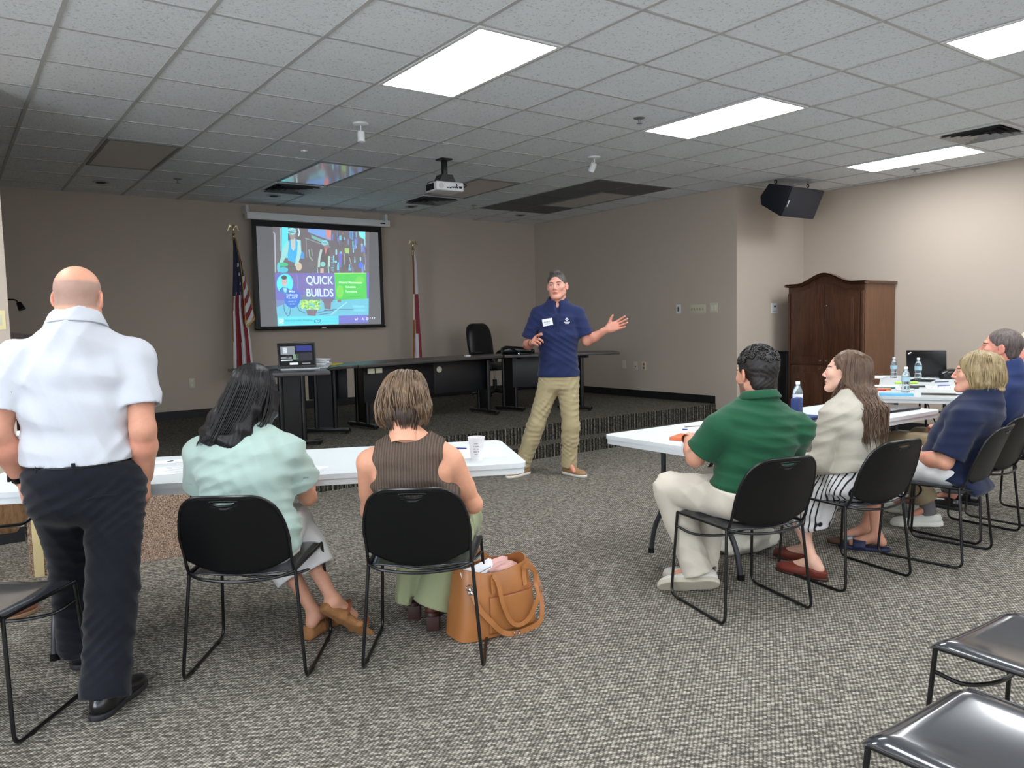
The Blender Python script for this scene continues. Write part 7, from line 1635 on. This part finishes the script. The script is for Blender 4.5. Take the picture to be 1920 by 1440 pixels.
# 7 -- blonde woman in navy top, white trousers
P = sit_person('woman with a blonde bob leaning back in a navy T-shirt and white trousers', 4)
J = dict(neck=(0.0, -0.245, 0.905), shL=(-0.165, -0.215, 0.815), shR=(0.165, -0.22, 0.815), elL=(-0.225, -0.13, 0.575), elR=(0.21, -0.08, 0.60), wrL=(-0.12, 0.085, 0.575), wrR=(0.06, 0.10, 0.58),
         hpL=(-0.09, -0.10, 0.53), hpR=(0.09, -0.10, 0.53), bare=1, knL=(-0.125, 0.30, 0.50), knR=(0.10, 0.30, 0.50), anL=(-0.19, 0.245, 0.082), anR=(-0.09, 0.36, 0.082), fdL=(-0.35, 0.9, -0.05), fdR=(-0.6, 0.7, 0),
         torso=[((0, -0.09, 0.50), 0.185, 0.115), ((0, -0.10, 0.58), 0.185, 0.125), ((0, -0.135, 0.67), 0.175, 0.130), ((0, -0.18, 0.78), 0.172, 0.118), ((0, -0.225, 0.85), 0.165, 0.10), ((0, -0.245, 0.905), 0.095, 0.065)], hdL=(0.8, 0.6, 0), hdR=(-0.8, 0.6, 0))
B = Body(P, J, dict(RF, ua=0.052, el=0.042, fa=0.044, th=0.090), (212, 154, 128), 0.008); HM = head_frame((0.0, -0.195, 1.048), -22, 4, 0, 0.96)
B.build_body(head_mesh(1.0, 1.0, False), HM, skin_col((222, 164, 140)), (('L', dict(curl=0.5)), ('R', dict(curl=0.5))))
M_nt = cloth_mat('navy_jersey', (25, 34, 62), 420, 0.05)
B.top('t_shirt', M_nt, 0.016, 0.018, ((0, -0.25, 0.375), (0, 0.55, -1)), 0.86, 0.024, 0.070, wr=wr_noise(81, [((0.4, 0.1, 0.9), 20), ((-0.5, 0.1, 0.7), 24)], 0.0045), sleeve_flare=0.016, extra=lambda F: F.loft([(0, -0.255, 0.40), (0, -0.19, 0.46), (0, -0.12, 0.56)], [0.14, 0.17, 0.19], [0.035, 0.05, 0.12], 0.03))
B.trousers('trousers', mat('white_denim'), 0.012, ((0, 0, 0.60), (0, 0.3, 1)), 0.55, 0.022, 0.02, wr=wr_noise(83, [((0.5, 0.5, 0.6), 24)], 0.004))
M_bl = mat('blonde_hair', (160, 138, 98), 0.42, fn=f_hair(lin((88, 70, 44)), lin((184, 162, 118)), 80), spec=0.5)
def hf(F):
    F.ell((0, -0.030, 0.036), (0.098, 0.116, 0.100), 0.02); F.loft([(0, -0.035, 0.02), (0, -0.050, -0.05), (0, -0.045, -0.085)], [0.104, 0.106, 0.088], [0.098, 0.084, 0.060], 0.03); F.ell((0, 0.125, -0.045), (0.085, 0.088, 0.10), 0.01, 'sub'); F.ell((0, -0.13, -0.08), (0.08, 0.03, 0.02), 0.02)
hair = np_mesh('hair', [hair_field(HM, hf, warp=strands(110, 0.003, 14))], P, M_bl)
def gbl(rs_):
    a = rs_.uniform(-2.35, 2.35); ca, sa = math.sin(a), -math.cos(a); j = lambda q: rs_.uniform(-q, q); e = rs_.uniform(-0.11, -0.07)
    return [Vector((0.02, -0.01, 0.134)), Vector((0.075 * ca, -0.03 + 0.09 * sa, 0.106)), Vector((0.103 * ca, -0.035 + 0.117 * sa, 0.035)), Vector((0.110 * ca + j(.006), -0.045 + 0.118 * sa, -0.03)), Vector((0.102 * ca + j(.008), -0.045 + 0.100 * sa, e * 0.8)), Vector((0.100 * ca + j(.008), -0.05 + 0.100 * sa, e))]
locks('hair_layers', hair, M_bl, HM, gbl, 170, 15, (0.003, 0.0065))
b = NB(); w = Vector(J['wrL']); d = (w - Vector(J['elL'])).normalized(); add_tube(b, [w - d * 0.030, w - d * 0.010], 0.032, 18); obj('watch_strap', b, mat('pale_grey_plastic'), P)
b = NB(); add_box(b, w - d * 0.02 + Vector((-0.026, 0.0, 0.018)), (0.03, 0.03, 0.012), rot=Matrix.Rotation(-0.9, 3, 'Y'), bev=0.003); obj('watch_case', b, M_black, P)
M_mule = mat('navy_mule', (30, 40, 72), 0.6)
def sandal(P, ankle, heading, m, strapm, L=0.25):
    M = Matrix.Translation(ankle) @ Matrix.Rotation(-math.radians(heading), 4, 'Z'); S = Field((-0.07, -0.09, -0.01), (0.07, 0.23, 0.06), 0.004)
    S.ell((0, -0.02, 0.012), (0.038, 0.062, 0.03), 0.03); S.ell((0, 0.06, 0.012), (0.036, 0.09, 0.03), 0.03); S.ell((0, 0.13, 0.012), (0.048, 0.075, 0.03), 0.03); S.cut((0, 0, 0), (0, 0, -1)); S.cut((0, 0, 0.022), (0, 0, 1)); o_ = np_mesh('sandal', [xform(S.mesh(), M)], P, m)
    b = NB(); rings = []
    for y in (0.05, 0.075, 0.10, 0.12): rings.append([b.verts.new(M @ Vector((0.046 * math.cos(q), y, 0.012 + (0.068 - y * 0.2) * math.sin(q)))) for q in [math.pi * k / 12 for k in range(13)]])
    for p, q in zip(rings, rings[1:]):
        for k in range(12): b.faces.new((p[k], p[k + 1], q[k + 1], q[k]))
    s2 = obj('strap', b, strapm, o_, angle=0); mm = s2.modifiers.new('t', 'SOLIDIFY'); mm.thickness = 0.004
sandal(P, (-0.19, 0.25, 0.0), -21, M_mule, M_mule); sandal(P, (-0.09, 0.37, 0.0), -40, mat('brown_sandal_sole', (90, 62, 46), 0.6), mat('pewter_strap', (130, 134, 140), 0.35, metal=0.5))

# 8 -- man in blue polo behind her
P = sit_person('short-haired man in a blue polo behind the blonde woman, with white running shoes', 5)
J = dict(neck=(0.0, -0.245, 1.015), shL=(-0.19, -0.24, 0.925), shR=(0.19, -0.24, 0.925), elL=(-0.25, -0.12, 0.69), elR=(0.25, -0.12, 0.69), wrL=(-0.12, 0.10, 0.66), wrR=(0.10, 0.10, 0.66),
         hpL=(-0.09, -0.12, 0.55), hpR=(0.09, -0.12, 0.55), knL=(-0.16, 0.34, 0.54), knR=(0.12, 0.34, 0.54), anL=(-0.02, 0.20, 0.12), anR=(0.16, 0.40, 0.12), fdL=(-0.75, 0.6, 0),
         torso=[((0, -0.10, 0.52), 0.17, 0.115), ((0, -0.11, 0.62), 0.172, 0.125), ((0, -0.155, 0.74), 0.17, 0.130), ((0, -0.205, 0.88), 0.185, 0.12), ((0, -0.24, 0.95), 0.175, 0.10), ((0, -0.245, 1.01), 0.10, 0.07)], hdL=(0.8, 0.6, 0), hdR=(-0.8, 0.6, 0))
B = Body(P, J, RM, (212, 148, 124), 0.008); HM = head_frame((0, -0.20, 1.165), -24, 6, 0, 0.97)
B.build_body(head_mesh(1.0, 1.0, True), HM, skin_col((222, 152, 132)), (('L', dict(curl=0.5)), ('R', dict(curl=0.5))))
M_bp = cloth_mat('blue_polo_knit', (32, 48, 92), 420, 0.05)
B.top('polo_shirt', M_bp, 0.016, 0.016, ((0, 0, 0.53), (0, 0, -1)), 0.8, 0.024, 0.066, neckc=(0, -0.24, 1.045), wr=wr_noise(91, [((0.4, 0.1, 0.9), 20), ((-0.5, 0.1, 0.7), 24)], 0.004), sleeve_flare=0.01)
collar(P, M_bp, (0, -0.235, 1.045), 0.072, 0.092, 0.038, up=(0, 0.2, 1), open_=0.4)
M_kh2 = cloth_mat('dark_khaki_twill', (146, 130, 102), 420, 0.05)
B.trousers('trousers', M_kh2, 0.012, ((0, 0, 0.62), (0, 0, 1)), 0.90, 0.018, 0.020, wr=wr_noise(93, [((0.5, 0.5, 0.6), 24)], 0.004))
b = NB(); a_ = Vector(J['anL']); add_tube(b, [a_ + Vector((0, 0, -0.05)), a_ + Vector((-0.004, 0.02, 0.06))], [0.046, 0.050], 16); obj('sock', b, mat('grey_sock', (110, 106, 106), 0.9, fn=f_cloth(200, 0.2)), P)
shoe(P, (-0.02, 0.20, 0.0), -50, mat('white_running_mesh', (222, 222, 212), 0.7), mat('white_foam_sole', (232, 230, 218), 0.6), 0.31, 0.055, soleh=0.034); shoe(P, (0.16, 0.40, 0.0), 0, mat('white_running_mesh'), mat('white_foam_sole'), 0.31, 0.055, soleh=0.034)
def buzzhair(P, HM, m, front=0.0): np_mesh('hair', [hair_field(HM, lambda F: (F.ell((0, -0.024, 0.034), (0.0815, 0.1025, 0.090), 0.01), F.ell((0, -0.06, -0.04), (0.062, 0.045, 0.045), 0.03), F.ell((0, 0.115, -0.005 + front), (0.070, 0.078, 0.088), 0.01, 'sub'), F.cut((0, -0.02, -0.075), (0, 0.15, -1)), [F.cap((s * 0.09, 0.0, -0.005), (s * 0.075, 0.02, -0.05), 0.023, 0.028, 0.01, 'sub') for s in (-1, 1)]), vox=0.004, lo=(-0.12, -0.15, -0.12), warp=strands(90, 0.0014, 30))], P, m)
buzzhair(P, HM, mat('brown_short_hair', (70, 58, 54), 0.5, fn=f_hair(lin((44, 36, 34)), lin((110, 96, 92)), 110)))

# 9 -- person in pale pink at the right edge
P = sit_person('person in a pale pink shirt mostly cut off by the right edge', 6)
J = dict(neck=(0.0, -0.10, 1.01), shL=(-0.19, -0.11, 0.93), shR=(0.19, -0.11, 0.93), elL=(-0.25, -0.02, 0.70), elR=(0.25, -0.02, 0.70), wrL=(-0.12, 0.18, 0.66), wrR=(0.10, 0.18, 0.66),
         hpL=(-0.09, -0.10, 0.55), hpR=(0.09, -0.10, 0.55), knL=(-0.12, 0.36, 0.54), knR=(0.12, 0.36, 0.54), anL=(-0.12, 0.36, 0.12), anR=(0.12, 0.36, 0.12), torso=seated(-0.12, 0.19, 0.175, 0.12, 0.02, 1.01, 0.16, 0.18), hdL=(0.8, 0.6, 0), hdR=(-0.8, 0.6, 0))
B = Body(P, J, RM, (222, 160, 140), 0.010); HM = head_frame((0, -0.06, 1.145), -22, 3, 0, 0.97)
B.build_body(head_mesh(1.0, 1.0, True, vox=0.004), HM, skin_col((230, 158, 144)), (('L', dict(curl=0.5)), ('R', dict(curl=0.5))))
M_pk = cloth_mat('pale_pink_cotton', (232, 208, 200), 420, 0.04)
B.top('shirt', M_pk, 0.016, 0.016, ((0, 0, 0.53), (0, 0, -1)), 1.85, 0.022, 0.072, wr=wr_noise(95, [((0.4, 0.1, 0.9), 20)], 0.004), vox=0.009); collar(P, M_pk, (0, -0.10, 1.04), 0.074, 0.094, 0.036, up=(0, 0.2, 1))
B.trousers('trousers', mat('grey_slacks', (90, 90, 94), 0.8), 0.012, ((0, 0, 0.62), (0, 0, 1)), 1.0, 0.018, 0.020, vox=0.010)
shoe(P, (-0.12, 0.38, 0.0), 0, M_shoe_blk, mat('dark_rubber_sole')); shoe(P, (0.12, 0.38, 0.0), 0, M_shoe_blk, mat('dark_rubber_sole'))
buzzhair(P, HM, mat('pale_blond_short_hair', (206, 190, 150), 0.5, fn=f_hair(lin((170, 150, 110)), lin((226, 212, 180)), 110)), 0.01)

# loose things at the left edge
t = thing('brown_shoe', 'brown shoe toe on the carpet under the empty chair at the left edge', 'shoe', (-0.47, -0.35, 0), hd(60))
shoe(t, (0, 0, 0), 0, mat('brown_shoe_suede', (120, 74, 50), 0.6), mat('tan_rubber_sole', (150, 120, 92), 0.6), 0.28, 0.05, name='upper')
t = thing('jacket', 'navy jacket hung over the back of the empty chair at the left edge', 'jacket', (-0.520, -1.403, 0), hd(38))
F = Field((-0.32, -0.46, 0.30), (0.32, -0.12, 0.84), 0.008)
F.loft([(-0.10, -0.345, 0.775), (0.17, -0.335, 0.770)], [0.03, 0.03], [0.028, 0.03], 0.02, right=(0, 1, 0))
F.loft([(0.03, -0.385, 0.76), (0.03, -0.375, 0.60), (0.04, -0.36, 0.40)], [0.19, 0.20, 0.19], [0.022, 0.026, 0.03], 0.02); F.loft([(0.03, -0.30, 0.76), (0.03, -0.285, 0.62)], [0.18, 0.18], [0.018, 0.018], 0.02)
F.cap((0.21, -0.38, 0.74), (0.225, -0.385, 0.42), 0.035, 0.03, 0.03)
F.warp(wr_noise(5, [((1, 0.2, 0.2), 20), ((0.7, 0.2, 0.6), 16)], 0.006)); np_mesh('jacket_body', [F.mesh()], t, cloth_mat('denim_blue_cloth', (36, 52, 84)))

t = thing('wooden_chair', 'chair with glossy brown dark-rimmed back behind the left end of the left table', 'chair', (-0.52, -0.33, 0), math.radians(-12))
b = NB(); add_prism(b, rounded(-0.20, 0.24, -0.075, 0.075, 0.06, 8), -0.012, 0.012, Matrix.Translation((0, 0, 0.555)) @ Matrix.Rotation(math.radians(90), 4, 'X')); bmesh.ops.recalc_face_normals(b, faces=b.faces)
bk = obj('back_panel', b, mat('glossy_brown_wood', (112, 78, 48), 0.18, coat=0.6, fn=f_wood(lin((70, 46, 28)), lin((150, 110, 70)), (12, 1.5, 3))), t)
b = NB(); add_tube(b, [Vector((x, 0, 0.555 + z)) for x, z in rounded(-0.205, 0.245, -0.08, 0.08, 0.062, 8)], 0.013, 8, closed=True); obj('dark_rim', b, M_black, bk)
b = NB(); add_box(b, (-0.03, 0.24, 0.44), (0.40, 0.42, 0.03), bev=0.01); obj('seat', b, mat('glossy_brown_wood'), t)
for x in (-0.20, -0.07):
    for y, h in ((0.0, 0.50), (0.42, 0.43)):
        b = NB(); add_box(b, (x, y, h / 2), (0.03, 0.03, h), bev=0.005); obj('leg', b, M_black, t)
